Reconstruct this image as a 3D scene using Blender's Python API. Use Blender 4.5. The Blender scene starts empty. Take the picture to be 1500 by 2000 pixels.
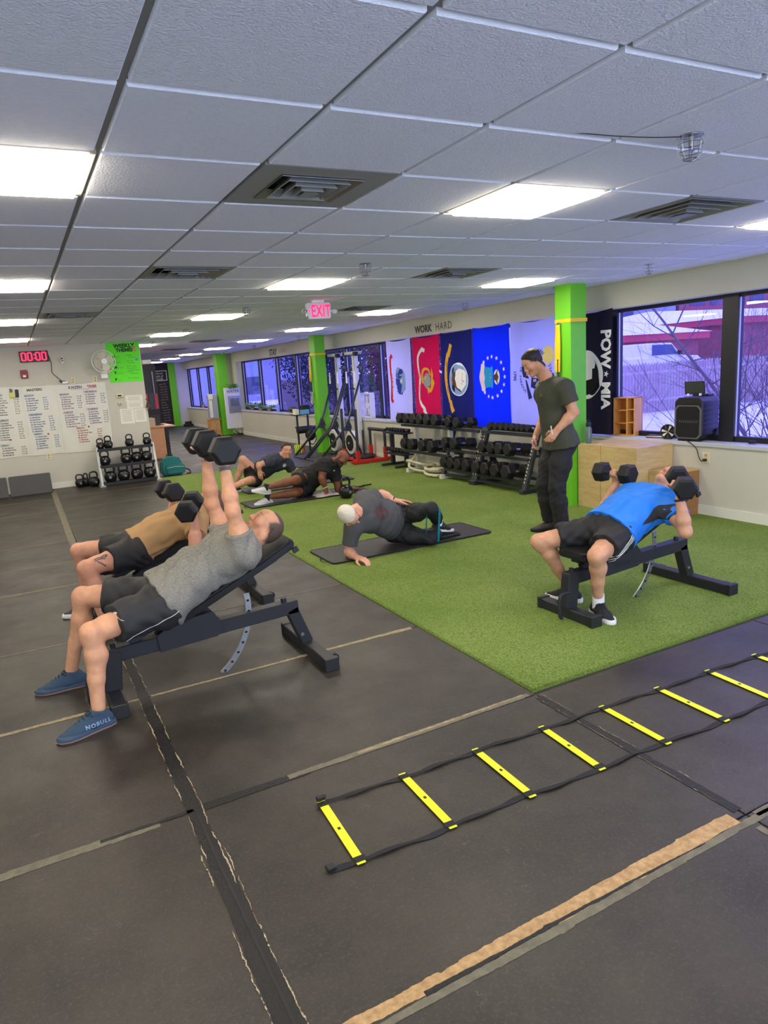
import bpy, bmesh, math, random
import numpy as np
from mathutils import Vector, Matrix, Euler
from mathutils.bvhtree import BVHTree
SC = bpy.context.scene
COL = SC.collection
random.seed(7)
pi = math.pi

# ---------------------------------------------------------------- camera, world, exposure
EYE = 1.771                      # camera height above the floor
CEIL = 2.577                     # ceiling height
def set_camera():
    yaw, pitch, roll, f = .4627, -.2015, -.0674, 1344.92
    a = Vector((math.sin(yaw)*math.cos(pitch), math.cos(yaw)*math.cos(pitch), math.sin(pitch)))
    r = Vector((math.cos(yaw), -math.sin(yaw), 0)); u = r.cross(a)
    r2 = r*math.cos(roll)+u*math.sin(roll); u2 = -r*math.sin(roll)+u*math.cos(roll)
    cam = bpy.data.cameras.new('camera'); o = bpy.data.objects.new('camera', cam); COL.objects.link(o)
    m = Matrix((r2, u2, -a)).transposed().to_4x4(); m.translation = (0, 0, EYE)
    o.matrix_world = m
    cam.sensor_fit = 'VERTICAL'; cam.sensor_height = 32; cam.lens = f/2000*32
    cam.shift_x = (750-722.41)/2000; cam.shift_y = -(1000-996.88)/2000
    cam.clip_start = .02; cam.clip_end = 300
    SC.camera = o
set_camera()
W = bpy.data.worlds.new('world'); SC.world = W; W.use_nodes = True
_b = W.node_tree.nodes['Background']; _b.inputs[0].default_value = (.80, .86, 1.0, 1); _b.inputs[1].default_value = 5.2
SC.view_settings.view_transform = 'Standard'; SC.view_settings.look = 'None'
SC.view_settings.exposure = 0.0; SC.view_settings.gamma = 1; SC.view_settings.use_curve_mapping = False
PANEL_L = 29.0                   # radiance of the ceiling light panels
try:
    SC.cycles.max_bounces = 8; SC.cycles.diffuse_bounces = 6; SC.cycles.transparent_max_bounces = 12
    SC.cycles.sample_clamp_indirect = 6
except Exception: pass

# ---------------------------------------------------------------- materials
def lin(c):
    if isinstance(c, str): c = [int(c[i:i+2], 16) for i in (0, 2, 4)]
    o = []
    for v in c[:3]:
        v = v/255; o.append(v/12.92 if v <= .04045 else ((v+.055)/1.055)**2.4)
    return (*o, 1)
MATS = {}
def M(name, col=(128,128,128), rough=.6, metal=0, var=0, vscale=8, bump=0, bscale=60, emit=0, spec=.5, col2=None, stretch=None, coat=0, sheen=0):
    if name in MATS: return MATS[name]
    m = bpy.data.materials.new(name); m.use_nodes = True; nt = m.node_tree; p = nt.nodes['Principled BSDF']
    c = lin(col); m.diffuse_color = c
    p.inputs['Base Color'].default_value = c; p.inputs['Roughness'].default_value = rough
    p.inputs['Metallic'].default_value = metal; p.inputs['Specular IOR Level'].default_value = spec
    if coat: p.inputs['Coat Weight'].default_value = coat
    if sheen: p.inputs['Sheen Weight'].default_value = sheen
    if emit:
        p.inputs['Emission Color'].default_value = c; p.inputs['Emission Strength'].default_value = emit
    if var or bump:
        tc = nt.nodes.new('ShaderNodeTexCoord'); mp = nt.nodes.new('ShaderNodeMapping')
        nt.links.new(tc.outputs['Object'], mp.inputs[0])
        if stretch: mp.inputs['Scale'].default_value = stretch
    if var:
        n = nt.nodes.new('ShaderNodeTexNoise'); n.inputs['Scale'].default_value = vscale; n.inputs['Detail'].default_value = 5
        n.inputs['Roughness'].default_value = .65
        nt.links.new(mp.outputs[0], n.inputs[0])
        mx = nt.nodes.new('ShaderNodeMix'); mx.data_type = 'RGBA'
        if col2 is not None: ca, cb = c, lin(col2)
        else:
            ca = tuple(min(1, v*(1+var)) for v in c[:3])+(1,); cb = tuple(v*(1-var) for v in c[:3])+(1,)
        mx.inputs[6].default_value = ca; mx.inputs[7].default_value = cb
        rmp = nt.nodes.new('ShaderNodeMapRange'); rmp.inputs[1].default_value = .3; rmp.inputs[2].default_value = .7
        nt.links.new(n.outputs[0], rmp.inputs[0]); nt.links.new(rmp.outputs[0], mx.inputs[0])
        nt.links.new(mx.outputs[2], p.inputs['Base Color'])
    if bump:
        n2 = nt.nodes.new('ShaderNodeTexNoise'); n2.inputs['Scale'].default_value = bscale; n2.inputs['Detail'].default_value = 3
        nt.links.new(mp.outputs[0], n2.inputs[0])
        b = nt.nodes.new('ShaderNodeBump'); b.inputs['Strength'].default_value = bump; b.inputs['Distance'].default_value = .01
        nt.links.new(n2.outputs[0], b.inputs['Height']); nt.links.new(b.outputs[0], p.inputs['Normal'])
    MATS[name] = m; return m

# ---------------------------------------------------------------- mesh builder
def frame(d, up=(0,0,1)):
    d = Vector(d).normalized(); up = Vector(up)
    if abs(d.dot(up)) > .98: up = Vector((1,0,0)) if abs(d.x) < .9 else Vector((0,1,0))
    s = d.cross(up).normalized(); return s, s.cross(d).normalized(), d
class G:
    def __init__(s): s.v = []; s.f = []; s.m = []; s.mi = 0
    def add(s, vs, fs):
        k = len(s.v); s.v += [tuple(v) for v in vs]; s.f += [tuple(i+k for i in f) for f in fs]; s.m += [s.mi]*len(fs); return s
    def box(s, lo, hi):
        x0,y0,z0 = lo; x1,y1,z1 = hi
        return s.add([(x0,y0,z0),(x1,y0,z0),(x1,y1,z0),(x0,y1,z0),(x0,y0,z1),(x1,y0,z1),(x1,y1,z1),(x0,y1,z1)],
                     [(0,3,2,1),(4,5,6,7),(0,1,5,4),(1,2,6,5),(2,3,7,6),(3,0,4,7)])
    def cbox(s, c, d, rot=None):
        g = G().box([-d[0]/2,-d[1]/2,-d[2]/2],[d[0]/2,d[1]/2,d[2]/2]); mt = Matrix.Translation(c)
        if rot is not None: mt = mt @ Euler(rot).to_matrix().to_4x4()
        return s.add([mt @ Vector(v) for v in g.v], g.f)
    def bar(s, a, b, w, h, up=(0,0,1), w2=None, h2=None):      # rectangular tube a->b
        a, b = Vector(a), Vector(b); S,U,D = frame(b-a, up); w2 = w2 or w; h2 = h2 or h
        vs = [a+S*w/2*i+U*h/2*j for i,j in ((-1,-1),(1,-1),(1,1),(-1,1))]+[b+S*w2/2*i+U*h2/2*j for i,j in ((-1,-1),(1,-1),(1,1),(-1,1))]
        return s.add(vs, [(3,2,1,0),(4,5,6,7),(0,1,5,4),(1,2,6,5),(2,3,7,6),(3,0,4,7)])
    def cyl(s, a, b, r, r2=None, n=12, cap=True):
        a, b = Vector(a), Vector(b); r2 = r if r2 is None else r2; S,U,D = frame(b-a)
        vs = [a+(S*math.cos(t)+U*math.sin(t))*r for t in [2*pi*i/n for i in range(n)]]+[b+(S*math.cos(t)+U*math.sin(t))*r2 for t in [2*pi*i/n for i in range(n)]]
        fs = [(i,i+n,(i+1)%n+n,(i+1)%n) for i in range(n)]
        if cap: fs += [tuple(range(n)), tuple(range(2*n-1,n-1,-1))]
        return s.add(vs, fs)
    def tube(s, pts, r, n=8, closed=False, rs=None, flat=1.0, up=(0,0,1)):
        P = [Vector(p) for p in pts]; k = len(P); vs = []; pu = None
        for i,p in enumerate(P):
            if closed: d = P[(i+1)%k]-P[i-1]
            else: d = P[min(i+1,k-1)]-P[max(i-1,0)]
            d.normalize()
            if pu is None: S,U,_ = frame(d, up)
            else:
                S = d.cross(pu).normalized(); U = S.cross(d).normalized()
            pu = U; rr = rs[i] if rs else r
            vs += [p+(S*math.cos(t)+U*math.sin(t)*flat)*rr for t in [2*pi*j/n for j in range(n)]]
        fs = []
        for i in range(k if closed else k-1):
            a = i*n; b = ((i+1)%k)*n
            fs += [(a+j, b+j, b+(j+1)%n, a+(j+1)%n) for j in range(n)]
        if not closed: fs += [tuple(range(n)), tuple(range(k*n-1,(k-1)*n-1,-1))]
        return s.add(vs, fs)
    def lathe(s, prof, c=(0,0,0), axis=(0,0,1), n=20):   # prof: (r, h)
        c = Vector(c); S,U,D = frame(axis); vs = []
        for r,h in prof: vs += [c+D*h+(S*math.cos(t)+U*math.sin(t))*max(r,1e-5) for t in [2*pi*j/n for j in range(n)]]
        fs = []
        for i in range(len(prof)-1):
            a, b = i*n, (i+1)*n; fs += [(a+j, b+j, b+(j+1)%n, a+(j+1)%n) for j in range(n)]
        fs += [tuple(range(n)), tuple(range(len(prof)*n-1,(len(prof)-1)*n-1,-1))]
        return s.add(vs, fs)
    def ball(s, c, r, n=12, m=8):
        c = Vector(c); r = Vector((r,r,r)) if not hasattr(r,'__len__') else Vector(r); vs = []
        for i in range(1,m):
            t = pi*i/m; vs += [c+Vector((r.x*math.sin(t)*math.cos(2*pi*j/n), r.y*math.sin(t)*math.sin(2*pi*j/n), r.z*math.cos(t))) for j in range(n)]
        vs += [c+Vector((0,0,r.z)), c-Vector((0,0,r.z))]; T, B = len(vs)-2, len(vs)-1; fs = []
        for i in range(m-2): fs += [(i*n+j, (i+1)*n+j, (i+1)*n+(j+1)%n, i*n+(j+1)%n) for j in range(n)]
        fs += [(T,j,(j+1)%n) for j in range(n)]+[(B,(m-2)*n+(j+1)%n,(m-2)*n+j) for j in range(n)]
        return s.add(vs, fs)
    def prism(s, poly, h0, h1, o=(0,0,0), ux=(1,0,0), uy=(0,1,0)):
        o, ux, uy = Vector(o), Vector(ux), Vector(uy); nz = ux.cross(uy).normalized(); n = len(poly)
        vs = [o+ux*x+uy*y+nz*h0 for x,y in poly]+[o+ux*x+uy*y+nz*h1 for x,y in poly]
        return s.add(vs, [tuple(range(n-1,-1,-1)), tuple(range(n,2*n))]+[(i,(i+1)%n,(i+1)%n+n,i+n) for i in range(n)])
    def disc(s, c, nrm, r, n=20, h=.002):
        c = Vector(c); d = Vector(nrm).normalized(); return s.cyl(c, c+d*h, r, n=n)
    def merge(s, g, mt=None):
        mt = mt or Matrix(); return s.add([mt @ Vector(v) for v in g.v], g.f)
ROOTLOC = {}
def build(name, g, mat, parent=None, smooth=False, bevel=0, shift=True, seg=1):
    me = bpy.data.meshes.new(name)
    vs = g.v
    if parent is not None and shift and parent.name in ROOTLOC:
        L = ROOTLOC[parent.name]; vs = [(v[0]-L[0], v[1]-L[1], v[2]-L[2]) for v in vs]
    me.from_pydata([tuple(v) for v in vs], [], g.f)
    mats = mat if isinstance(mat, (list, tuple)) else [mat]
    for m in mats: me.materials.append(m)
    if len(mats) > 1: me.polygons.foreach_set('material_index', g.m)
    o = bpy.data.objects.new(name, me); COL.objects.link(o)
    bm = bmesh.new(); bm.from_mesh(me); bmesh.ops.recalc_face_normals(bm, faces=bm.faces)
    if bevel:
        eds = [e for e in bm.edges if len(e.link_faces) == 2 and e.calc_face_angle(0) > .6]
        bmesh.ops.bevel(bm, geom=eds, offset=bevel, segments=seg, affect='EDGES', clamp_overlap=True)
    bm.to_mesh(me); bm.free()
    if smooth:
        me.polygons.foreach_set('use_smooth', [True]*len(me.polygons))
        if smooth != 'all':
            me.set_sharp_from_angle(angle=.7)
    if parent is not None: o.parent = parent
    return o
def tag(o, label=None, cat=None, group=None, kind=None):
    if label: o['label'] = label
    if cat: o['category'] = cat
    if group: o['group'] = group
    if kind: o['kind'] = kind
    return o
def thing(name, label, cat, loc=(0,0,0), rz=0, group=None, world=True):
    o = bpy.data.objects.new(name, None); COL.objects.link(o); o.location = loc; o.rotation_euler = (0,0,rz)
    o.empty_display_size = .1
    tag(o, label, cat, group)
    if world: ROOTLOC[o.name] = tuple(loc)
    return o
def solo(name, g, mat, label, cat, group=None, kind=None, **k):
    return tag(build(name, g, mat, **k), label, cat, group, kind)
def struct(name, g, mat, parent=None, **k):
    o = build(name, g, mat, parent, **k)
    if parent is None: o['kind'] = 'structure'
    return o
def children(o): return [c for c in bpy.data.objects if c.parent == o]
CH = {}
def dup(root, loc, rz=None, label=None, group=None, rot=None, scale=None, kids=None):
    r = root.copy(); COL.objects.link(r); r.location = loc
    if rz is not None: r.rotation_euler = (0,0,rz)
    if rot is not None: r.rotation_euler = rot
    if scale is not None: r.scale = (scale,)*3
    if label: r['label'] = label
    if group: r['group'] = group
    if kids is None:
        if root.name not in CH: CH[root.name] = [(c, children(c)) for c in children(root)]
        kids = CH[root.name]
    for ch, gs in kids:
        c = ch.copy(); COL.objects.link(c); c.parent = r
        for g in gs:
            d = g.copy(); COL.objects.link(d); d.parent = c
    return r
def bez(p, n=12):                 # Catmull-Rom through points
    P = [Vector(q) for q in p]; out = []
    for i in range(len(P)-1):
        a = P[max(i-1,0)]; b = P[i]; c = P[i+1]; d = P[min(i+2,len(P)-1)]
        for k in range(n):
            t = k/n; out.append(.5*((2*b)+(-a+c)*t+(2*a-5*b+4*c-d)*t*t+(-a+3*b-3*c+d)*t**3))
    out.append(P[-1]); return out
def text_g(body, size, o, ux, uy, bold=0, align='LEFT', depth=.001, sx=1.0, space=1.0):
    cu = bpy.data.curves.new('txt', 'FONT'); cu.body = body; cu.size = size; cu.offset = bold; cu.align_x = align
    cu.resolution_u = 2; cu.space_character = space
    ob = bpy.data.objects.new('txt', cu); COL.objects.link(ob)
    me = ob.to_mesh(); ux, uy, o = Vector(ux).normalized(), Vector(uy).normalized(), Vector(o); nz = ux.cross(uy)
    g = G(); g.add([o+ux*v.co.x*sx+uy*v.co.y+nz*depth for v in me.vertices], [tuple(p.vertices) for p in me.polygons])
    ob.to_mesh_clear(); bpy.data.objects.remove(ob); bpy.data.curves.remove(cu)
    return g
# ================================================================= materials
m_tile = M('tile_face', (242,242,244), .9, bump=.4, bscale=130, var=.03, vscale=40, spec=.2)
m_tedge = M('tile_edge', (250,250,250), .8)  # edges whiter than the face: the light they catch, put into the colour
m_tee = M('tee_paint', (150,150,142), .6)
m_wall = M('wall_paint', (199,196,180), .75, var=.03, vscale=1.5, bump=.05, bscale=150)
m_base = M('baseboard_vinyl', (222,220,206), .5)
m_white = M('white_plastic', (232,232,228), .4)
m_black = M('black_rubber', (27,27,28), .5, bump=.1, bscale=200)
m_gloss = M('black_gloss', (16,16,18), .22, bump=.06, bscale=60)
m_steelb = M('black_powder_steel', (40,43,50), .42, bump=.05, bscale=300)
m_chrome = M('chrome', (200,200,202), .22, metal=1)
m_zinc = M('zinc_steel', (170,172,174), .38, metal=1, var=.15, vscale=30)
m_frame = M('window_frame_black', (22,22,30), .45)
m_sill = M('sill_paint', (190,192,196), .5)
m_green = M('column_green', (104,192,30), .55, var=.04, vscale=3)
m_galv = M('duct_grey', (150,148,138), .5)
m_dark = M('dark_void', (20,20,20), .9)
m_ply = M('plywood', (208,182,130), .5, var=.12, vscale=5, stretch=(1,1,5), col2=(188,156,100), bump=.05, bscale=30)
m_plye = M('plywood_edge', (150,105,60), .6, var=.3, vscale=12, stretch=(.3,.3,14))
m_pine = M('pine', (222,165,88), .5, var=.12, vscale=6, stretch=(5,5,.6), col2=(205,140,66))
m_red = M('red_paint', (196,40,30), .4)
m_yel = M('hi_vis_yellow', (228,232,20), .45)
m_web = M('black_webbing', (24,24,26), .75, bump=.3, bscale=400)
m_yelweb = M('yellow_webbing', (232,190,10), .6)
m_paper = M('paper', (232,230,215), .7)

def floor_mat_material(name, base, base2, rough0, rough1):
    m = M(name, base, .5); nt = m.node_tree; p = nt.nodes['Principled BSDF']; L = nt.links
    tc = nt.nodes.new('ShaderNodeTexCoord'); geo = nt.nodes.new('ShaderNodeNewGeometry')
    def noise(sc, det, ro=.6):
        n = nt.nodes.new('ShaderNodeTexNoise'); n.inputs['Scale'].default_value = sc; n.inputs['Detail'].default_value = det
        n.inputs['Roughness'].default_value = ro; L.new(geo.outputs['Position'], n.inputs[0]); return n
    def rng(src, a, b, lo=0, hi=1):
        r = nt.nodes.new('ShaderNodeMapRange'); L.new(src, r.inputs[0])
        for i,v in enumerate((a,b,lo,hi)): r.inputs[i+1].default_value = v
        return r.outputs[0]
    def mix(f, a, b):
        x = nt.nodes.new('ShaderNodeMix'); x.data_type = 'RGBA'; L.new(f, x.inputs[0])
        for i,v in ((6,a),(7,b)):
            if isinstance(v, tuple): x.inputs[i].default_value = v
            else: L.new(v, x.inputs[i])
        return x.outputs[2]
    c = mix(rng(noise(1.4,7,.75).outputs[0], .38,.62), lin([v*.86 for v in base]), lin([v*1.06 for v in base2]))
    dust = rng(noise(5.5,9,.75).outputs[0], .60,.80)
    c = mix(dust, c, lin([min(255,v*1.75) for v in base]))
    fine = rng(noise(260,2).outputs[0], .3,.8); 
    c2 = mix(fine, c, lin([v*.8 for v in base])); c = mix(rng(noise(30,3).outputs[0],.2,.9), c, c2); c = mix(rng(noise(75,4,.8).outputs[0],.52,.70), c, lin([v*1.7 for v in base])); c = mix(rng(noise(14,6,.8).outputs[0],.56,.36), lin([v*.80 for v in base]), c) if False else c
    # short pale scratches
    vo = nt.nodes.new('ShaderNodeTexVoronoi'); vo.feature = 'DISTANCE_TO_EDGE'; vo.inputs['Scale'].default_value = 2.2
    dn = noise(3,4); ad = nt.nodes.new('ShaderNodeVectorMath'); ad.operation = 'ADD'
    L.new(geo.outputs['Position'], ad.inputs[0]); L.new(dn.outputs['Color'], ad.inputs[1]); L.new(ad.outputs[0], vo.inputs['Vector'])
    scr = rng(vo.outputs[0], .006, .0, 0, 1); gate = rng(noise(7,2).outputs[0], .60,.70)
    mu = nt.nodes.new('ShaderNodeMath'); mu.operation = 'MULTIPLY'; L.new(scr, mu.inputs[0]); L.new(gate, mu.inputs[1])
    mu2 = nt.nodes.new('ShaderNodeMath'); mu2.operation = 'MULTIPLY'; L.new(mu.outputs[0], mu2.inputs[0]); mu2.inputs[1].default_value = .4
    c = mix(mu2.outputs[0], c, lin((140,135,120)))
    L.new(c, p.inputs['Base Color'])
    L.new(rng(noise(2.3,6).outputs[0], .3,.7, rough0, rough1), p.inputs['Roughness'])
    b = nt.nodes.new('ShaderNodeBump'); b.inputs['Strength'].default_value = .25; b.inputs['Distance'].default_value = .004
    L.new(noise(320,2).outputs[0], b.inputs['Height'])
    b2 = nt.nodes.new('ShaderNodeBump'); b2.inputs['Strength'].default_value = .12; b2.inputs['Distance'].default_value = .03
    L.new(noise(3.0,2).outputs[0], b2.inputs['Height']); L.new(b2.outputs[0], b.inputs['Normal'])
    L.new(b.outputs[0], p.inputs['Normal']); p.inputs['Specular IOR Level'].default_value = .5
    return m
m_mat = floor_mat_material('rubber_flooring', (42,38,31), (54,49,40), .38, .56)
m_exmat = M('exercise_mat_vinyl', (44,42,40), .55, var=.25, vscale=9, bump=.2, bscale=50)
m_tapeT = M('tan_worn_tape', (198,164,112), .6, var=.25, vscale=34, col2=(150,114,70), bump=.5, bscale=90)
m_tapeG = M('dusty_tape', (120,114,92), .6, var=.3, vscale=14, col2=(84,79,64), bump=.2, bscale=90)
m_tapeP = M('pale_worn_tape',(168,152,114),.6,var=.3,vscale=30,col2=(110,98,72),bump=.4,bscale=90)
m_tapeB = M('torn_black_tape', (15,14,12), .6, var=.3, vscale=20, bump=.5, bscale=60)
m_lint = M('torn_tape_fibre', (178,160,128), .8, var=.3, vscale=60)

def turf_material():
    m = M('turf_grass', (92,118,48), .85, spec=.2); nt = m.node_tree; p = nt.nodes['Principled BSDF']; L = nt.links
    geo = nt.nodes.new('ShaderNodeNewGeometry')
    mp = nt.nodes.new('ShaderNodeMapping'); L.new(geo.outputs['Position'], mp.inputs[0])
    def ns(sc, d, stretch=False):
        n = nt.nodes.new('ShaderNodeTexNoise'); n.inputs['Scale'].default_value = sc; n.inputs['Detail'].default_value = d
        L.new(mp.outputs[0], n.inputs[0]); return n.outputs[0]
    def mx(fac, a, b, lo, hi):
        r = nt.nodes.new('ShaderNodeMapRange'); r.inputs[1].default_value = lo; r.inputs[2].default_value = hi; L.new(fac, r.inputs[0])
        x = nt.nodes.new('ShaderNodeMix'); x.data_type = 'RGBA'; L.new(r.outputs[0], x.inputs[0])
        for i,v in ((6,a),(7,b)):
            if isinstance(v, tuple): x.inputs[i].default_value = v
            else: L.new(v, x.inputs[i])
        return x.outputs[2]
    a = mx(ns(1.3,4), lin((120,146,62)), lin((138,160,78)), .35, .65)
    b = mx(ns(150,4), lin((78,98,34)), a, .34, .55)
    c = mx(ns(110,4), b, lin((160,178,98)), .58, .74)
    L.new(c, p.inputs['Base Color'])
    bp = nt.nodes.new('ShaderNodeBump'); bp.inputs['Strength'].default_value = .9; bp.inputs['Distance'].default_value = .012
    L.new(ns(210,3), bp.inputs['Height']); L.new(bp.outputs[0], p.inputs['Normal'])
    return m
m_turf = turf_material()

# ================================================================= ceiling
T = .61; X0, Y0 = .395, 2.113
GX = [X0+T*i for i in range(-8, 10)]
ceil = struct('ceiling', G().box((-4.6,-2.6,CEIL+.05),(6.6,31,CEIL+.12)), m_dark)
tm = G()
def tile_mesh(mid=True):
    g = G(); h = T/2-.013; e = T/2-.004; zt = .014
    # flange (up in the grid) then the dropped face
    g.mi = 1; g.add([(-h,-h,0),(h,-h,0),(h,h,0),(-h,h,0),(-h,-h,zt),(h,-h,zt),(h,h,zt),(-h,h,zt)], [(0,1,5,4),(1,2,6,5),(2,3,7,6),(3,0,4,7)])
    g.add([(-e,-e,zt),(e,-e,zt),(e,e,zt),(-e,e,zt),(-e,-e,zt+.008),(e,-e,zt+.008),(e,e,zt+.008),(-e,e,zt+.008)], [(4,5,6,7),(0,1,5,4),(1,2,6,5),(2,3,7,6),(3,0,4,7),(3,2,1,0)])
    g.mi = 0; b = .004
    g.add([(-h+b,-h+b,-b),(h-b,-h+b,-b),(h-b,h-b,-b),(-h+b,h-b,-b),(-h,-h,0),(h,-h,0),(h,h,0),(-h,h,0)], [(3,2,1,0),(0,1,5,4),(1,2,6,5),(2,3,7,6),(3,0,4,7)])
    return g
PITCH = 5*T
lights, vents = [], []
LI = {-1, 3, 7, -5}
def is_light(i, j): return i in LI and (j-1) % 5 == 0
VENT = {(1,1),(1,5),(0,10),(5,5),(5,1),(6,10),(5,20),(2,21),(5,25),(2,26)}
first_tile = None; n_t = 0; far = G()
cells = []
for i in range(-8, 10):
    for j in range(-7, 48):
        if is_light(i,j) or (i,j) in VENT: continue
        x, y = X0+T*i+T/2, Y0+T*j+T/2
        if y > 30.5: continue
        if y > 13.9 and x < -.6: continue
        cells.append((i,j,x,y))
def in_view(x, y):
    c = SC.camera; d = c.matrix_world.inverted() @ Vector((x,y,CEIL))
    if d.z > -.3: return False
    u = d.x/-d.z; v = d.y/-d.z
    return abs(u) < .72 and v < .86
vis = [c for c in cells if in_view(c[2], c[3]) and c[3] < 14]
vis.sort(key=lambda c: math.hypot(c[2], c[3])); vs_ = set((c[0],c[1]) for c in vis[:285])
ft = None
for i,j,x,y in cells:
    if (i,j) in vs_:
        if ft is None:
            ft = build('ceiling_tile', tile_mesh(), [m_tile, m_tedge], ceil, shift=False); o = ft
        else: o = ft.copy(); COL.objects.link(o)
        o.location = (x, y, CEIL+random.uniform(-.0008,.0008)); 
        if x+T/2 > 6.45: o.scale = ((6.45-x+T/2-.02)/T, 1, 1); o.location.x = (x-T/2+6.45)/2
    else:
        if x+T/2 > 6.45: continue
        far.mi = 0; k = len(far.v); tg = tile_mesh(); far.v += [(a+x,b+y,c+CEIL) for a,b,c in tg.v]; far.f += [tuple(q+k for q in f) for f in tg.f]; far.m += tg.m
for j in range(-7, 48):     # cut tiles along the window wall beyond the single ones
    x = X0+T*9
    if (9,j) not in vs_ and Y0+T*j < 30: 
        k = len(far.v); tg = tile_mesh(); sx = (6.45-x-.01)/T
        far.v += [((a*sx)+(x+6.45)/2, b+Y0+T*j+T/2, c+CEIL) for a,b,c in tg.v]; far.f += [tuple(q+k for q in f) for f in tg.f]; far.m += tg.m
fo = build('ceiling_tiles', far, [m_tile, m_tedge], ceil, shift=False); fo['kind'] = 'stuff'
mt_ = build('grid_tee', G().box((-.012,-2.6,CEIL+.012),(.012,31,CEIL+.04)), m_tee, ceil, shift=False); mt_.location.x = X0
for i in range(-8, 11):
    if i: o = mt_.copy(); COL.objects.link(o); o.location.x = X0+T*i
ct_ = build('cross_tee', G().box((-4.6,-.012,CEIL+.013),(6.45,.012,CEIL+.04)), m_tee, ceil, shift=False); ct_.location.y = Y0
for j in range(-7, 48):
    if j: o = ct_.copy(); COL.objects.link(o); o.location.y = Y0+T*j
# light panels
m_panel = M('panel_diffuser', (255,244,226), .5, emit=PANEL_L)
m_pframe = M('panel_frame', (235,226,205), .5)
def make_panel():
    t = thing('ceiling_light', 'square', 'light', (0,0,0), world=False)
    h = T/2-.004; g = G()
    for s in (-1,1):
        g.box((-h, s*h-(.022 if s>0 else 0), -.004), (h, s*h+(.022 if s<0 else 0), .02)); g.box((s*h-(.022 if s>0 else 0), -h, -.004), (s*h+(.022 if s<0 else 0), h, .02))
    build('frame', g, m_pframe, t, shift=False)
    build('diffuser', G().box((-h+.03,-h+.03,-.024),(h-.03,h-.03,.014)), m_panel, t, shift=False, bevel=.006)
    return t
COLN = {-1:'left row by the whiteboard side', 3:'middle row', 7:'row nearest the windows', -5:'far left row'}
ORD = ['nearest','second','third','fourth','fifth','sixth','seventh','eighth','ninth','tenth']
P0 = make_panel(); firstp = True
for i in sorted(LI):
    for n in range(-1, 10):
        j = 1+5*n; x, y = X0+T*i+T/2, Y0+T*j+T/2
        if y > 30 or (y > 13.6 and i < 1): continue
        lab = f'square glowing ceiling light, {ORD[n] if n >= 0 else "overhead"} one in the {COLN[i]}'
        if firstp: o = P0; o.location = (x,y,CEIL); o['label'] = lab; o['group'] = 'square ceiling light panels'; firstp = False
        else: o = dup(P0, (x,y,CEIL), label=lab, group='square ceiling light panels')
# air vents
def make_vent(big=False):
    t = thing('ceiling_vent', 'v', 'air vent', (0,0,0), world=False)
    h = T/2-.004; g = G(); q = .19 if not big else .27
    g.box((-h,-h,-.002),(h,-q,.012)); g.box((-h,q,-.002),(h,h,.012)); g.box((-h,-q,-.002),(-q,q,.012)); g.box((q,-q,-.002),(h,q,.012))
    build('face_plate', g, m_galv, t, shift=False)
    build('duct_throat', G().box((-q,-q,.045),(q,q,.06)), m_dark, t, shift=False)
    for k, r in enumerate((q, q*.76, q*.52, q*.28)):
        g = G(); a, z0 = r, -.008-.006*k; b, z1 = r*.80, z0+.035
        for rot in range(4):
            mt = Matrix.Rotation(rot*pi/2, 4, 'Z'); c = [(-a,-a,z0),(a,-a,z0),(b,-b,z1),(-b,-b,z1)]; c2 = [(-a,-a,z0+.003),(a,-a,z0+.003),(b,-b,z1+.003),(-b,-b,z1+.003)]
            g.merge(G().add(c+c2, [(0,1,2,3),(7,6,5,4),(0,4,5,1),(1,5,6,2),(2,6,7,3),(3,7,4,0)]), mt)
        build('louvre', g, m_zinc if k == 0 and not big else m_galv, t, shift=False)
    build('centre_cone', G().add([(-q*.2,-q*.2,-.03),(q*.2,-q*.2,-.03),(q*.2,q*.2,-.03),(-q*.2,q*.2,-.03),(0,0,.01)], [(3,2,1,0),(0,1,4),(1,2,4),(2,3,4),(3,0,4)]), m_galv, t, shift=False)
    return t
V0 = make_vent(); V1 = make_vent(True)
vl = {(1,1):'grey square vent with small louvred centre, nearest above the middle of the room', (5,1):'large open louvred ceiling vent near the windows at upper right',
      (1,5):'grey ceiling vent, second behind the nearest one', (5,5):'grey ceiling vent above the flags side, before the green column',
      (0,10):'grey ceiling vent just in front of the whiteboard wall', (6,10):'grey ceiling vent level with the exit sign toward the windows'}
u0 = u1 = False
for (i,j) in sorted(VENT, key=lambda c: c[1]):
    x, y = X0+T*i+T/2, Y0+T*j+T/2
    lab = vl.get((i,j), f'small far grey ceiling vent in line {j} of tiles down the far hall')
    lab = vl.get((i,j), None) or {(2,21):'far grey ceiling vent above the desk hall',(5,20):'far grey ceiling vent beside the water station column',(5,25):'farthest ceiling vent on the window side',(2,26):'farthest ceiling vent before the chalkboard wall'}[(i,j)]
    if (i,j) == (1,1): src = V0; src.location = (x,y,CEIL); src['label'] = lab; src['group'] = 'ceiling air vents'
    elif (i,j) == (5,1): V1.location = (x,y,CEIL); V1['label'] = lab; V1['group'] = 'ceiling air vents'
    else: dup(V1, (x,y,CEIL), label=lab, group='ceiling air vents')
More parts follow.
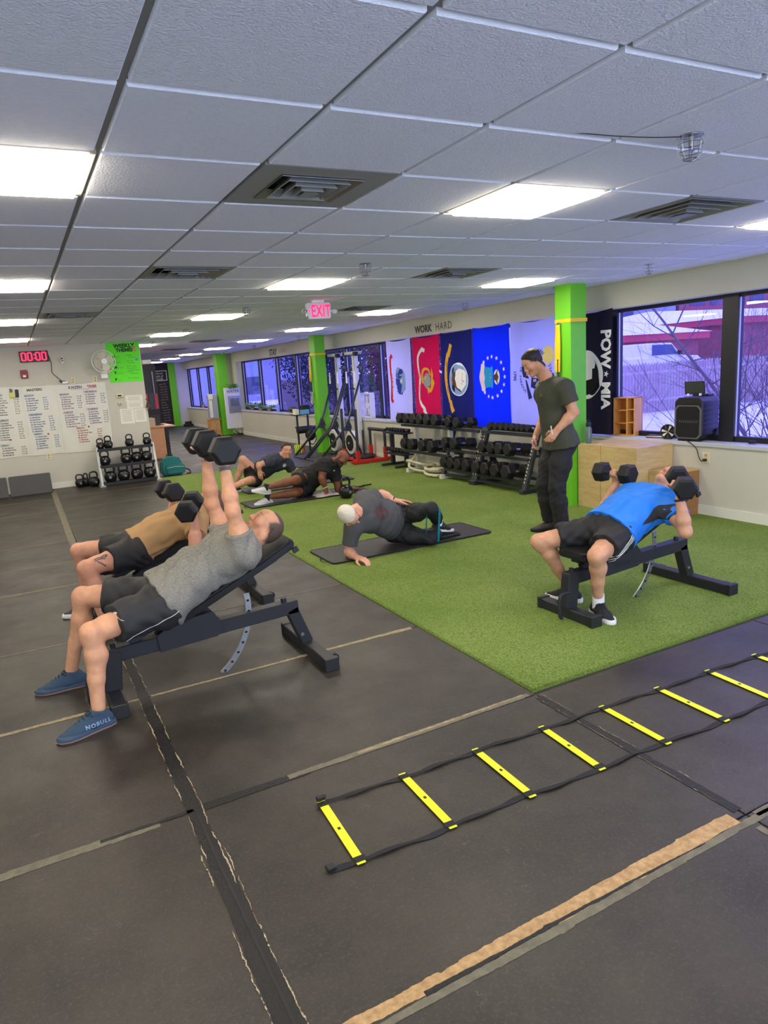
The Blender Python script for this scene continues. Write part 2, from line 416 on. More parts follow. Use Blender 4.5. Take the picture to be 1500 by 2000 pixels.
# ================================================================= floor
fl = struct('floor', G().box((-4.6,-2.6,-.12),(6.62,31,-.014)), M('concrete_under', (60,58,54), .9))
YS = [-2.5,-.95,.27,1.49,2.70,3.93,5.16,6.76,7.72,8.85,10.07,11.27,12.6,13.88]
XS = [-4.55,-3.23,-1.40,.43,2.27,4.09,5.9,6.44]
def mat_piece(x0,x1,y0,y1):
    gp = .004; z = 0; g = G(); nx, ny = 1, 1
    return g.box((x0+gp,y0+gp,-.013),(x1-gp,y1-gp,z))
for a in range(len(YS)-1):
    for b in range(len(XS)-1):
        x0,x1,y0,y1 = XS[b],XS[b+1],YS[a],YS[a+1]
        if x0 >= 2.2 and y0 >= 2.6: continue
        build('floor_mat', mat_piece(x0,x1,y0,y1), m_mat, fl, bevel=.003)
farm = G()
y = 13.55
while y < 30.9:
    for x0,x1 in ((2.3,4.1),(4.1,5.3),(5.3,6.44)): farm.merge(mat_piece(x0,x1,y,min(y+1.22,30.95)))
    farm.merge(mat_piece(-.5,2.3,max(y,14.05),min(y+1.22,30.95))) if y > 13.9 else None
    y += 1.22
o = build('floor_mats', farm, m_mat, fl); o['kind'] = 'stuff'
def ribbon(pts_w, z, seed, rag=0.0, step=.008, thick=.0012):
    """flat strip of tape along a line: pts_w = [(x,y,w)...], ragged edges"""
    rnd = random.Random(seed); g = G(); L = []
    for k in range(len(pts_w)-1):
        (xa,ya,wa),(xb,yb,wb) = pts_w[k], pts_w[k+1]; n = max(2, int(math.hypot(xb-xa,yb-ya)/step))
        for q in range(n): t = q/n; L.append((xa+(xb-xa)*t, ya+(yb-ya)*t, wa+(wb-wa)*t))
    L.append(pts_w[-1]); d = Vector((L[-1][0]-L[0][0], L[-1][1]-L[0][1], 0)).normalized(); s = Vector((-d.y,d.x,0))
    vs = []; r1 = r2 = 0
    for x,y,w in L:
        r1 = r1*.80+rnd.uniform(-1,1)*rag*.28; r2 = r2*.80+rnd.uniform(-1,1)*rag*.28
        if rnd.random() < .022: r1 = rnd.uniform(-1.6,1.6)*rag
        if rnd.random() < .022: r2 = rnd.uniform(-1.6,1.6)*rag
        c = Vector((x,y,z)); vs += [c+s*(w/2+r1), c-s*(w/2+r2), c+s*(w/2+r1)+Vector((0,0,thick)), c-s*(w/2+r2)+Vector((0,0,thick))]
    n = len(L); fs = []
    for k in range(n-1):
        a, b = k*4, k*4+4; fs += [(a+2,a+3,b+3,b+2),(a,b,b+1,a+1),(a,a+2,b+2,b),(a+1,b+1,b+3,a+3)]
    return g.add(vs, fs+[(0,1,3,2),(n*4-4,n*4-2,n*4-1,n*4-3)])
sd = [0]
def tape(pts, mat, rag=.004, z=.0004, name='floor_tape', label=None):
    sd[0] += 1; o = build(name, ribbon(pts, z, sd[0], rag), mat, fl)
    if label: o['label'] = label
    return o
def frayed(x0,y0,x1,y1,off,seed,z=.0026,dens=.8,wmax=.007,wander=.006):
    rnd = random.Random(seed); d = Vector((x1-x0,y1-y0,0)); L = d.length; d.normalize(); s = Vector((-d.y,d.x,0)); t = 0; g = G(); cur = 0
    while t < L:
        ln = rnd.choice((.01,.02,.03,.05,.09,.16))*rnd.uniform(.6,1.4)
        if rnd.random() < dens:
            n = max(3,int(ln/.004)); vs = []; w0 = rnd.uniform(.0012,wmax)
            for k in range(n+1):
                cur = cur*.93+rnd.uniform(-1,1)*wander*.28; w = w0*(.25+.75*math.sin(pi*k/n))*rnd.uniform(.5,1.3)
                c = Vector((x0,y0,z))+d*(t+ln*k/n)+s*(off+cur); vs += [c+s*w/2, c-s*w/2]
            g.add(vs,[(2*k,2*k+1,2*k+3,2*k+2) for k in range(n)])
        t += ln*rnd.uniform(.9,1.5)
    return g
# the torn black tape down the long seam: pale torn fibre shows along its edges
for k,(off,dn) in enumerate(((.043,.9),(-.042,.75))): 
    o = build('torn_tape_fibre', frayed(.42,5.1,.425,2.4,off*.72,50+k,dens=dn), m_lint, fl); o['kind'] = 'stuff'
    o = build('torn_tape_fibre', frayed(.425,2.4,.435,-1.0,off,60+k,dens=dn), m_lint, fl); o['kind'] = 'stuff'
tape([(.435,-1.0,.088),(.43,1.5,.080),(.425,2.4,.066),(.42,5.1,.05)], m_tapeB, .004, .0012, 'torn_black_tape', 'ragged black tape over the long seam')
tape([(.445,1.0,.012),(.438,1.7,.010),(.43,2.3,.012),(.43,2.72,.006)], M('tape_centre_crack',(40,37,32),.8), .002, .0030, 'tape_crease')
tape([(.385,8.7,.08),(.42,13.6,.085)], m_tapeG, .002); tape([(.40,5.2,.05),(.39,8.7,.07)], m_tapeG, .004)
# near diagonal tan tape
tape([(-.1,1.475,.03),(.75,1.477,.045),(1.2,1.483,.055),(2.21,1.50,.062)], m_tapeT, .006, .0006, label='worn tan tape on the nearest cross seam')
tape([(.45,1.435,.02),(1.3,1.44,.035),(2.25,1.455,.03),(3.6,1.46,.04)], m_tapeG, .003, .0004)
tape([(.80,1.458,.02),(1.1,1.46,.012),(1.55,1.465,.012),(2.0,1.462,.004)], m_tapeB, .004, .0016)
tape([(2.24,1.42,.03),(2.245,.3,.04)], m_tapeG, .003)
tape([(-1.6,2.68,.05),(-.1,2.69,.045),(.05,2.69,.05),(.28,2.69,.045)], m_tapeG, .004)
tape([(.05,2.70,.022),(.42,2.70,.02)], m_tapeB, .004, .0012)
tape([(.46,2.70,.05),(.95,2.70,.04)], m_tapeB, .003, .0008)
tape([(.85,2.705,.035),(1.5,2.71,.04),(2.23,2.715,.035)], m_tapeG, .003, .0010)
tape([(1.2,2.71,.02),(2.2,2.725,.014)], m_tapeP, .004, .002)
tape([(-1.6,3.915,.03),(.05,3.92,.03),(.40,3.925,.02)], m_tapeP, .004, .0006)
tape([(.46,3.925,.018),(1.1,3.93,.018),(1.75,3.935,.03),(2.22,3.935,.045)], m_tapeP, .005, .0006)
tape([(-1.6,5.165,.022),(.4,5.165,.022)], m_tapeG, .002); tape([(.6,5.165,.012),(1.6,5.165,.014),(2.25,5.165,.022)], m_tapeG, .003)
for yy, w in ((6.76,.05),(7.72,.04),(8.85,.035),(10.07,.03),(11.27,.035),(12.6,.03)): tape([(-2.5,yy-.02,w),(.37,yy,w*.8)], m_tapeG, .004)
for yy in (8.85,10.07,11.27,12.6): tape([(.47,yy,.02),(2.2,yy,.02)], m_tapeG, .003)
tape([(2.26,2.66,.05),(2.265,1.52,.045)], m_tapeB, .005, .0008); [build('torn_tape_fibre', frayed(2.265,2.68,2.265,1.52,o_,70+q,dens=dn,wmax=.004), m_lint, fl).__setitem__('kind','stuff') for q,(o_,dn) in enumerate(((.026,.75),(-.02,.6)))]
tape([(2.3,1.47,.03),(3.8,1.48,.03)], m_tapeG, .003); tape([(4.1,2.4,.03),(4.1,1.3,.03)], m_tapeG, .003)
# turf
turf = struct('floor_turf', G().box((2.272,2.732,-.012),(6.44,13.52,.003)), m_turf); turf['label'] = 'green artificial turf lane'
def blade_fringe():
    rnd = random.Random(3); g = G()
    def blade(x, y, h):
        a = rnd.uniform(0, pi*2); w = .0022; dx, dy = math.cos(a)*w, math.sin(a)*w; lx, ly = rnd.uniform(-.008,.008), rnd.uniform(-.008,.008)
        g.add([(x-dx,y-dy,.002),(x+dx,y+dy,.002),(x+lx,y+ly,.002+h)], [(0,1,2)])
    for k in range(22000): 
        y = 2.73+5*rnd.random()**1.6; blade(2.272+4.1*rnd.random(), y, rnd.uniform(.005,.010))
    for k in range(2600): blade(2.272+4.1*rnd.random()**1.5, 2.733+rnd.random()*.02, .006)
    for k in range(5200): blade(2.273+rnd.random()*.02, 2.73+9*rnd.random()**1.5, .006)
    return g
o = build('turf_blades', blade_fringe(), m_turf, turf); o['kind'] = 'stuff'

# ================================================================= walls
struct('wall_left', G().box((-4.6,13.9,0),(2.30,14.05,CEIL+.05)), m_wall)
struct('baseboard_left', G().box((-4.6,13.885,0),(2.30,13.90,.105)), m_base)
wl2 = struct('wall_side', G().box((2.15,14.05,0),(2.30,15.6,CEIL+.05)), m_wall)
struct('wall_hall', G().box((-.65,14.05,0),(-.5,31,CEIL+.05)), m_wall)
struct('wall_back', G().box((-4.6,-2.75,0),(6.6,-2.6,.10)).box((-4.6,-2.75,2.5),(6.6,-2.6,CEIL+.05)), m_wall)
struct('wall_far_left', G().box((-4.75,-2.6,0),(-4.6,14,CEIL+.05)), m_wall)
wr = struct('wall_right', G().box((6.45,-2.6,0),(6.62,21.75,.735)).box((6.45,-2.6,2.28),(6.62,21.75,CEIL+.05)).box((6.45,21.75,0),(6.75,24.45,CEIL+.05))
   .box((6.45,24.45,0),(6.62,29.3,.69)).box((6.45,24.45,2.28),(6.62,29.3,CEIL+.05)).box((6.45,29.3,0),(6.75,31,CEIL+.05)), m_wall)
struct('baseboard_right', G().box((6.435,-2.6,0),(6.45,21.75,.105)).box((6.435,21.75,0),(6.45,31,.1)), m_base)
struct('window_sill_right', G().box((6.43,-2.6,.735),(6.80,21.75,.778)).box((6.43,24.45,.69),(6.80,29.3,.73)), m_sill, bevel=.004)
struct('wall_end', G().box((6.10,29.25,0),(6.6,29.4,CEIL+.05)), M('wall_paint_cool',(196,196,200),.75))
chalk = struct('wall_chalkboard', G().box((-.6,29.25,0),(5.83,29.4,CEIL+.05)), M('chalkboard_black',(34,32,34),.8,var=.15,vscale=6))
struct('trim_green_stripe', G().box((5.83,29.2,0),(6.10,29.4,CEIL+.05)), m_green)
# windows on the right wall
def glass_mat():
    m = bpy.data.materials.new('tinted_window_glass'); m.use_nodes = True; nt = m.node_tree; nt.nodes.remove(nt.nodes['Principled BSDF'])
    out = nt.nodes['Material Output']; t = nt.nodes.new('ShaderNodeBsdfTransparent'); g = nt.nodes.new('ShaderNodeBsdfGlossy'); x = nt.nodes.new('ShaderNodeMixShader'); f = nt.nodes.new('ShaderNodeLayerWeight'); pw = nt.nodes.new('ShaderNodeMath'); mr = nt.nodes.new('ShaderNodeMapRange')
    f.inputs[0].default_value = .5; pw.operation = 'POWER'; pw.inputs[1].default_value = 4; mr.inputs[3].default_value = .05; mr.inputs[4].default_value = .9
    t.inputs[0].default_value = GLASS_TINT; g.inputs['Roughness'].default_value = .01; g.inputs[0].default_value = (.9,.9,1,1)
    nt.links.new(f.outputs['Facing'], pw.inputs[0]); nt.links.new(pw.outputs[0], mr.inputs[0])
    nt.links.new(mr.outputs[0], x.inputs[0]); nt.links.new(t.outputs[0], x.inputs[1]); nt.links.new(g.outputs[0], x.inputs[2]); nt.links.new(x.outputs[0], out.inputs[0]); return m
GLASS_TINT = (.215,.20,.74,1)
m_glass = glass_mat()
m_alu = M('aluminium_bead', (180,180,210), .4, metal=.6)
def window(n, ys, z0, z1):
    g = G(); xa, xb = 6.64, 6.72
    g.box((xa,ys[0],z1-.06),(xb,ys[-1],z1+.02)); g.box((xa,ys[0],z0-.02),(xb,ys[-1],z0+.055))
    w = struct(f'window_{n}', g, m_frame)
    for y in ys:
        hw = .085 if y in (4.77,) else .05
        build('mullion', G().box((xa-.02,y-hw,z0),(xb,y+hw,z1)), m_frame, w)
        build('glazing_bead', G().box((xa,y-hw-.012,z0+.05),(xa+.02,y-hw,z1-.05)), m_alu, w)
    for a,b in zip(ys[:-1], ys[1:]): build('pane', G().add([(6.687,a+.04,z0+.04),(6.687,b-.04,z0+.04),(6.687,b-.04,z1-.04),(6.687,a+.04,z1-.04)],[(0,1,2,3)]), m_glass, w)
window(1, [-2.5,-.9,.4,1.75,3.2,4.77,6.31,7.85,9.4,10.9,12.42,14.0,15.5], .78, 2.30)
window(2, [15.6,17.0,18.5,20.0,21.65], .78, 2.30)
window(3, [24.5,26.1,27.7,29.25], .73, 2.30)
# unseen window front added behind the camera to brighten the ceiling
m_clear = bpy.data.materials.new('fill_window_glass'); m_clear.use_nodes = True
_p = m_clear.node_tree; _p.nodes.remove(_p.nodes['Principled BSDF']); _t = _p.nodes.new('ShaderNodeBsdfTransparent'); _t.inputs[0].default_value = (.80,.89,1.0,1); _p.links.new(_t.outputs[0], _p.nodes['Material Output'].inputs[0])
w4 = struct('window_4', G().box((-4.6,-2.70,.10),(6.6,-2.64,.16)).box((-4.6,-2.70,2.44),(6.6,-2.64,2.5)), m_frame)
for x in (-4.6,-2.4,-.2,2.0,4.2,6.5): build('mullion', G().box((x,-2.70,.16),(x+.06,-2.64,2.44)), m_frame, w4)
for a,b in ((-4.54,-2.4),(-2.34,-.2),(-.14,2.0),(2.06,4.2),(4.26,6.5)): build('pane', G().add([(a,-2.67,.16),(b,-2.67,.16),(b,-2.67,2.44),(a,-2.67,2.44)],[(0,1,2,3)]), m_clear, w4)
# columns
def column(x0,x1,y0,y1,lab):
    return solo('green_column', G().box((x0,y0,0),(x1,y1,CEIL+.04)), m_green, lab, 'column', 'green columns', bevel=.004)
c1 = column(5.79,6.03,6.165,6.42, 'bright green square column with yellow strap, behind the standing man')
c2 = column(5.965,6.205,14.1,14.40, 'green square column behind the black tube frames')
c3 = column(5.93,6.25,22.05,22.45, 'green square column behind the wall water station')
# ================================================================= objects
def R_(a): return math.radians(a)
# ---- dumbbell: axis along local X, centre at origin
def hexpoly(r, rot=0): return [(r*math.cos(pi/3*k+rot), r*math.sin(pi/3*k+rot)) for k in range(6)]
m_dbhead = M('dumbbell_rubber', (27,27,27), .5, bump=.08, bscale=150, spec=.3)
def make_dumbbell(L=.30, r=.078, hw=.095, world_label='x'):
    t = thing('hex_dumbbell', world_label, 'dumbbell', world=False)
    for s in (-1, 1):
        g = G(); xs = [(s*(L/2), r*.80), (s*(L/2-.018), r), (s*(L/2-hw+.012), r), (s*(L/2-hw), r*.78)]
        vs = []
        for x, rr in xs: vs += [(x, a, b) for a, b in hexpoly(rr)]
        fs = [tuple(range(6)), tuple(range(23,17,-1))]
        for k in range(3): fs += [(k*6+j, k*6+6+j, k*6+6+(j+1)%6, k*6+(j+1)%6) for j in range(6)]
        g.add(vs, fs); build('head', g, m_dbhead, t, shift=False, bevel=.003)
    g = G().lathe([(.0125,-L/2+hw-.01),(.0125,-.055),(.0165,-.025),(.0175,0),(.0165,.025),(.0125,.055),(.0125,L/2-hw+.01)], axis=(1,0,0), n=12)
    build('handle', g, m_chrome, t, shift=False, smooth=True)
    return t
DB = make_dumbbell(.36, .088, .105); DBu = False
DBS = make_dumbbell(.22, .052, .065); DBSu = False
def place_db(src, loc, rot, label, group, scale=1):
    global DBu, DBSu
    if (src is DB and not DBu) or (src is DBS and not DBSu):
        if src is DB: DBu = True
        else: DBSu = True
        src.location = loc; src.rotation_euler = rot; src.scale = (scale,)*3; tag(src, label, None, group); return src
    return dup(src, loc, rot=rot, label=label, group=group, scale=scale)
OR = ['first','second','third','fourth','fifth','sixth','seventh','eighth','ninth','tenth','eleventh','twelfth']
def tier(ys, z, rackname, shelf, src=None, sc=1.0, x=6.06, tilt=.10):
    for k, y in enumerate(ys):
        s = sc[k] if isinstance(sc, (list, tuple)) else sc
        place_db(src or DB, (x, y, z), (R_(random.choice((0,0,30)))*0+0.0, tilt, random.uniform(-.04,.04)), f'black hex dumbbell, {OR[k]} from far end, {shelf} of {rackname}', 'dumbbells on the racks', s)
def rail(g, y0, y1, x, z, w=.05): g.box((x-w/2, y0, z-.025), (x+w/2, y1, z+.005))
# ---- white two-tier rack (with rope under it)
m_wsteel = M('white_steel', (212,210,196), .4)
t = thing('dumbbell_rack', 'white steel two-shelf dumbbell rack with coiled rope beneath it', 'rack', (6.1,9.7,0), group='dumbbell racks')
for y in (10.16, 9.12):
    build('upright', G().box((6.02,y-.03,.03),(6.09,y+.03,.80)), m_wsteel, t, bevel=.004)
    build('foot', G().box((5.83,y-.035,0),(6.35,y+.035,.07)), m_wsteel, t, bevel=.004)
for z, x0, x1, nm in ((.80,5.98,6.18,'upper'),(.36,5.96,6.18,'lower')):
    build('shelf_rail', G().box((x0-.03,9.0,z-.03),(x0+.02,10.50,z+.01)), m_steelb, t, bevel=.003)
    build('shelf_rail', G().box((x1,9.0,z-.01),(x1+.05,10.50,z+.03)), m_steelb, t, bevel=.003)
tier([10.42,10.20,9.98,9.76,9.53,9.30], .90, 'white rack', 'upper shelf', sc=1.14)
tier([10.34,10.05,9.72,9.42], .47, 'white rack', 'lower shelf', sc=[1.1,1.22,1.2,1.25])
# ---- black three-tier racks
def aframe(nm, y0, y1, label):
    t = thing('dumbbell_rack', label, 'rack', (6.1,(y0+y1)/2,0), group='dumbbell racks')
    for y in (y0, y1):
        build('upright', G().bar((5.90,y,.03),(6.16,y,.82),.055,.075,(0,1,0)), m_steelb, t, bevel=.003)
        build('rear_strut', G().bar((6.34,y,.03),(6.18,y,.60),.045,.05,(0,1,0)), m_steelb, t, bevel=.003)
        build('foot', G().box((5.84,y-.04,0),(6.42,y+.04,.06)), m_steelb, t, bevel=.004)
        g = G()
        for k in range(14): z = .16+k*.045; g.cbox((5.90+.26*(z-.03)/.79-.040, y, z), (.004,.018,.024))
        build('adjustment_holes', g, m_wsteel, t)
    build('cross_brace', G().box((5.90,y0,.05),(5.95,y1,.085)), m_steelb, t)
    for z, xf in ((.17,5.95),(.47,6.0),(.79,6.06)):
        build('shelf_rail', G().box((xf-.035,y0,z-.04),(xf-.005,y1,z)), m_steelb, t, bevel=.002)
        build('shelf_rail', G().box((xf+.15,y0,z-.01),(xf+.18,y1,z+.03)), m_steelb, t, bevel=.002)
    return t
aframe('a', 8.33, 9.14, 'black three-shelf dumbbell rack, middle of the three large racks')
aframe('b', 7.17, 8.27, 'black three-shelf dumbbell rack at the window end, behind the standing man')
tier([9.04,8.80], .875, 'middle black rack', 'top shelf', sc=[1.0,1.06], x=6.12)
tier([9.06,8.80], .56, 'middle black rack', 'middle shelf', sc=[1.08,1.16], x=6.07)
tier([9.06,8.86,8.66,8.44], .26, 'middle black rack', 'bottom shelf', sc=[1.04,1.08,1.08,1.12], x=6.02)
tier([8.02,7.90,7.78,7.66,7.55,7.44,7.34,7.24], .855, 'window-side black rack', 'top shelf', src=DBS, sc=[1.25,1.2,1.15,1.1,1.05,1.0,1.0,.95], x=6.12)
tier([8.10,7.90,7.70,7.49], .56, 'window-side black rack', 'middle shelf', sc=[1.04,1.06,1.08,1.12], x=6.07)
tier([8.18,7.95,7.72,7.47], .26, 'window-side black rack', 'bottom shelf', sc=[1.14,1.18,1.2,1.24], x=6.02)
# ---- small two-shelf rack with light dumbbells
t = thing('small_dumbbell_rack', 'small black rack of light dumbbells beside the red sled', 'rack', (6.15,11.0,0), group='dumbbell racks')
for y in (10.72,11.22):
    build('post', G().box((6.12,y-.03,.03),(6.19,y+.03,.62)), m_steelb, t, bevel=.003); build('foot', G().box((5.92,y-.03,0),(6.38,y+.03,.045)), m_steelb, t)
for z in (.60,.22): build('shelf', G().box((6.02,10.62,z),(6.26,11.32,z+.025)), m_steelb, t)
tier([11.26,11.16,11.06,10.96,10.86,10.76,10.66], .665, 'small rack near sled', 'top shelf', src=DBS, sc=.72, x=6.14)
tier([11.27,11.17,11.07,10.96,10.85,10.74], .295, 'small rack near sled', 'lower shelf', src=DBS, sc=.85, x=6.14, tilt=.2)
# ---- battle ropes
m_rope = M('natural_rope', (206,198,170), .85, var=.15, vscale=40, bump=.6, bscale=120)
def rope_obj(path, r, label):
    pts = bez(path, 14); g = G(); n = len(pts); tot = 0; cum = [0]
    for a,b in zip(pts[:-1], pts[1:]): tot += (b-a).length; cum.append(tot)
    pu = None; st = []
    for i,p in enumerate(pts):
        d = (pts[min(i+1,n-1)]-pts[max(i-1,0)]).normalized()
        if pu is None: S,U,_ = frame(d)
        else: S = d.cross(pu).normalized(); U = S.cross(d).normalized()
        pu = U; st.append((p,S,U))
    root = thing('battle_rope', label, 'rope', tuple(pts[0]), group='coiled battle ropes')
    for k in range(3):
        path2 = [p+(S*math.cos(cum[i]*55+k*2*pi/3)+U*math.sin(cum[i]*55+k*2*pi/3))*r*.5 for i,(p,S,U) in enumerate(st)]
        build('strand', G().tube(path2, r*.56, 6), m_rope, root, smooth='all')
rope_obj([(6.0,10.1,.30),(5.86,10.14,.12),(5.90,9.9,.05),(6.0,9.5,.06),(6.1,9.25,.10),(6.15,9.5,.14),(5.98,9.9,.15),(5.88,10.2,.2),(6.0,10.3,.12),(6.12,10.0,.06),(6.05,9.6,.19),(5.95,9.35,.20)], .024, 'coiled natural battle rope hanging over the white rack foot')
rope_obj([(6.1,9.25,.03),(5.86,9.25,.04),(5.80,9.42,.04),(5.86,9.62,.05),(6.0,9.62,.09),(6.05,9.4,.12),(5.9,9.28,.13),(5.82,9.45,.12),(5.95,9.75,.10),(6.15,9.9,.08)], .026, 'loop of natural battle rope lying on the turf before the racks')

# ---- adjustable benches
m_pad = M('bench_vinyl', (24,24,24), .5, bump=.15, bscale=220, spec=.35)
m_bsteel = M('bench_steel', (38,39,42), .48, bump=.06, bscale=350, spec=.35)
def make_bench(loc, label):
    t = thing('weight_bench', label, 'bench', loc, group='adjustable benches')
    X, Y, Z = loc
    def B(name, g, mat=m_bsteel, **k):
        return build(name, g, mat, t, shift=False, **k)
    B('front_foot', G().box((-.04,-.24,.0),(.04,.24,.075)), bevel=.006)
    B('rear_foot', G().box((1.17,-.36,.0),(1.25,.36,.075)), bevel=.006)
    for y in (-.27,.27): B('foot_cap', G().box((-.046,min(y,y*.86),0),(.046,max(y,y*.86),.082)), m_black, bevel=.004)
    for y in (-.39,.39): B('foot_cap', G().box((1.164,min(y,y*.9),0),(1.256,max(y,y*.9),.082)), m_black, bevel=.004)
    B('front_post', G().bar((.0,0,.07),(.025,0,.30),.095,.08,(0,1,0)), bevel=.004)
    B('main_beam', G().bar((-.02,0,.275),(1.155,0,.327),.075,.085,(0,0,1)), bevel=.004)
    B('rear_post', G().bar((1.112,0,.315),(1.20,0,.07),.075,.075,(0,1,0)), bevel=.004)
    B('beam_cap', G().cyl((.03,-.0,.31),(.03,0,.345),.016,n=10), m_black); B('beam_cap', G().cyl((1.07,0,.36),(1.07,0,.39),.018,n=10), m_black)
    g = G()
    for y in (-.047,.041): g.prism([(.28,.24),(.62,.26),(.66,.30),(.64,.37),(.60,.42),(.36,.40),(.27,.34)], 0, .006, (0,y,0), (1,0,0), (0,0,1))
    gp = B('gusset_plate', g, bevel=.002)
    # lettering on the plate's near side, run out of a slot
    B('gusset_lettering', text_g('TITAN', .052, (.375,-.0545,.29), (1,0,0), (0,0,1), bold=.002, depth=.0015), m_black)
    # seat
    B('seat_bracket', G().bar((.12,0,.33),(.30,0,.42),.05,.04,(0,1,0)).box((.06,-.03,.38),(.36,.03,.405)))
    g = G(); prof = [(-.13,.115),(-.145,.13),(.24,.145),(.26,.135)]
    poly = [(.02,-.115),(.05,-.13),(.36,-.145),(.38,-.13),(.38,.13),(.36,.145),(.05,.13),(.02,.115)]
    s = build('seat_pad', G().prism(poly, .408, .458), m_pad, t, shift=False, bevel=.012, seg=2, smooth=True)
    # back pad, inclined
    a = R_(24); o = Vector((.37,0,.452)); ux = Vector((math.cos(a),0,math.sin(a))); nz = Vector((-math.sin(a),0,math.cos(a)))
    poly = [(0,-.13),(.02,-.145),(.60,-.145),(.80,-.125),(.83,-.10),(.83,.10),(.80,.125),(.60,.145),(.02,.145),(0,.13)]
    build('back_pad', G().prism(poly, -.055, .0, o, ux, (0,1,0)), m_pad, t, shift=False, bevel=.014, seg=2, smooth=True)
    B('back_support', G().bar(o+ux*.02-nz*.075, o+ux*.70-nz*.075, .05,.035,(0,1,0)))
    hp = o+ux*.80-nz*.055
    for y in (-.13,.13): B('pad_corner_bracket', G().cbox((hp.x+.01,y,hp.z-.005),(.035,.02,.03),(0,-a,0)), m_black)
    # curved adjustment arc
    c = Vector((.34,0,.40)); pts = []
    for k in range(26):
        th = R_(22)-k*R_(64)/25; pts.append(c+Vector((math.cos(th),0,math.sin(th)))*.50)
    pts = [c+Vector((math.cos(q),0,math.sin(q)))*.50 for q in [R_(8)-k*R_(62)/24 for k in range(25)]]
    g = G()
    for p,q in zip(pts[:-1],pts[1:]): g.bar(p, q, .008, .036, (p-c).normalized())
    B('adjustment_arc', g, m_zinc)
    g = G()
    for k in range(2,24,3): g.cbox((pts[k].x,0,pts[k].z),(.016,.011,.012),(0,0,0))
    B('arc_notches', g, m_dark)
    B('front_handle', G().tube(bez([(-.035,-.06,.20),(-.10,-.06,.20),(-.13,-.06,.17),(-.13,-.06,.05),(-.11,-.06,.03)],5),.011,8), m_bsteel, smooth='all')
    B('pop_pin', G().cyl((1.16,-.05,.14),(1.16,-.02,.14),.012).cyl((.52,.045,.30),(.52,.085,.30),.012), m_chrome)
    g = G()
    for y in (-.28,.28): g.cyl((1.262,y-.02,.035),(1.262,y+.02,.035),.034,n=14)
    B('wheel', g, m_black)
    return t
make_bench((.27,4.0,0), 'dark adjustable weight bench under the man in the grey t-shirt')
make_bench((.36,5.44,0), 'dark adjustable weight bench under the man in the tan t-shirt')
make_bench((3.21,3.46,0), 'dark adjustable weight bench on the turf under the man in blue')

# ---- agility ladder
t = thing('agility_ladder', 'yellow and black agility ladder laid across the floor', 'ladder', (.9,2.25,.004))
dirL = Vector((2.705,-.093,0)).normalized(); nL = Vector((-dirL.y,dirL.x,0))
P0a = Vector((.90,2.44,0)); 
def strap(off, seed, x0, x1):
    rnd = random.Random(seed); g = G(); n = int((x1-x0)/.012); vs = []; 
    for k in range(n+1):
        s = x0+(x1-x0)*k/n; ph = s*2*pi/.385
        w = .0105+.0035*math.cos(ph*2+seed); dev = .006*math.sin(ph*.5+seed)+.004*math.sin(ph*1.3+seed*2)
        z = .003+.0045*abs(math.sin(ph*.5+.4*seed)); tw = .5*math.sin(ph*1.0+seed)
        c = Vector((.90,0,0))+dirL*s+Vector((0,2.44,0))+nL*(off+dev); c.z = z
        h = Vector((nL.x*w*math.cos(tw), nL.y*w*math.cos(tw), w*math.sin(tw)*.35))
        up = Vector((0,0,.0016)); vs += [c+h, c-h, c+h+up, c-h+up]
    fs = []
    for k in range(n): a,b = k*4,k*4+4; fs += [(a+2,a+3,b+3,b+2),(a,b,b+1,a+1),(a,a+2,b+2,b),(a+1,b+1,b+3,a+3)]
    return G().add(vs, fs+[(0,1,3,2),(n*4,n*4+2,n*4+3,n*4+1)])
build('side_strap', strap(-.005, 1, -.0, 3.6), m_web, t); build('side_strap', strap(-.395, 2.3, -.12, 3.6), m_web, t)
def rung():
    g = G(); L = .40
    g.prism([(-.017,-L-.012),(.017,-L-.012),(.018,-L),(.018,.006),(.016,.016),(-.016,.016),(-.018,.006),(-.018,-L)], .006, .0095)
    return g
rg = None
for k in range(9):
    c = Vector((.90,2.44,0))+dirL*(.385*k+.002)
    if rg is None:
        r = build('rung', rung(), m_yel, t, shift=False, bevel=.001); rg = r
        h = build('label_slot', G().prism([(-.006,-.008),(.006,-.008),(.006,.008),(-.006,.008)], .0098, .0102, (0,-.19,0)), m_black, r, shift=False); slot = h
    else:
        r = rg.copy(); COL.objects.link(r); h = slot.copy(); COL.objects.link(h); h.parent = r
    r.location = c-Vector((.9,2.25,.004)); r.rotation_euler = (0,0,math.atan2(dirL.y,dirL.x)+random.uniform(-.02,.02))
for k in range(9):
    for off in (-.012,-.388):
        c = Vector((.90,2.44,0))+dirL*(.385*k)+nL*off; build('strap_loop', G().bar(c+nL*.014+Vector((0,0,.011)), c-nL*.014+Vector((0,0,.011)), .044, .003), m_web, t)
build('buckle', G().cbox((.905,2.452,.022),(.035,.012,.032),(.5,0,0)).cbox((.89,2.446,.03),(.02,.02,.02)), m_black, t, bevel=.003)
build('buckle', G().cbox((.775,2.068,.012),(.035,.03,.014),(0,0,.1)), m_black, t, bevel=.003)

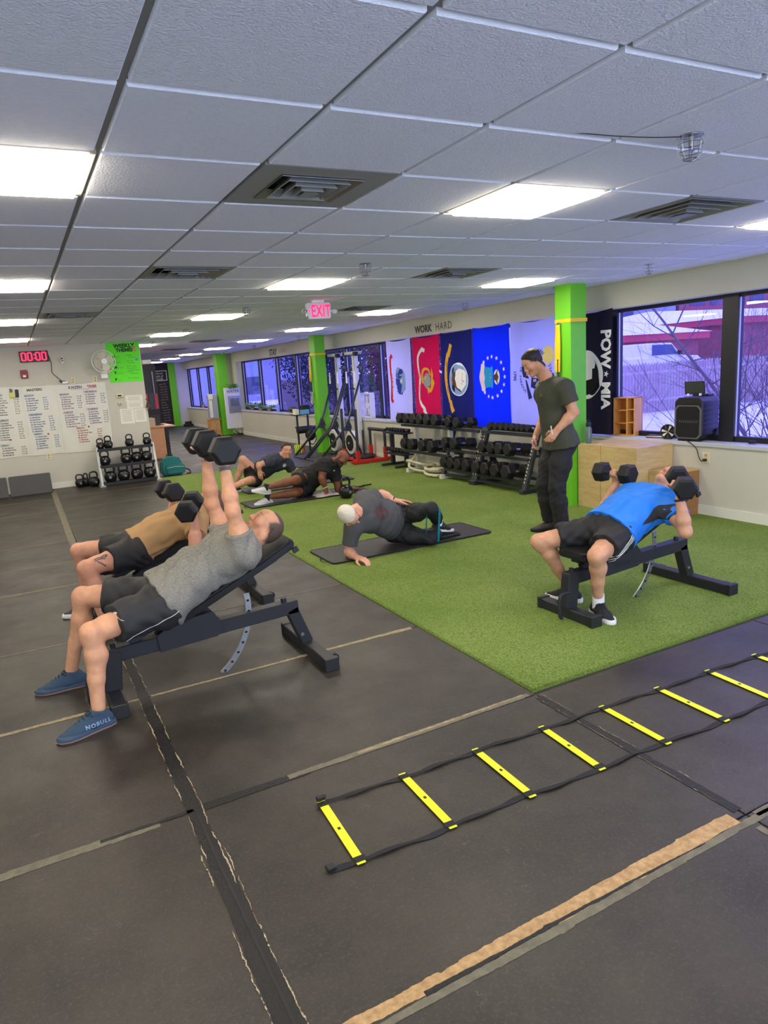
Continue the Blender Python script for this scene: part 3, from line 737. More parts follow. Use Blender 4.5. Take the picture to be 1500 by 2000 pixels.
# ---- exercise mats
def exmat(x0,x1,y0,y1,rz,label,strap=True):
    cx, cy = (x0+x1)/2,(y0+y1)/2
    t = thing('exercise_mat', label, 'mat', (cx,cy,.006), rz, group='black exercise mats')
    hx, hy, r = (x1-x0)/2,(y1-y0)/2,.045; poly = []
    for sx,sy,a0 in ((1,1,0),(-1,1,90),(-1,-1,180),(1,-1,270)):
        for k in range(5): a = R_(a0+k*22.5); poly.append((sx*(hx-r)+r*math.cos(a), sy*(hy-r)+r*math.sin(a)))
    build('pad', G().prism(poly, 0, .012), m_exmat, t, shift=False, bevel=.004)
    ring = [Vector((x,y,.009)) for x,y in poly]; g = G().tube(ring, .0065, 6, closed=True)
    build('edge_binding', g, m_web, t, shift=False, smooth='all')
    if strap:
        for y in (-.12,): 
            build('carry_strap', G().tube(bez([(-hx,y+.06,.012),(-hx-.03,y+.05,.02),(-hx-.055,y-.02,.008),(-hx-.045,y-.10,.018),(-hx,y-.12,.012)],6), .006, 6, flat=.4), m_web, t, shift=False, smooth='all')
    return t
exmat(2.44,4.28,5.73,6.33,0,'black exercise mat under the white-haired man')
exmat(2.70,4.53,9.02,9.60,0,'black exercise mat under the bald man in black')
exmat(3.03,4.86,10.22,10.80,0,'black exercise mat under the man in the navy t-shirt', False)

# ---- kettlebells
m_kb = M('kettlebell_iron', (22,22,24), .28, bump=.12, bscale=70)
def make_kb(R=.10):
    t = thing('kettlebell', 'kb', 'kettlebell', world=False)
    prof = [(.0,0),(.05,0),(.072,.012),(.093,.05),(.10,.09),(.096,.125),(.078,.158),(.045,.178),(.02,.182)]
    build('bell', G().lathe(prof, n=24), m_kb, t, shift=False, smooth=True)
    p = bez([(-.058,0,.15),(-.070,0,.20),(-.062,0,.245),(-.03,0,.268),(.03,0,.268),(.062,0,.245),(.070,0,.20),(.058,0,.15)],5)
    build('handle', G().tube(p, .0155, 10), m_kb, t, shift=False, smooth='all')
    build('face_badge', G().disc((0,-.0985,.09),(0,-1,0),.022,n=16,h=.003), M('badge_grey',(120,120,116),.5), t, shift=False)
    return t
KB = make_kb(); kbu = False
def kb(x,y,z,rz,label,group,s=1.0):
    global kbu
    if not kbu: kbu = True; KB.location = (x,y,z); KB.rotation_euler = (0,0,rz); KB.scale = (s,)*3; tag(KB,label,None,group); return
    dup(KB,(x,y,z),rot=(0,0,rz),label=label,group=group,scale=s)
t = thing('kettlebell_rack', 'three-shelf steel kettlebell rack against the whiteboard wall', 'rack', (1.75,13.5,0))
m_alurack = M('grey_steel_tube',(176,178,172),.35,metal=.6)
for x, s in ((1.24,-1),(2.24,1)):
    build('upright', G().bar((x,13.30,0),(x-.03*0,13.50,.70),.045,.05,(0,1,0)), m_alurack, t, bevel=.003)
    build('foot', G().box((x-.05,13.22,0),(x+.05,13.75,.02)), m_alurack, t)
for z,y0 in ((.655,13.46),(.355,13.40),(.045,13.32)):
    build('shelf', G().box((1.25,y0-.02,z-.02),(2.23,y0+.26,z)), m_black, t); build('shelf_lip', G().box((1.25,y0-.03,z-.035),(2.23,y0-.02,z+.02)), m_black, t)
sh = ((.655,13.58,'top shelf',[(1.32,.72),(1.46,.85),(1.84,.82),(2.16,.8)]),(.355,13.53,'middle shelf',[(1.36,1.0),(1.74,1.06),(1.93,1.06),(2.11,1.04)]),(.045,13.46,'bottom shelf',[(1.41,1.12),(1.645,1.12),(1.885,1.12),(2.12,1.12)]))
for z,y,nm,L in sh:
    for k,(x,s) in enumerate(L): kb(x,y,z,random.uniform(-.4,.4),f'black kettlebell, {OR[k]} from the left on the {nm} of the steel rack','kettlebells on the rack',s)
kb(.89,13.66,0,.1,'small black kettlebell on the floor, standing apart left of the others','kettlebells on the floor',.85)
kb(1.00,13.72,0,.9,'small black kettlebell on the floor, half hidden behind the bigger one','kettlebells on the floor',.85)
kb(1.12,13.50,0,.3,'larger black kettlebell on the floor beside the steel rack upright','kettlebells on the floor',1.0)
# ---- folded foam wedges by wall
m_foam = M('charcoal_vinyl',(62,62,62),.6,bump=.1,bscale=80)
for k,(x0,x1,lab) in enumerate(((-.26,.41,'charcoal foam pad leaning on the whiteboard wall, nearer the kettlebells'),(-.95,-.29,'charcoal foam pad leaning on the whiteboard wall, cut by the photo edge'))):
    t = thing('foam_pad', lab, 'pad', ((x0+x1)/2,13.4,0), group='foam pads by the wall')
    build('cushion', G().prism([(13.36,0),(13.44,0),(13.60,.34),(13.50,.345)], x0, x1, (0,0,0), (0,1,0), (0,0,1)), m_foam, t, bevel=.01, seg=2, smooth=True)
    build('base_strip', G().box((x0+.01,13.35,0),(x1-.01,13.43,.02)), m_black, t)
# ---- things on the left wall (y = 13.9)
WY = 13.9
ux, uz = (1,0,0), (0,0,1)
t = thing('wall_clock', 'red led digital timer reading 00:00 on the wall', 'clock', (.466,WY,2.38))
build('case', G().box((.232,WY-.04,2.295),(.70,WY,2.485)), m_black, t, bevel=.004)
m_led = M('red_led', (255,30,70), .5, emit=3.0)
def seg7(g, x, z, w, h, th):
    segs = [((x,z+h),(x+w,z+h)),((x,z),(x+w,z)),((x,z),(x,z+h/2)),((x,z+h/2),(x,z+h)),((x+w,z),(x+w,z+h/2)),((x+w,z+h/2),(x+w,z+h))]
    for a,b in segs:
        if a[0]==b[0]: g.box((a[0]-th/2,WY-.044,a[1]-th*.0),(a[0]+th/2,WY-.040,b[1]-th*.0))
        else: g.box((a[0]+th*.2,WY-.044,a[1]-th/2),(b[0]-th*.2,WY-.040,a[1]+th/2))
for k,x in enumerate((.262,.362,.492,.592)):
    g = G(); seg7(g, x+.006, 2.325, .062, .13, .022); build('digit', g, m_led, t)
g = G()
for z in (2.36,2.42): g.box((.460,WY-.044,z-.009),(.478,WY-.040,z+.009))
build('colon', g, m_led, t)
t = thing('fire_alarm', 'small red fire alarm strobe on the wall under the timer', 'alarm', (.265,WY,2.09))
build('case', G().box((.205,WY-.05,2.02),(.325,WY,2.165)), M('alarm_red',(150,30,34),.4), t, bevel=.012)
build('strobe_lens', G().box((.24,WY-.065,2.035),(.29,WY-.05,2.075)), m_white, t, bevel=.006)
build('horn_grille', G().box((.225,WY-.053,2.10),(.305,WY-.05,2.14)), M('alarm_dark',(96,24,26),.5), t)
t = thing('security_camera', 'small white wall camera with black lenses and hanging cable', 'camera', (.92,WY,2.30))
build('body', G().box((.89,WY-.07,2.24),(.94,WY,2.36)), m_white, t, bevel=.012, seg=2)
build('lens', G().disc((.912,WY-.071,2.33),(0,-1,0),.017,h=.008).disc((.915,WY-.071,2.29),(0,-1,0),.013,h=.008), m_black, t)
def cord(name, pts, r, mat, label, cat='cable', par=None):
    g = G().tube(bez(pts,8), r, 6)
    return solo(name, g, mat, label, cat, smooth='all') if par is None else build(name, g, mat, par, smooth='all')
cord('camera_cable', [(.92,WY-.02,2.24),(.94,WY-.012,2.1),(.97,WY-.01,2.02),(1.0,WY-.02,1.96)], .004, m_white, 'white cable from the small camera down to the outlet')
cord('timer_cable', [(.70,WY-.02,2.40),(.73,WY-.01,2.25),(.72,WY-.01,2.10),(.78,WY-.015,2.02),(.86,WY-.02,1.94),(.92,WY-.02,1.93)], .006, m_black, 'black cable hanging from the red timer')
cord('fan_cable', [(1.02,WY-.01,2.30),(1.15,WY-.01,2.20),(1.35,WY-.01,2.18),(1.5,WY-.01,2.2)], .004, m_white, 'thin cable running along the wall to the white fan')
m_ivory = M('ivory_plastic',(218,208,168),.45)
def outlet(x,z,lab,axis='y'):
    t = thing('wall_outlet', lab, 'outlet', (x,WY,z), group='wall outlets')
    build('cover_plate', G().box((x-.038,WY-.008,z-.06),(x+.038,WY,z+.06)), m_ivory, t, bevel=.003)
    build('sockets', G().cbox((x,WY-.009,z+.022),(.03,.003,.03)).cbox((x,WY-.009,z-.022),(.03,.003,.03)), M('ivory_dark',(170,158,120),.5), t)
outlet(1.05,1.93,'ivory outlet below the small camera above the plan sheet'); outlet(1.43,1.93,'ivory outlet below the white wall fan'); outlet(.45,.60,'ivory outlet just below the bottom edge of the plan sheet')
t = thing('power_adapter', 'white plug adapter at the end of the timer cable', 'adapter', (.90,WY,1.91)); build('block', G().box((.86,WY-.05,1.88),(.96,WY,1.925)), m_white, t, bevel=.006); build('plug_tail', G().cyl((.86,WY-.025,1.91),(.82,WY-.025,1.94),.012), m_black, t)
# fan
m_cage = M('fan_white',(236,234,224),.4)
t = thing('wall_fan', 'white oscillating wall fan beside the green poster', 'fan', (1.60,13.72,2.23))
fc = Vector((1.60,13.70,2.235)); g = G()
for r,dy in ((.20,0),(.205,.03),(.14,-.045),(.085,-.06),(.17,-.03),(.14,.07)): g.tube([fc+Vector((r*math.cos(a),dy,r*math.sin(a))) for a in [2*pi*k/36 for k in range(36)]], .003 if r < .2 else .006, 5, closed=True)
for k in range(40):
    a = 2*pi*k/40; c,s = math.cos(a),math.sin(a); g.tube([fc+Vector((r*c,dy,r*s)) for r,dy in ((.05,-.065),(.11,-.055),(.17,-.03),(.203,0))], .0014, 4)
    if k%2: g.tube([fc+Vector((r*c,dy,r*s)) for r,dy in ((.04,.08),(.14,.07),(.203,.03))], .0014, 4)
build('cage', g, m_cage, t)
hubo = build('hub', G().cyl(fc+Vector((0,-.075,0)),fc+Vector((0,-.05,0)),.055,n=24), m_white, t, bevel=.004)
for k in range(4):
    a = 2*pi*k/4+.4; g = G(); pts = [(.03,-.03),(.10,-.085),(.165,-.07),(.175,.02),(.12,.06),(.04,.03)]
    ca, sa = math.cos(a), math.sin(a)
    vs = []
    for dy in (0,.003): vs += [fc+Vector((x*ca-z*sa, dy+.25*z, x*sa+z*ca)) for x,z in pts]
    n = len(pts); g.add(vs, [tuple(range(n)), tuple(range(2*n-1,n-1,-1))]+[(i,i+n,(i+1)%n+n,(i+1)%n) for i in range(n)]); build('blade', g, M('fan_blade',(214,204,178),.4), t)
build('motor', G().cyl(fc+Vector((0,.05,0)),fc+Vector((0,.13,0)),.06,n=18), m_cage, t)
build('wall_mount', G().box((1.53,13.80,1.93),(1.65,13.90,2.08)).bar((1.59,13.86,2.05),(1.60,13.80,2.2),.05,.05), m_cage, t, bevel=.01)
# green poster
t = thing('green_poster', 'bright green hand-lettered weekly themes poster', 'poster', (1.99,WY,2.2))
build('sheet', G().box((1.69,WY-.006,1.845),(2.285,WY-.001,2.57)), M('neon_green_card',(96,236,20),.6), t)
py = WY-.0065; m_ink = M('marker_black',(16,40,24),.6); m_inkg = M('marker_green',(40,150,30),.6); m_inkf = M('pencil_green',(66,176,34),.7)
def wtext(s, size, x, z, mat, par, name='lettering', bold=0, y=None, sx=1, rot=0, align='LEFT'):
    c, s_ = math.cos(rot), math.sin(rot)
    return build(name, text_g(s, size, (x, y if y is not None else py, z), (c,0,s_), (-s_,0,c), bold, align, .0004, sx), mat, par)
wtext('WEEKLY', .098, 1.83, 2.475, m_ink, t, bold=.005, rot=.02); wtext('THEMES', .086, 1.86, 2.40, m_ink, t, bold=.005, rot=.02)
for k,(a,b,c) in enumerate((('M','onday','Mindful\n     Monday'),('T','uesday','Tune up\n  Tuesday'),('W','ednesday','Work with\nthe weather\n   Wednesday'),('T','hursday','Turn it\n    Thursday'),('F','riday','Flex  Friday !'))):
    z = 2.30-.10*k-(.0 if k<4 else .02)
    wtext(a, .058, 1.785, z, m_ink, t, bold=.005); wtext(b, .036, 1.83, z, m_inkf, t); wtext(c, .038, 2.02, z+.02, m_inkg, t)
build('sticker', G().prism([(-.03,.03),(.0,.045),(.03,.02),(.02,-.03),(.035,-.06),(0,-.07),(-.015,-.01)], 0, .0012, (2.19,py,2.46), ux, uz), M('sticker_pink',(226,120,96),.6), t)
build('sticker', G().prism([(-.03,.02),(.03,.03),(.025,-.02),(-.03,-.02)], 0, .0012, (2.22,py,2.25), ux, uz), M('sticker_blue',(90,160,190),.6), t)
build('sticker', G().prism([(-.03,.02),(.02,.03),(.03,-.02),(-.02,-.03)], 0, .0012, (1.72,py,2.10), ux, uz), M('sticker_brown',(200,110,70),.6), t)
# plan sheets
m_sheet = M('glossy_sheet',(214,212,192),.25,bump=.25,bscale=9)
def sheet(x0,x1,z0,z1,lab):
    t = thing('whiteboard_sheet', lab, 'whiteboard', ((x0+x1)/2,WY,(z0+z1)/2), group='whiteboard sheets')
    g = G(); n = 14; vs = []; rnd = random.Random(int(x0*100))
    for j in range(n+1):
        for i in range(n+1): vs.append((x0+(x1-x0)*i/n, WY-.006-.002*math.sin(i*.9+j*.4)-(.004*rnd.random()), z0+(z1-z0)*j/n+(.006*math.sin(i*.7) if j in (0,n) else 0)))
    fs = [(j*(n+1)+i,j*(n+1)+i+1,(j+1)*(n+1)+i+1,(j+1)*(n+1)+i) for j in range(n) for i in range(n)]
    build('film', G().add(vs,fs), m_sheet, t, smooth='all'); return t
sA = sheet(.735,1.592,.62,1.865,'glossy whiteboard sheet headed Kaizen Tribe, by the kettlebell rack')
sB = sheet(.175,.732,.635,1.87,'glossy whiteboard sheet headed Masters')
sC = sheet(-1.05,.172,.645,1.88,'glossy whiteboard sheet cut by the photo edge')
py = WY-.0135
m_pk = M('marker_grey',(92,92,88),.6); m_pb = M('marker_blue',(60,90,150),.6); m_pp = M('marker_purple',(120,84,130),.6); m_pr = M('marker_red',(176,60,70),.6)
EX = ['Front Squat','DB Bench Press','Row Erg Cals','DB Walking Lunge','Push Press','Hang Power Clean','Barbell Row','Goblet Squat','Band Pull Apart','Single Leg RDL','Plank Hold','Farmer Carry','Incline DB Press','Strict Pull Up','KB Swing','Box Step Up','Bike Sprint','Side Plank','Ring Row','Back Squat']
rx = random.Random(5)
def plan_block(par, x, z, day, n, ink, w=.30, cs=.033):
    wtext(day, cs*1.1, x+.012, z, ink, par, bold=.001)
    b = G(); bx_ = .012+len(day)*cs*.68
    for (a0,c0,a1,c1) in ((x,z-.012,x+bx_,z-.010),(x,z+.032,x+bx_,z+.034),(x,z-.012,x+.002,z+.034),(x+bx_-.002,z-.012,x+bx_,z+.034)): b.box((a0,py-.0012,c0),(a1,py-.0004,c1))
    build('heading_box', b, ink, par)
    L = [f'{chr(65+k//2)}{k%2+1}. '+rx.choice(EX) for k in range(n)]; Rr = [f'{rx.randint(3,5)} x {rx.choice((6,8,10,12,15))}' for k in range(n)]
    for k in range(n):
        wtext(L[k], cs*.95, x+.015+rx.uniform(0,.01), z-.05-.041*k, ink, par, rot=rx.uniform(-.01,.02), sx=.84, bold=.0010)
        wtext(Rr[k], cs*.95, x+w, z-.05-.041*k+.004, ink, par, bold=.0010)
wtext('MASTERS', .062, .26, 1.79, m_pk, sB, bold=.002); wtext('KAIZEN', .066, .95, 1.785, m_pp, sA, bold=.002); wtext('TRIBE', .066, 1.27, 1.785, m_pr, sA, bold=.002)
build('underline', G().box((.99,py-.001,1.765),(1.40,py,1.768)), m_pb, sA)
plan_block(sB,.20,1.70,'MONDAY',6,m_pb); plan_block(sB,.22,1.36,'WEDNESDAY',7,m_pb,.33); plan_block(sB,.26,1.01,'FRIDAY',6,m_pb,.33)
plan_block(sA,.78,1.68,'MONDAY',6,m_pp,.29); plan_block(sA,1.20,1.70,'WEDNESDAY',5,m_pp,.28); plan_block(sA,.80,1.35,'TUESDAY',6,m_pp,.28); plan_block(sA,1.21,1.38,'THURSDAY',6,m_pp,.28); plan_block(sA,.98,1.05,'FRIDAY',6,m_pr,.36)
plan_block(sC,-.30,1.74,'MONDAY',8,m_pk,.33); plan_block(sC,-.30,1.30,'THURSDAY',8,m_pk,.33); plan_block(sC,-.30,.86,'FRIDAY',4,m_pk,.33); plan_block(sC,-.85,1.6,'TUESDAY',9,m_pk,.33)
m_dot = M('red_magnet',(206,50,70),.4)
for (x,z,l) in ((1.20,1.075,'by the Friday list of the Kaizen sheet'),(.50,1.01,'by the Friday list of the Masters sheet'),(-.12,.965,'on the sheet at the photo edge')): solo('round_magnet', G().disc((x,WY-.012,z),(0,-1,0),.016,h=.012), m_dot, 'red round magnet '+l, 'magnet', 'red magnets')
t = thing('marker_caddy', 'yellow and grey magnetic marker caddy beside black eraser', 'caddy', (.03,WY,1.80)); build('pouch', G().box((-.02,WY-.05,1.70),(.045,WY-.012,1.79)), M('caddy_yellow',(214,206,60),.5), t, bevel=.004); build('markers', G().cyl((0,WY-.03,1.79),(0,WY-.03,1.86),.01).cyl((.025,WY-.03,1.79),(.025,WY-.03,1.85),.01), m_pk, t)
t = thing('board_eraser', 'black eraser stuck on the whiteboard sheet', 'eraser', (.10,WY,1.77)); build('felt', G().cbox((.10,WY-.03,1.77),(.055,.03,.135),(0,.06,0)), m_black, t, bevel=.006)
# papers, thermostat, bell
def paper(x0,x1,z0,z1,rot,lab):
    t = thing('paper_notice', lab, 'paper', ((x0+x1)/2,WY,(z0+z1)/2), group='paper notices'); cx,cz = (x0+x1)/2,(z0+z1)/2
    build('sheet', G().cbox((cx,WY-.003,cz),(x1-x0,.003,z1-z0),(0,rot,0)), m_paper, t); g = G()
    n = int((z1-z0)/.022)
    for k in range(n-1): g.cbox((cx-.01*(k%3),WY-.0052,z1-.03-.02*k),((x1-x0)*(.75-.1*(k%2)),.0008,.006),(0,rot,0))
    build('print_lines', g, M('print_grey',(176,174,160),.7), t)
paper(1.92,2.235,1.47,1.59,.03,'printed paper notice beside the thermostat, upper sheet'); paper(1.93,2.23,1.345,1.465,.03,'printed paper notice just below the upper one'); paper(1.785,2.04,1.06,1.345,.02,'large printed notice, left of the lower pair'); paper(2.05,2.262,1.075,1.33,.02,'large printed notice, right of the lower pair')
t = thing('thermostat','ivory thermostat on the wall below the green poster','thermostat',(1.82,WY,1.60)); build('case', G().box((1.755,WY-.03,1.56),(1.885,WY,1.64)), m_ivory, t, bevel=.006); build('screen', G().box((1.78,WY-.032,1.585),(1.85,WY-.03,1.61)), m_dark, t)
t = thing('round_sensor','round pale wall sensor below the thermostat','sensor',(1.815,WY,1.45)); build('dome', G().lathe([(.042,0),(.042,.015),(.028,.03),(.0,.034)],(1.815,WY,1.45),(0,-1,0)), m_ivory, t, smooth=True); build('button', G().disc((1.815,WY-.034,1.45),(0,-1,0),.012), m_pk, t)
t = thing('wall_bell','small dark brass bell hanging at the wall corner','bell',(2.31,13.86,1.42)); build('bell_cup', G().lathe([(.05,0),(.047,.01),(.03,.06),(.018,.10),(.0,.11)],(2.31,13.84,1.34),n=14), M('dark_brass',(62,44,30),.4,metal=.6), t, smooth=True); build('bracket', G().tube([(2.31,13.84,1.45),(2.31,13.85,1.50),(2.29,13.90,1.50)],.008,6), m_black, t)
# ---- flags on the window side: cloth x = 6.40, local u = down, v = toward the camera (-y)
def flag(name, label, y0, y1, z0, z1, col, seed, trans=.35, fold=.010, cat='flag'):
    """y0 = end nearer the camera"""
    t = thing(name, label, cat, (6.40,(y0+y1)/2,z1), group='flags over the windows')
    def fx(y, z):
        return 6.405-fold*(math.sin((y-y0)*9+seed)*(.4+.6*(z1-z)/(z1-z0))+.6*math.sin((y-y0)*21+z*2.1+seed*2))
    nx, nz = 36, 40; vs = []
    for j in range(nz+1):
        for i in range(nx+1):
            u, v = i/nx, j/nz; z = z1-(z1-z0)*v; sag = .035*math.sin(pi*u)*(1-v)*(1-v)
            pinch = .012*math.sin(v*4+seed)*(1 if u > .5 else -1)*abs(u-.5)*2
            y = y0+(y1-y0)*u+pinch; vs.append((fx(y,z), y, z-sag))
    fs = [(j*(nx+1)+i,j*(nx+1)+i+1,(j+1)*(nx+1)+i+1,(j+1)*(nx+1)+i) for j in range(nz) for i in range(nx)]
    key = f'flag_cloth_{col}'
    m = M(key, col, .85, var=.06, vscale=90, bump=.1, bscale=500, spec=.2)
    if trans:
        nt = m.node_tree; tr = nt.nodes.new('ShaderNodeBsdfTranslucent'); tr.inputs[0].default_value = lin(col); mx = nt.nodes.new('ShaderNodeMixShader'); mx.inputs[0].default_value = trans
        nt.links.new(nt.nodes['Principled BSDF'].outputs[0], mx.inputs[1]); nt.links.new(tr.outputs[0], mx.inputs[2]); nt.links.new(mx.outputs[0], nt.nodes['Material Output'].inputs[0])
    build('cloth', G().add(vs, fs), m, t, smooth='all')
    cy, cz = (y0+y1)/2, (z0+z1)/2
    def put(nm, g2, mat, lift=.004):        # g2: flat shape, x = down the flag, y = along +y, centred on it
        vs = [(fx(cy+v[1], cz-v[0])-lift, cy+v[1], cz-v[0]) for v in g2.v]
        return build(nm, G().add(vs, g2.f), mat, t)
    return t, put
def poly2(pts): return G().add([(x,y,0) for x,y in pts], [tuple(range(len(pts)))])
def strip2(pts, w):             # ribbon of quads along a 2D path
    P = [Vector((p[0],p[1],0)) for p in bez([(a,b,0) for a,b in pts],6)]; vs = []; n = len(P)
    for i,p in enumerate(P):
        d = (P[min(i+1,n-1)]-P[max(i-1,0)]).normalized(); s = Vector((-d.y,d.x,0)); ww = w[0]+(w[1]-w[0])*i/(n-1) if isinstance(w,tuple) else w
        vs += [p+s*ww/2, p-s*ww/2]
    return G().add(vs, [(2*i,2*i+1,2*i+3,2*i+2) for i in range(n-1)])
def circ2(c, rx, ry, n=28): return poly2([(c[0]+rx*math.cos(2*pi*k/n), c[1]+ry*math.sin(2*pi*k/n)) for k in range(n)])
def star2(c, r, n=5, inner=.4, a0=pi/2): return poly2([(c[0]+(r if k%2==0 else r*inner)*math.cos(a0+k*pi/n), c[1]+(r if k%2==0 else r*inner)*math.sin(a0+k*pi/n)) for k in range(2*n)])
def text2(s, size, c, bold=0, align='CENTER', space=1.0, rot=0):
    cc, ss = math.cos(rot), math.sin(rot); return text_g(s, size, (c[0],c[1],0), (cc,ss,0), (ss,-cc,0), bold, align, 0, 1.0, space)
def arc_text(s, size, r, t0, t1, low=True):
    g = G(); n = len(s)
    for k,ch in enumerate(s):
        t = t0+(t1-t0)*k/(n-1); c, q = math.cos(t), math.sin(t)
        if ch == ' ': continue
        if low: g.merge(text_g(ch, size, (r*q, r*c, 0), (c,-q,0), (-q,-c,0), .001, 'CENTER', 0))
        else: g.merge(text_g(ch, size, (r*q, -r*c, 0), (c,q,0), (q,-c,0), .001, 'CENTER', 0))
    return g
K = lambda n,c: M('flag_'+n, c, .8, spec=.2)
k_red, k_white, k_blue, k_gold, k_lb, k_brown, k_navy, k_cream, k_grey = K('red',(200,24,40)),K('white',(235,232,240)),K('royal',(50,60,170)),K('gold',(222,168,50)),K('pale_blue',(130,165,220)),K('brown',(96,66,50)),K('navy',(40,48,110)),K('cream',(236,214,150)),K('grey',(150,156,176))
# army
t, put = flag('army_flag','white flag with red United States Army scroll and blue emblem, farthest of the flags',10.81,11.68,.79,2.275,(214,212,236),1)
put('scroll', strip2([(-.46,.22),(-.40,.30),(-.2,.30),(0,.27),(.2,.285),(.33,.31),(.40,.27)], .075), k_red)
put('scroll_tail', strip2([(.58,.16),(.66,.13)], .03), k_red)
put('lettering', text2('UNITED STATES ARMY', .062, (-.03,.262), .001), k_white, .007)
put('emblem_field', poly2([(-.20,.13),(.02,.16),(.20,.11),(.24,-.02),(.16,-.19),(.02,-.22),(-.10,-.2),(-.2,-.12),(-.24,.02)]), k_lb)
put('emblem_flag', poly2([(-.24,.08),(-.08,.14),(-.03,.0),(-.10,-.16),(-.20,-.10)]), k_blue,.006); put('emblem_flag', poly2([(.08,.12),(.24,.06),(.26,-.06),(.12,-.16),(.05,-.02)]), k_blue,.006)
put('emblem_armour', poly2([(-.05,.14),(.08,.14),(.06,-.02),(-.02,-.02)]), k_blue,.007)
g = G()
for a in (-.5,-.25,0,.25,.5): g.merge(strip2([(0.01,-.02),(.01+.2*math.sin(a),-.02-.2*math.cos(a))], .012))
put('emblem_staffs', g, k_white,.008); put('emblem_dots', circ2((.14,.10),.014,.014).merge(circ2((.20,.10),.014,.014)), k_navy,.008)
# marines
t, put = flag('marine_flag','red flag with white scroll and gold globe emblem',9.865,10.72,.79,2.275,(226,20,62),2.2,.45)
put('scroll', strip2([(-.52,.08),(-.50,.14),(-.40,.26),(-.25,.27),(-.05,.21),(.1,.23),(.3,.25),(.42,.20),(.5,.12),(.58,.10)], .062), k_white)
put('scroll_tail', poly2([(-.56,.12),(-.52,.03),(-.46,.05),(-.49,.14)]), k_white); put('scroll_tail', poly2([(.50,.15),(.57,.03),(.60,.08),(.55,.16)]), k_white)
put('lettering', text2('UNITED STATES', .04, (-.17,.225), .0008), k_red,.007); put('lettering', text2('MARINE CORPS', .04, (.22,.232), .0008), k_red,.007)
put('globe', circ2((.02,.0),.13,.115), k_grey,.006)
g = G()
for a in (-.08,0,.08): g.merge(strip2([(.02+a,-.10),(.02+a*1.3,0),(.02+a,.10)], .008))
put('globe_lines', g, k_navy,.007); put('continents', poly2([(-.06,.06),(.0,.08),(.02,.0),(.06,-.02),(.04,-.07),(-.02,-.04),(-.07,0)]), k_gold,.008)
put('anchor', strip2([(-.19,.04),(-.16,.10),(-.06,.135),(.06,.12)], .05), k_gold,.007); put('anchor', strip2([(-.19,.04),(-.16,-.06),(-.07,-.12)], .04), k_gold,.007)
put('eagle', poly2([(-.20,-.16),(-.03,-.14),(.0,-.20),(.06,-.23),(.16,-.17),(.22,-.12),(.21,-.05),(.12,-.12),(.02,-.13),(-.08,-.20)]), k_gold,.008); put('anchor_fluke', poly2([(.13,.02),(.24,-.03),(.19,-.10),(.13,-.07)]), k_gold,.007)
# navy
t, put = flag('navy_flag','dark navy flag with gold scroll and round ship seal',8.96,9.84,.80,2.28,(30,36,92),3.1,.4)
put('scroll', strip2([(-.40,.22),(-.25,.27),(-.02,.30),(.2,.27),(.38,.20)], .075), k_gold)
put('scroll_tail', strip2([(-.54,.12),(-.44,.17),(-.36,.22)], .09), k_gold); put('scroll_tail', strip2([(.36,.18),(.46,.15),(.54,.10)], .09), k_gold)
put('lettering', text2('UNITED STATES NAVY', .05, (-.02,.275), .001), k_navy,.007)
put('seal_rim', circ2((.02,-.06),.265,.255), k_white,.005); put('seal', circ2((.02,-.06),.25,.24), k_lb,.006)
put('seal_sky', poly2([(-.18,-.16),(-.12,-.0),(0,.03),(.14,0),(.2,-.14),(.1,-.26),(-.08,-.27)]), k_white,.007)
put('eagle', poly2([(-.2,-.13),(-.15,-.02),(-.06,.08),(.02,.11),(.10,.08),(.17,.0),(.23,-.13),(.15,-.08),(.07,-.01),(-.02,.02),(-.10,-.03)]), k_brown,.008)
g = G().merge(strip2([(-.04,-.10),(.1,-.16)],.012)).merge(strip2([(.0,-.05),(.06,-.22)],.010)).merge(strip2([(-.08,-.18),(.04,-.16)],.008)); put('anchor', g, k_navy,.009)
# air force
t, put = flag('air_force_flag','bright blue flag with ring of white stars and shield',8.03,8.93,.79,2.285,(12,52,226),4.4,.5)
g = G()
for k in range(13):
    a = -pi/2+ (k-6)*(2*pi/16.5); g.merge(star2((.0+.30*math.sin(a+pi/2), -.02-.30*math.cos(a+pi/2)+.0), .036))
put('stars', g, k_white,.006)
put('cloud_scroll', poly2([(-.22,.17),(-.20,.24),(-.12,.26),(-.05,.29),(.0,.30),(.05,.29),(.12,.26),(.20,.24),(.22,.17),(.14,.15),(.07,.18),(0,.16),(-.07,.18),(-.14,.15)]), K('pinkish',(226,206,226)),.006)
put('shield', poly2([(-.16,.16),(-.14,.0),(-.17,-.04),(-.13,-.06),(.13,-.06),(.17,-.04),(.14,.0),(.16,.16),(.07,.18),(0,.16),(-.07,.18)]), K('shield_blue',(40,150,226)),.007)
put('thunderbolt', star2((.0,.06),.085,8,.3), k_gold,.009)
put('cloud', circ2((.0,-.14),.11,.06), k_white,.007); put('eagle', poly2([(-.16,-.19),(-.05,-.12),(-.03,-.08),(.04,-.08),(.05,-.12),(.17,-.19),(.06,-.15),(.0,-.18),(-.06,-.15)]), k_brown,.009)
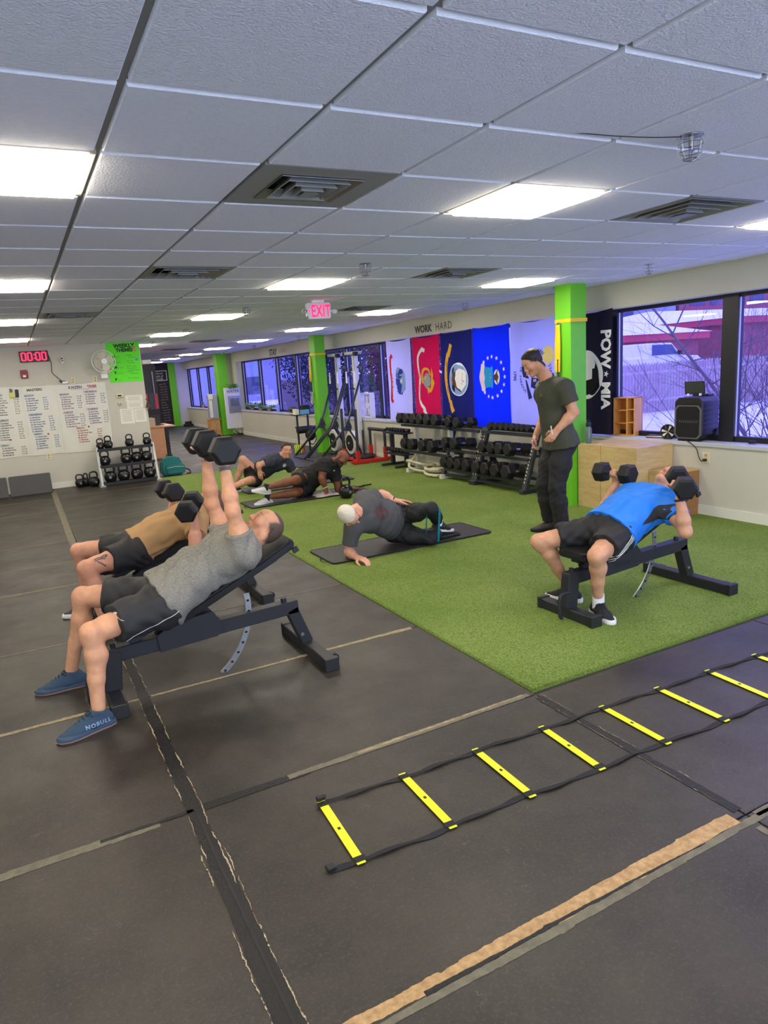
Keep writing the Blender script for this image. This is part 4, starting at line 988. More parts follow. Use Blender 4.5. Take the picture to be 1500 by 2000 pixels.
# coast guard
t, put = flag('coast_guard_flag','white flag with dark blue eagle, behind the standing man',7.09,8.015,.80,2.29,(196,200,240),5.2,.45)
put('lettering', arc_text('SEMPER PARATUS', .058, .285, -1.0, .95), k_navy,.006)
put('lettering', arc_text('UNITED STATES', .07, .34, -1.1, .2, False), k_navy,.006)
put('lettering', text2('1790', .07, (.0,.40), .002), k_navy,.006)
put('gold_wreath', circ2((-.26,-.32),.12,.11), k_cream,.005)
put('wing', poly2([(-.16,.10),(-.20,.2),(-.08,.235),(.02,.20),(.05,.08),(-.06,.12)]), k_navy,.006); put('wing', poly2([(.03,.03),(.16,.05),(.20,-.10),(.12,-.22),(.0,-.24),(.04,-.1)]), k_navy,.006)
g = G()
for k in range(5): g.merge(strip2([(-.10+.022*k,.04),(-.10+.022*k,.13)],.012))
put('shield_stripes', g, k_red,.009); put('shield', poly2([(-.12,.13),(-.13,.05),(-.09,.0),(.0,.0),(.0,.13)]), k_white,.007); put('shield_top', poly2([(-.13,.05),(-.12,-.03),(-.01,-.03),(.0,.03)]), k_navy,.008)
put('olive_branch', strip2([(.06,.14),(.2,.10),(.32,.06)], (.02,.08)), k_navy,.006); put('lettering', text2('S', .1, (.07,-.02), .002), k_white,.010)
# pow mia
t, put = flag('pow_mia_flag','black POW MIA flag hanging beside the big window',6.13,6.98,.80,2.29,(26,24,44),6.0,.12,.014)
put('lettering', text2('POW', .19, (-.28,-.27), .008), k_white,.006); put('lettering', text2('MIA', .19, (.27,-.27), .008), k_white,.006); put('star', star2((.015,-.335),.042,a0=-pi/2), k_white,.006)
put('medallion', circ2((.02,.0),.30,.29,40), k_white,.005); put('medallion_inner', circ2((.02,.02),.25,.25,36), K('black',(18,18,24)),.007)
put('head_silhouette', poly2([(-.10,.2),(-.12,.05),(-.05,-.12),(.06,-.12),(.14,-.02),(.12,.2)]), k_white,.008); put('tower', poly2([(-.22,-.04),(-.22,-.12),(-.15,-.12),(-.15,-.04)]), k_white,.008)
# wall lettering
tw = build('wall_lettering', text_g('WORK', .165, (6.446,10.68,2.335), (0,-1,0), (0,0,1), .006, depth=.002, sx=1.05), M('letter_black',(40,40,38),.6)); tag(tw,'black bold WORK lettering on the wall above the flags','lettering')
tw = build('wall_lettering', text_g('HARD', .165, (6.446,10.02,2.335), (0,-1,0), (0,0,1), .0, depth=.002, sx=1.0, space=1.15), M('letter_dark_grey',(70,70,68),.6)); tag(tw,'thin HARD lettering on the wall above the flags','lettering')
tw = build('wall_lettering', text_g('STAY', .235, (6.446,18.42,2.315), (0,-1,0), (0,0,1), .008, depth=.002, sx=1.05), MATS['letter_black']); tag(tw,'black bold STAY lettering above the far windows','lettering')
tw = build('wall_lettering', text_g('POSITIVE', .13, (6.446,17.66,2.345), (0,-1,0), (0,0,1), .0, depth=.002, sx=1.0), M('letter_pale_grey',(140,140,136),.6)); tag(tw,'thin POSITIVE lettering above the far windows','lettering')
# ---- plyo boxes
def plybox(lo, hi, label, edges=False):
    t = thing('plyo_box', label, 'box', ((lo[0]+hi[0])/2,(lo[1]+hi[1])/2,0), group='plywood jump boxes')
    x0,y0,z0 = lo; x1,y1,z1 = hi; th = .018
    P = [('front_panel',(x0,y0+th,z0),(x0+th,y1-th,z1-th)),('back_panel',(x1-th,y0+th,z0),(x1,y1-th,z1-th)),('side_panel',(x0,y0,z0),(x1,y0+th,z1-th)),('side_panel',(x0,y1-th,z0),(x1,y1,z1-th)),('top_panel',(x0,y0,z1-th),(x1,y1,z1))]
    for n,a,b in P: build(n, G().box(a,b), m_plye if (edges and n=='side_panel' and a[1]==y0) else m_ply, t, bevel=.002)
    g = G()
    for yy in (y0+.05,(y0+y1)/2,y1-.05): g.disc((x0-.001,yy,z1-.05),(-1,0,0),.004,8)
    build('screw_heads', g, m_pk, t)
plybox((5.88,5.275,0),(6.44,5.795,.75),'large plywood jump box below the speaker sill, nearer box of the pair')
plybox((5.88,5.80,0),(6.44,6.15,.75),'large plywood jump box behind the other, against the green column')
plybox((6.06,4.93,0),(6.44,5.27,.50),'lower plywood jump box with layered edges behind the head of the man in blue', True)
# ---- cubby
t = thing('wooden_cubby', 'small pine cubby shelf standing on the window sill', 'shelf', (6.62,6.08,.778), .12, group=None)
L = .30; D = .16; H = .46
def cb(n,a,b): return build(n, G().box(a,b), m_pine, t, shift=False, bevel=.0015)
cb('side_panel',(-D/2,-L/2,0),(D/2,-L/2+.016,H)); cb('side_panel',(-D/2,L/2-.016,0),(D/2,L/2,H)); cb('top_panel',(-D/2,-L/2,H-.012),(D/2,L/2,H)); cb('bottom_panel',(-D/2,-L/2+.016,0),(D/2,L/2-.016,.014)); cb('back_panel',(D/2-.01,-L/2+.016,.014),(D/2,L/2-.016,H-.012)); cb('divider',(-D/2,-L/2+.10,.014),(D/2-.01,-L/2+.118,H-.012))
for z in (.145,.30): cb('shelf_board',(-D/2,-L/2+.118,z),(D/2-.01,L/2-.016,z+.012)); cb('shelf_board',(-D/2,-L/2+.016,z+.01),(D/2-.01,-L/2+.10,z+.022))
# ---- party speaker
t = thing('portable_speaker', 'large black wheeled loudspeaker on the window sill', 'speaker', (6.60,5.11,.778), R_(4))
hw, hd, hh = .17,.17,.44
oct_ = lambda a,b,c: [(-a+c,0),(a-c,0),(a,c),(a,b-c),(a-c,b),(-a+c,b),(-a,b-c),(-a,c)]
m_spk = M('speaker_plastic',(26,26,30),.45,bump=.1,bscale=200)
# local: front faces -x
def sp(n,g,m=m_spk,**k): return build(n,g,m,t,shift=False,**k)
sp('cabinet', G().prism(oct_(.165,.45,.045), -.15, .15, (0,0,.02), (0,-1,0), (0,0,1)), bevel=.008)
g = G(); o_, i_ = oct_(.158,.36,.04), oct_(.140,.335,.035)
vs = [(-.158,-x,z+.03) for x,z in o_]+[(-.158,-x,z+.042) for x,z in i_]+[(-.148,-x,z+.03) for x,z in o_]+[(-.148,-x,z+.042) for x,z in i_]
g.add(vs, [(k,(k+1)%8,8+(k+1)%8,8+k) for k in range(8)]+[(16+k,16+(k+1)%8,(k+1)%8,k) for k in range(8)]+[(8+k,8+(k+1)%8,24+(k+1)%8,24+k) for k in range(8)])
sp('front_frame', g, M('speaker_frame',(96,96,92),.4))
sp('grille', G().prism(oct_(.138,.330,.03), .0, .006, (-.150,0,.045), (0,-1,0), (0,0,1)), M('grille_black',(16,16,18),.7,bump=.9,bscale=700))
g = G()
for k in range(9): g.box((-.159,-.11+.025*k,.205),(-.1565,-.10+.025*k,.215))
sp('control_marks', g, M('mark_grey',(110,110,110),.5)); sp('trim_line', G().box((-.158,-.135,.225),(-.1565,.135,.2275)), MATS['mark_grey'])
sp('top_panel_slope', G().prism([(-.16,.40),(-.05,.475),(.0,.475),(.0,.40)], -.12, .12, (0,0,0), (1,0,0), (0,0,1)), m_spk)
g = G(); 
for k in range(5):
    for q in range(2): g.cbox((-.135+.05*q,-.08+.04*k,.43+.034*q),(.014,.016,.006),(0,-.6,0))
sp('buttons', g, MATS['mark_grey']); sp('display', G().cbox((-.11,0,.447),(.04,.05,.004),(0,-.6,0)), M('blue_display',(70,70,230),.3,emit=.8))
for k in range(7): sp('side_rib', G().box((-.10,-.172,.07+.05*k),(.14,-.164,.082+.05*k)), bevel=.001)
sp('pull_handle', G().box((.06,-.10,.47),(.16,.10,.495)), m_black, bevel=.006)
for y in (-.175,.175):
    sp('wheel', G().cyl((.12,y-.02,.062),(.12,y+.02,.062),.062,n=24), m_black, bevel=.008); sp('wheel_hub', G().cyl((.12,y-.023,.062),(.12,y+.023,.062),.04,n=20), M('hub_grey',(64,64,66),.4))
sp('rear_foot', G().box((-.13,-.13,0),(-.08,.13,.022)), m_black)
t = thing('tablet', 'small tablet propped on top of the loudspeaker', 'tablet', (6.56,5.11,1.262), R_(28))
build('case', G().cbox((0,0,.085),(.010,.20,.145),(0,-.35,0)), m_black, t, shift=False, bevel=.003); build('screen', G().cbox((-.0062,0,.086),(.001,.182,.128),(0,-.35,0)), M('tablet_screen',(70,74,64),.15), t, shift=False); build('stand_foot', G().box((-.04,-.07,-.0),(.0,-.05,.025)), m_white, t, shift=False); build('stand_foot', G().box((-.04,.05,.0),(.0,.07,.025)), m_white, t, shift=False)
t = thing('desk_fan', 'small round black fan left of the loudspeaker on the sill', 'fan', (6.54,5.42,.778), R_(20))
c0 = Vector((-.02,0,.083)); g = G()
g.tube([c0+Vector((0,.078*math.cos(a),.078*math.sin(a))) for a in [2*pi*k/28 for k in range(28)]],.008,6,closed=True); build('rim', g, m_black, t, shift=False, smooth='all')
for k in range(7):
    a0 = 2*pi*k/7; pts = [(0,0)]+[(.07*math.cos(a0+q),.07*math.sin(a0+q)) for q in (0,.15,.3,.42)]; build('blade', G().prism(pts,-.002,.002,c0,(0,1,0),(0,0,1)), MATS['hub_grey'] if k%2 else m_paper, t, shift=False)
build('back_disc', G().cyl(c0+Vector((.01,0,0)),c0+Vector((.03,0,0)),.075,n=24), m_black, t, shift=False); build('stand', G().box((-.03,-.04,0),(.03,.04,.012)), m_black, t, shift=False)
t = thing('papers_stack', 'thin dark books and papers on the sill next to the fan', 'books', (6.60,5.60,.778))
build('folder', G().cbox((6.60,5.60,.786),(.16,.24,.012),(0,0,.3)), M('folder_red',(120,40,44),.5), t); build('paper_pad', G().cbox((6.59,5.60,.797),(.15,.21,.008),(0,0,.12)), m_paper, t); build('black_folder', G().cbox((6.61,5.61,.806),(.15,.22,.008),(0,0,.4)), m_black, t)
OUT_ = thing('wall_outlet','ivory outlet on the low wall under the loudspeaker','outlet',(6.445,4.86,.62),group='wall outlets')
build('cover_plate', G().box((6.442,4.815,.56),(6.45,4.905,.68)), m_ivory, OUT_, bevel=.003); build('sockets', G().cbox((6.441,4.86,.645),(.003,.034,.03)).cbox((6.441,4.86,.597),(.003,.034,.03)), MATS['ivory_dark'], OUT_)
t = thing('power_cable','black power cord from the loudspeaker down to the outlet','cable',(6.43,4.86,.60))
build('cable', G().tube(bez([(6.50,5.12,.786),(6.44,5.09,.785),(6.425,5.03,.76),(6.43,4.97,.71),(6.425,4.93,.62),(6.41,4.89,.585),(6.425,4.865,.592)],8),.005,6), m_black, t, smooth='all'); build('plug', G().cbox((6.425,4.86,.597),(.035,.03,.028)), m_black, t, bevel=.004)
solo('coiled_cable', G().tube([(6.55+.03*math.cos(a),4.42+.03*math.sin(a),.79+.012*(k%3)) for k,a in enumerate([2*pi*q/14 for q in range(40)])],.006,6), m_black, 'small coil of black cable on the sill near the photo edge','cable')
t = thing('water_bottle','clear grey water bottle with black lid on the jump box','bottle',(5.94,6.04,.75))
build('body', G().lathe([(.0,0),(.036,.0),(.037,.01),(.037,.17),(.028,.195),(.028,.205)],(5.94,6.04,.75)), M('bottle_smoke',(92,110,104),.2), t, smooth=True); build('lid', G().lathe([(.030,.20),(.032,.21),(.032,.24),(.02,.25),(.0,.25)],(5.94,6.04,.75)).tube([(5.92,6.04,.99),(5.92,6.04,1.02),(5.96,6.04,1.02),(5.96,6.04,.99)],.006,6), m_black, t, smooth=True)
# ---- yellow straps on the columns
def trx(x0,y0,y1,yk,zb,label):
    t = thing('suspension_strap', label, 'strap', (x0,yk,2.2), group='yellow suspension trainers')
    w = .04; g = G(); zt = 2.17
    g.box((x0-.006,y0-.006,zt-w/2),(x0-.001,y1,zt+w/2)); g.box((x0-.006,y0-.007,zt-w/2),(x0+.245,y0-.001,zt+w/2)); build('anchor_loop', g, m_yelweb, t)
    build('carabiner', G().tube([(x0-.02,yk+.03*math.cos(a),zt-.03+.02*math.sin(a)) for a in [2*pi*k/14 for k in range(14)]],.006,6,closed=True), m_chrome, t)
    pts = [(x0-.03,yk,zt-.04),(x0-.035,yk,1.9),(x0-.04,yk+.004,1.6),(x0-.04,yk,zb+.1)]
    for k,dy in enumerate((-.018,.018)): build('hanging_strap', G().tube(bez([(p[0]-.004*k,p[1]+dy*(1 if i else .3),p[2]) for i,p in enumerate(pts)],8),.028,8,flat=.25,up=(1,0,0)), m_yelweb, t, smooth='all')
    build('black_strap', G().tube(bez([(x0-.04,yk-.01,zb+.12),(x0-.04,yk-.012,zb-.1),(x0-.045,yk-.005,zb-.35)],6),.012,6), m_black, t)
    build('foot_cradle', G().tube(bez([(x0-.04,yk-.03,zb-.25),(x0-.045,yk-.05,zb-.45),(x0-.045,yk,zb-.52),(x0-.045,yk+.05,zb-.45),(x0-.04,yk+.02,zb-.25)],6),.016,6), M('cradle_grey',(176,176,170),.6), t, smooth='all')
trx(5.79,6.16,6.42,6.34,1.62,'yellow suspension strap looped round the near green column')
trx(5.965,14.1,14.40,14.36,1.62,'yellow suspension strap hanging on the green column behind the tube frames')
# ---- tube storage frames (leaning black uprights)
solo('platform_mat', G().box((4.72,12.35,.0065),(6.40,14.25,.022)), m_mat, 'dark rubber platform mat under the tube frames', 'mat', bevel=.003)
def tubeframe(ya, yb, label):
    t = thing('tube_frame', label, 'rig', (5.25,(ya+yb)/2,.02), group='black leaning tube frames')
    for y in (ya, yb):
        build('side_tube', G().tube([(5.25,y,.035),(5.92,y,.69),(6.33,y,1.70)],.024,8), m_steelb, t, smooth='all')
        build('brace_tube', G().tube([(5.92,y,.69),(6.12,y,.35),(6.22,y,.045)],.020,8), m_steelb, t, smooth='all')
        g = G(); g.prism([(5.84,.60),(5.99,.58),(6.02,.66),(5.97,.80),(5.93,.80)],-.03,.03,(0,y,0),(1,0,0),(0,0,1)); build('joint_plate', g, m_steelb, t, bevel=.003)
        g = G()
        for a,b in ((5.89,.63),(5.96,.62),(5.93,.70),(5.955,.76)): g.cyl((a,y-.036,b),(a,y+.036,b),.008,n=6)
        build('bolts', g, m_zinc, t)
    build('top_bar', G().tube(bez([(6.33,ya,1.70),(6.37,ya+.03,1.79),(6.385,ya+.10,1.83),(6.385,yb-.10,1.83),(6.37,yb-.03,1.79),(6.33,yb,1.70)],5),.022,8), m_steelb, t, smooth='all')
    build('base_bar', G().tube([(5.25,ya,.035),(5.25,yb,.035)],.024,8), m_steelb, t); build('base_bar', G().tube([(6.22,ya,.045),(6.22,yb,.045)],.020,8), m_steelb, t)
tubeframe(13.38,13.98,'black leaning tube frame, the one beside the green column'); tubeframe(12.65,13.28,'black leaning tube frame, the one nearer the flags')
# ---- ski ergs
def skierg(y, label):
    t = thing('ski_machine', label, 'machine', (6.33,y,0), group='standing ski machines')
    build('tower', G().bar((6.36,y,.03),(6.36,y,2.14),.13,.09,(1,0,0)), M('tower_grey',(206,208,212),.4), t, bevel=.01)
    build('base', G().box((5.95,y-.20,.022),(6.42,y+.20,.05)), m_steelb, t)
    build('flywheel_housing', G().lathe([(.10,-.09),(.235,-.09),(.25,-.06),(.25,.05),(.23,.08),(.0,.08)],(6.20,y,.30),(-1,0,0),28), M('housing_white',(226,224,214),.45), t, smooth=True)
    build('flywheel_grille', G().lathe([(.0,.0),(.165,.0),(.165,.012),(.03,.02),(.0,.02)],(6.115,y,.30),(-1,0,0),28), m_black, t, smooth=True); build('hub_cap', G().disc((6.094,y,.30),(-1,0,0),.02,h=.01), m_white, t)
    build('top_arm', G().box((6.22,y-.26,2.09),(6.40,y+.26,2.15)), M('arm_grey',(176,178,170),.4), t, bevel=.008)
    for s in (-1,1):
        build('pulley', G().cyl((6.22,y+s*.24,2.10),(6.30,y+s*.24,2.10),.045,n=16), m_black, t)
        h = build('hand_grip', G().cyl((6.24,y+s*.20,1.52),(6.24,y+s*.20,1.76),.022,.014), m_white, t); build('pull_cord', G().cyl((6.24,y+s*.20,1.76),(6.24,y+s*.20,2.08),.004,n=6), m_black, t)
    build('monitor_arm', G().bar((6.32,y,1.40),(6.20,y,1.42),.03,.03), m_black, t)
skierg(13.83,'white and grey ski machine, the one nearer the green column'); skierg(12.98,'white and grey ski machine, the one nearer the box fan')
# ---- box fan
t = thing('box_fan','white box fan on the window sill beside the ski machines','fan',(6.56,12.93,.778))
build('housing', G().box((6.50,12.70,.78),(6.62,13.20,.81)).box((6.50,12.70,1.27),(6.62,13.20,1.30)).box((6.50,12.70,.81),(6.62,12.73,1.27)).box((6.50,13.17,.81),(6.62,13.20,1.27)), m_white, t, bevel=.008)
g = G()
for k in range(22): g.box((6.50,12.735+.0205*k,.81),(6.503,12.738+.0205*k,1.27))
for k in range(5): g.box((6.497,12.73,.86+.09*k),(6.50,13.17,.864+.09*k))
build('grille', g, m_cage, t)
for k in range(5):
    a = 2*pi*k/5; c,s = math.cos(a),math.sin(a); build('blade', G().prism([(.04*c,.04*s),(.2*math.cos(a+.1),.2*math.sin(a+.1)),(.19*math.cos(a+.7),.19*math.sin(a+.7)),(.05*math.cos(a+.6),.05*math.sin(a+.6))],-.002,.002,(6.56,12.95,1.04),(0,1,0),(0,0,1)), m_cage, t)
build('hub', G().cyl((6.54,12.95,1.04),(6.58,12.95,1.04),.05), m_cage, t); build('handle', G().box((6.54,12.9,1.30),(6.58,13.0,1.32)), m_white, t)
# ---- red sled
t = thing('push_sled','red push sled with black posts by the wall','sled',(6.0,12.15,.006))
for y in (11.84,12.46):
    build('runner', G().prism([(5.56,.05),(5.64,.008),(6.38,.008),(6.48,.06),(6.48,.075),(5.56,.075)],-.03,.03,(0,y,0),(1,0,0),(0,0,1)), m_red, t, bevel=.004)
    build('post_socket', G().box((5.70,y-.035,.07),(5.77,y+.035,.26)), m_red, t, bevel=.003); build('tall_post', G().cyl((5.735,y,.2),(5.735,y,1.05),.028,n=12), m_steelb, t)
    build('post_socket', G().box((6.30,y-.03,.07),(6.37,y+.03,.28)), m_red, t, bevel=.003); build('short_post', G().cyl((6.335,y,.2),(6.335,y,.60),.028,n=12), m_steelb, t)
build('push_handle', G().cyl((6.335,11.80,.60),(6.335,12.50,.60),.034,n=12), m_black, t); build('cross_plate', G().box((5.75,11.86,.05),(6.30,12.44,.07)), m_red, t); build('plate_post', G().cyl((6.02,12.15,.07),(6.02,12.15,.62),.022,n=12), m_steelb, t)
t2 = thing('weight_plate','black round weight plate lying on the red sled','plate',(6.02,12.15,.07)); build('disc', G().lathe([(.035,0),(.21,0),(.225,.01),(.225,.05),(.21,.06),(.16,.052),(.06,.052),(.035,.06)],(6.02,12.15,.072),n=32), m_black, t2, smooth=True); build('rim_ring', G().tube([(6.02+.195*math.cos(a),12.15+.195*math.sin(a),.13) for a in [2*pi*k/32 for k in range(32)]],.008,6,closed=True), m_dbhead, t2, smooth='all')
# ---- little stand with gear, foam roller, hurdles
t = thing('gear_stand','thin black stand holding small boxes left of the green column','stand',(5.80,14.75,0))
for x in (5.66,5.92): build('leg', G().bar((x,14.72,0.022),(x,14.72,.86),.035,.035), m_steelb, t)
build('tray', G().box((5.60,14.62,.86),(6.05,14.95,.88)), m_steelb, t); build('hook_bar', G().box((5.6,14.70,.58),(6.0,14.73,.61)), m_steelb, t)
solo('black_speaker_box', G().box((5.80,14.68,.88),(5.98,14.88,1.08)), m_black, 'small black box on the thin stand','box', bevel=.006)
solo('blue_box', G().box((5.72,14.62,.88),(5.93,14.67,.98)).box((5.725,14.618,.965),(5.925,14.621,.975)), M('tissue_blue',(110,176,214),.5), 'pale blue box in front on the thin stand','box', bevel=.003)
solo('white_box', G().box((5.62,14.66,.88),(5.70,14.86,1.0)).box((5.63,14.655,.90),(5.69,14.66,.98)), m_paper, 'small white box at the edge of the thin stand','box', bevel=.003)
solo('foam_roller', G().lathe([(.05,0),(.075,.005),(.075,.5),(.05,.505),(.045,.49),(.045,.01)],(5.60,14.60,.53),(1,.1,.0),20), m_black, 'black foam roller hanging on the thin stand','roller', smooth=True)
solo('black_bag', G().ball((5.90,14.58,.42),(.13,.08,.14)).tube(bez([(5.82,14.56,.50),(5.80,14.5,.30),(5.90,14.48,.2),(6.0,14.5,.32),(5.98,14.56,.5)],5),.012,6), m_black, 'black strap bundle hanging below the foam roller','bag', smooth=True)
m_lime = M('lime_plastic',(196,222,30),.4)
for k in range(5):
    x = 5.50+.045*k; g = G(); pts = bez([(x,14.55,.025),(x,14.57,.14),(x+.03,14.66,.19),(x+.12,14.80,.19),(x+.16,14.9,.14),(x+.17,14.93,.025)],4); g.tube(pts,.014,6)
    solo('speed_hurdle', g, m_lime if k < 4 else M('orange_plastic',(232,104,40),.4), f'lime speed hurdle, {OR[k]} of the nested hurdles on the floor by the column' if k < 4 else 'orange speed hurdle at the right end of the nested hurdles', 'hurdle','nested speed hurdles', smooth='all')
# ---- far window group: water station, purifier, crate, plants
t = thing('water_station','white wall water station with grey bottle filler','water dispenser',(6.21,21.7,.22))
build('cabinet', G().box((5.97,21.62,.22),(6.46,21.74,1.50)), m_white, t, bevel=.006); build('filler_panel', G().box((6.06,21.585,.72),(6.44,21.62,1.24)), m_zinc, t, bevel=.006); build('alcove', G().box((6.12,21.58,.92),(6.40,21.586,1.16)), M('alcove_grey',(120,122,124),.4,metal=.5), t); build('nozzle', G().cyl((6.26,21.56,1.15),(6.26,21.56,1.09),.015), m_zinc, t); build('drip_tray', G().box((6.10,21.54,.88),(6.42,21.585,.90)), m_zinc, t)
wtext('WATER', .12, 6.03, 1.34, M('faded_grey_print',(120,116,108),.6), t, name='lettering', bold=.003, y=21.618)
t = thing('power_strip','black cables and adapter below the water station','cable',(6.3,21.65,.02)); build('adapter', G().box((6.28,21.55,.0),(6.42,21.68,.05)), m_black, t); build('hanging_cable', G().tube(bez([(6.15,21.64,.22),(6.2,21.6,.12),(6.3,21.62,.06),(6.34,21.62,.05)],6),.01,6), m_black, t, smooth='all')
t = thing('air_purifier','white and grey tower air purifier on the wooden crate','purifier',(5.87,22.32,.54))
build('body', G().box((5.59,22.2,.54),(5.88,22.48,1.32)), M('purifier_grey',(168,172,190),.5), t, bevel=.02, seg=2); build('front_grille', G().box((5.595,22.19,.60),(5.68,22.20,1.12)), m_dark, t); build('front_shell', G().box((5.585,22.17,.58),(5.69,22.19,1.14)).box((5.585,22.17,1.16),(5.73,22.3,1.33)), m_white, t, bevel=.006)
t = thing('wooden_crate','light wooden slatted crate under the air purifier','crate',(5.86,22.33,0))
for k in range(6): build('slat', G().box((5.56+.055*k,22.18,.05),(5.60+.055*k,22.195,.52)), m_pine, t)
build('crate_frame', G().box((5.54,22.18,.50),(5.91,22.50,.54)).box((5.54,22.18,.0),(5.91,22.50,.05)).box((5.54,22.2,.05),(5.56,22.48,.5)), m_pine, t)
m_leaf = M('plant_leaf',(96,150,60),.5,var=.2,vscale=20); m_pot = M('plant_pot',(196,150,120),.6)
def plant(x,y,z,n,sp,label,seed,pot=True,up=.12):
    rnd = random.Random(seed); t = thing('potted_plant', label, 'plant', (x,y,z), group='plants by the far windows'); L = Vector((x,y,z))
    if pot: build('pot', G().lathe([(.0,0),(.06,0),(.075,.12),(.068,.12),(.06,.10),(.0,.10)],L), m_pot, t, smooth=True)
    g = G(); gs = G()
    for k in range(n):
        a = rnd.uniform(0,2*pi); r = rnd.uniform(.3,1)*sp; b = L+Vector((math.cos(a)*r*.8,math.sin(a)*r*1.5,(.10 if pot else 0)+rnd.uniform(-.02,up))); d = Vector((math.cos(a),math.sin(a),rnd.uniform(-.5,.6))).normalized(); s = d.cross(Vector((0,0,1))).normalized(); l = rnd.uniform(.05,.09); w = l*.38
        g.add([b,b+d*l*.4+s*w,b+d*l*1.1,b+d*l*.4-s*w,b+d*l*.5+Vector((0,0,.008))],[(0,1,4),(1,2,4),(2,3,4),(3,0,4)]); gs.cyl(L+Vector((0,0,.08 if pot else 0)),b,.002,n=4,cap=False)
    build('stems', gs, m_leaf, t); o = build('leaves', g, m_leaf, t); o['kind'] = 'stuff'
plant(6.25,21.68,1.50,140,.20,'leafy plant on top of the water station',1,False,.10); plant(6.60,20.9,.778,200,.24,'bushy trailing plant at the left end of the far sill',2); plant(6.60,20.1,.778,120,.18,'pale leafed plant in a pink pot on the far sill',3); plant(6.60,19.3,.778,140,.22,'low spreading plant right of the pink pot on the far sill',4,True,.05)
plant(6.62,27.2,.73,20,.08,'small orange-potted plant on the farthest sill, left one',5); plant(6.62,25.6,.73,16,.08,'small orange-potted plant on the farthest sill, right one',6)
t = thing('water_bottle','pale blue plastic bottle on the far window sill','bottle',(6.58,18.5,.778)); m_bb = M('bottle_blue',(120,150,216),.25); build('body', G().lathe([(.0,0),(.055,.0),(.055,.17),(.03,.20)],(6.58,18.5,.778)), m_bb, t, smooth=True); build('cap', G().lathe([(.03,.20),(.032,.205),(.032,.25),(.0,.25)],(6.58,18.5,.778)), m_white, t)
t = thing('gear_bag','black bag lying on the far window sill','bag',(6.58,17.2,.778)); build('bag_body', G().ball((6.58,17.35,.86),(.09,.30,.085)), m_black, t, smooth='all'); build('bag_strap', G().tube(bez([(6.5,17.2,.85),(6.48,16.9,.80),(6.5,16.6,.79),(6.55,16.4,.80)],6),.016,6), m_web, t, smooth='all')
solo('doorstop_box', G().box((6.05,28.35,0),(6.40,28.60,.10)).box((6.10,28.36,.10),(6.36,28.5,.20)), m_black, 'small black box on the floor at the far hall corner','box', bevel=.02)
# ---- desk area in the hall
t = thing('standing_desk','light wood desk with side panel in the far hall','desk',(2.95,17.6,0))
m_maple = M('maple_laminate',(206,150,104),.45,var=.08,vscale=8,stretch=(1,6,1))
build('desk_top', G().box((2.35,17.1,.735),(3.42,18.4,.765)), m_maple, t, bevel=.004); build('side_panel', G().box((2.35,17.12,0),(3.16,17.15,.735)), m_maple, t); build('leg', G().box((3.17,17.1,0),(3.25,17.25,.735)), m_black, t); build('floor_foot', G().box((3.17,17.0,0),(3.3,18.3,.03)), m_black, t)
def screen(x,y,z,rz,label):
    t = thing('monitor', label, 'monitor', (x,y,z), rz, group='desk monitors'); build('panel', G().box((-.02,-.30,.12),(.02,.30,.50)), m_dark, t, shift=False, bevel=.004); build('screen_glow', G().box((-.024,-.06,.13),(-.021,.06,.49)), M('screen_red',(196,70,90),.3,emit=.5), t, shift=False); build('stand', G().cyl((0,0,0),(0,0,.14),.02).box((-.08,-.1,0),(.08,.1,.012)), m_black, t, shift=False)
solo('desk_tumbler', G().lathe([(.0,0),(.04,0),(.05,.22),(.048,.24),(.0,.24)],(2.72,17.22,.765)), M('tumbler_blue',(56,96,130),.4), 'tall blue tumbler at the front of the desk','cup', smooth=True)
solo('tissue_box', G().box((2.80,17.18,.765),(2.98,17.32,.97)).box((2.85,17.22,.97),(2.93,17.28,.985)), M('box_tan',(196,172,142),.6), 'tan cardboard box beside the blue tumbler on the desk','box', bevel=.003)
t = thing('display_screen','dark upright screen with red edge, left one on the desk','monitor',(2.9,18.2,.765),group='desk screens'); build('panel', G().box((2.78,18.2,1.16),(3.06,18.23,1.54)), M('panel_slate',(52,60,74),.4), t, bevel=.004); build('red_edge', G().box((2.99,18.19,1.17),(3.05,18.2,1.53)), M('poster_red',(206,60,76),.5), t); build('stand', G().box((2.90,18.2,.765),(2.94,18.24,1.16)), m_black, t)  # plain red strip down the panel edge
t = thing('display_screen','dark upright screen with red edge, right one on the desk','monitor',(3.18,18.2,.765),group='desk screens'); build('panel', G().box((3.08,18.2,1.14),(3.30,18.23,1.54)), MATS['panel_slate'], t, bevel=.004); build('red_edge', G().box((3.22,18.19,1.15),(3.29,18.2,1.53)), MATS['poster_red'], t); build('stand', G().box((3.16,18.2,.765),(3.20,18.24,1.14)), m_black, t)
t = thing('keyboard_tray','black laptop and white papers on the desk','laptop',(3.1,17.6,.765)); build('laptop_base', G().box((2.95,17.5,.767),(3.25,17.75,.785)), m_black, t); build('laptop_lid', G().cbox((3.05,17.80,.90),(.32,.012,.24),(-.25,0,0)), m_black, t); build('loose_paper', G().cbox((3.28,17.4,.770),(.2,.28,.004),(0,0,.4)), m_paper, t)
t = thing('storage_cabinet','tall black cabinet standing in the far hall','cabinet',(2.9,19.5,0)); build('carcass', G().box((2.4,19.2,0),(3.50,20.4,2.30)), M('cabinet_black',(30,28,28),.5), t, bevel=.006); build('door', G().box((2.45,19.185,.1),(2.92,19.2,2.25)), m_black, t); build('door', G().box((2.95,19.185,.1),(3.46,19.2,2.25)), m_black, t); build('handle', G().cyl((3.40,19.17,1.5),(3.40,19.17,2.1),.014), m_zinc, t)
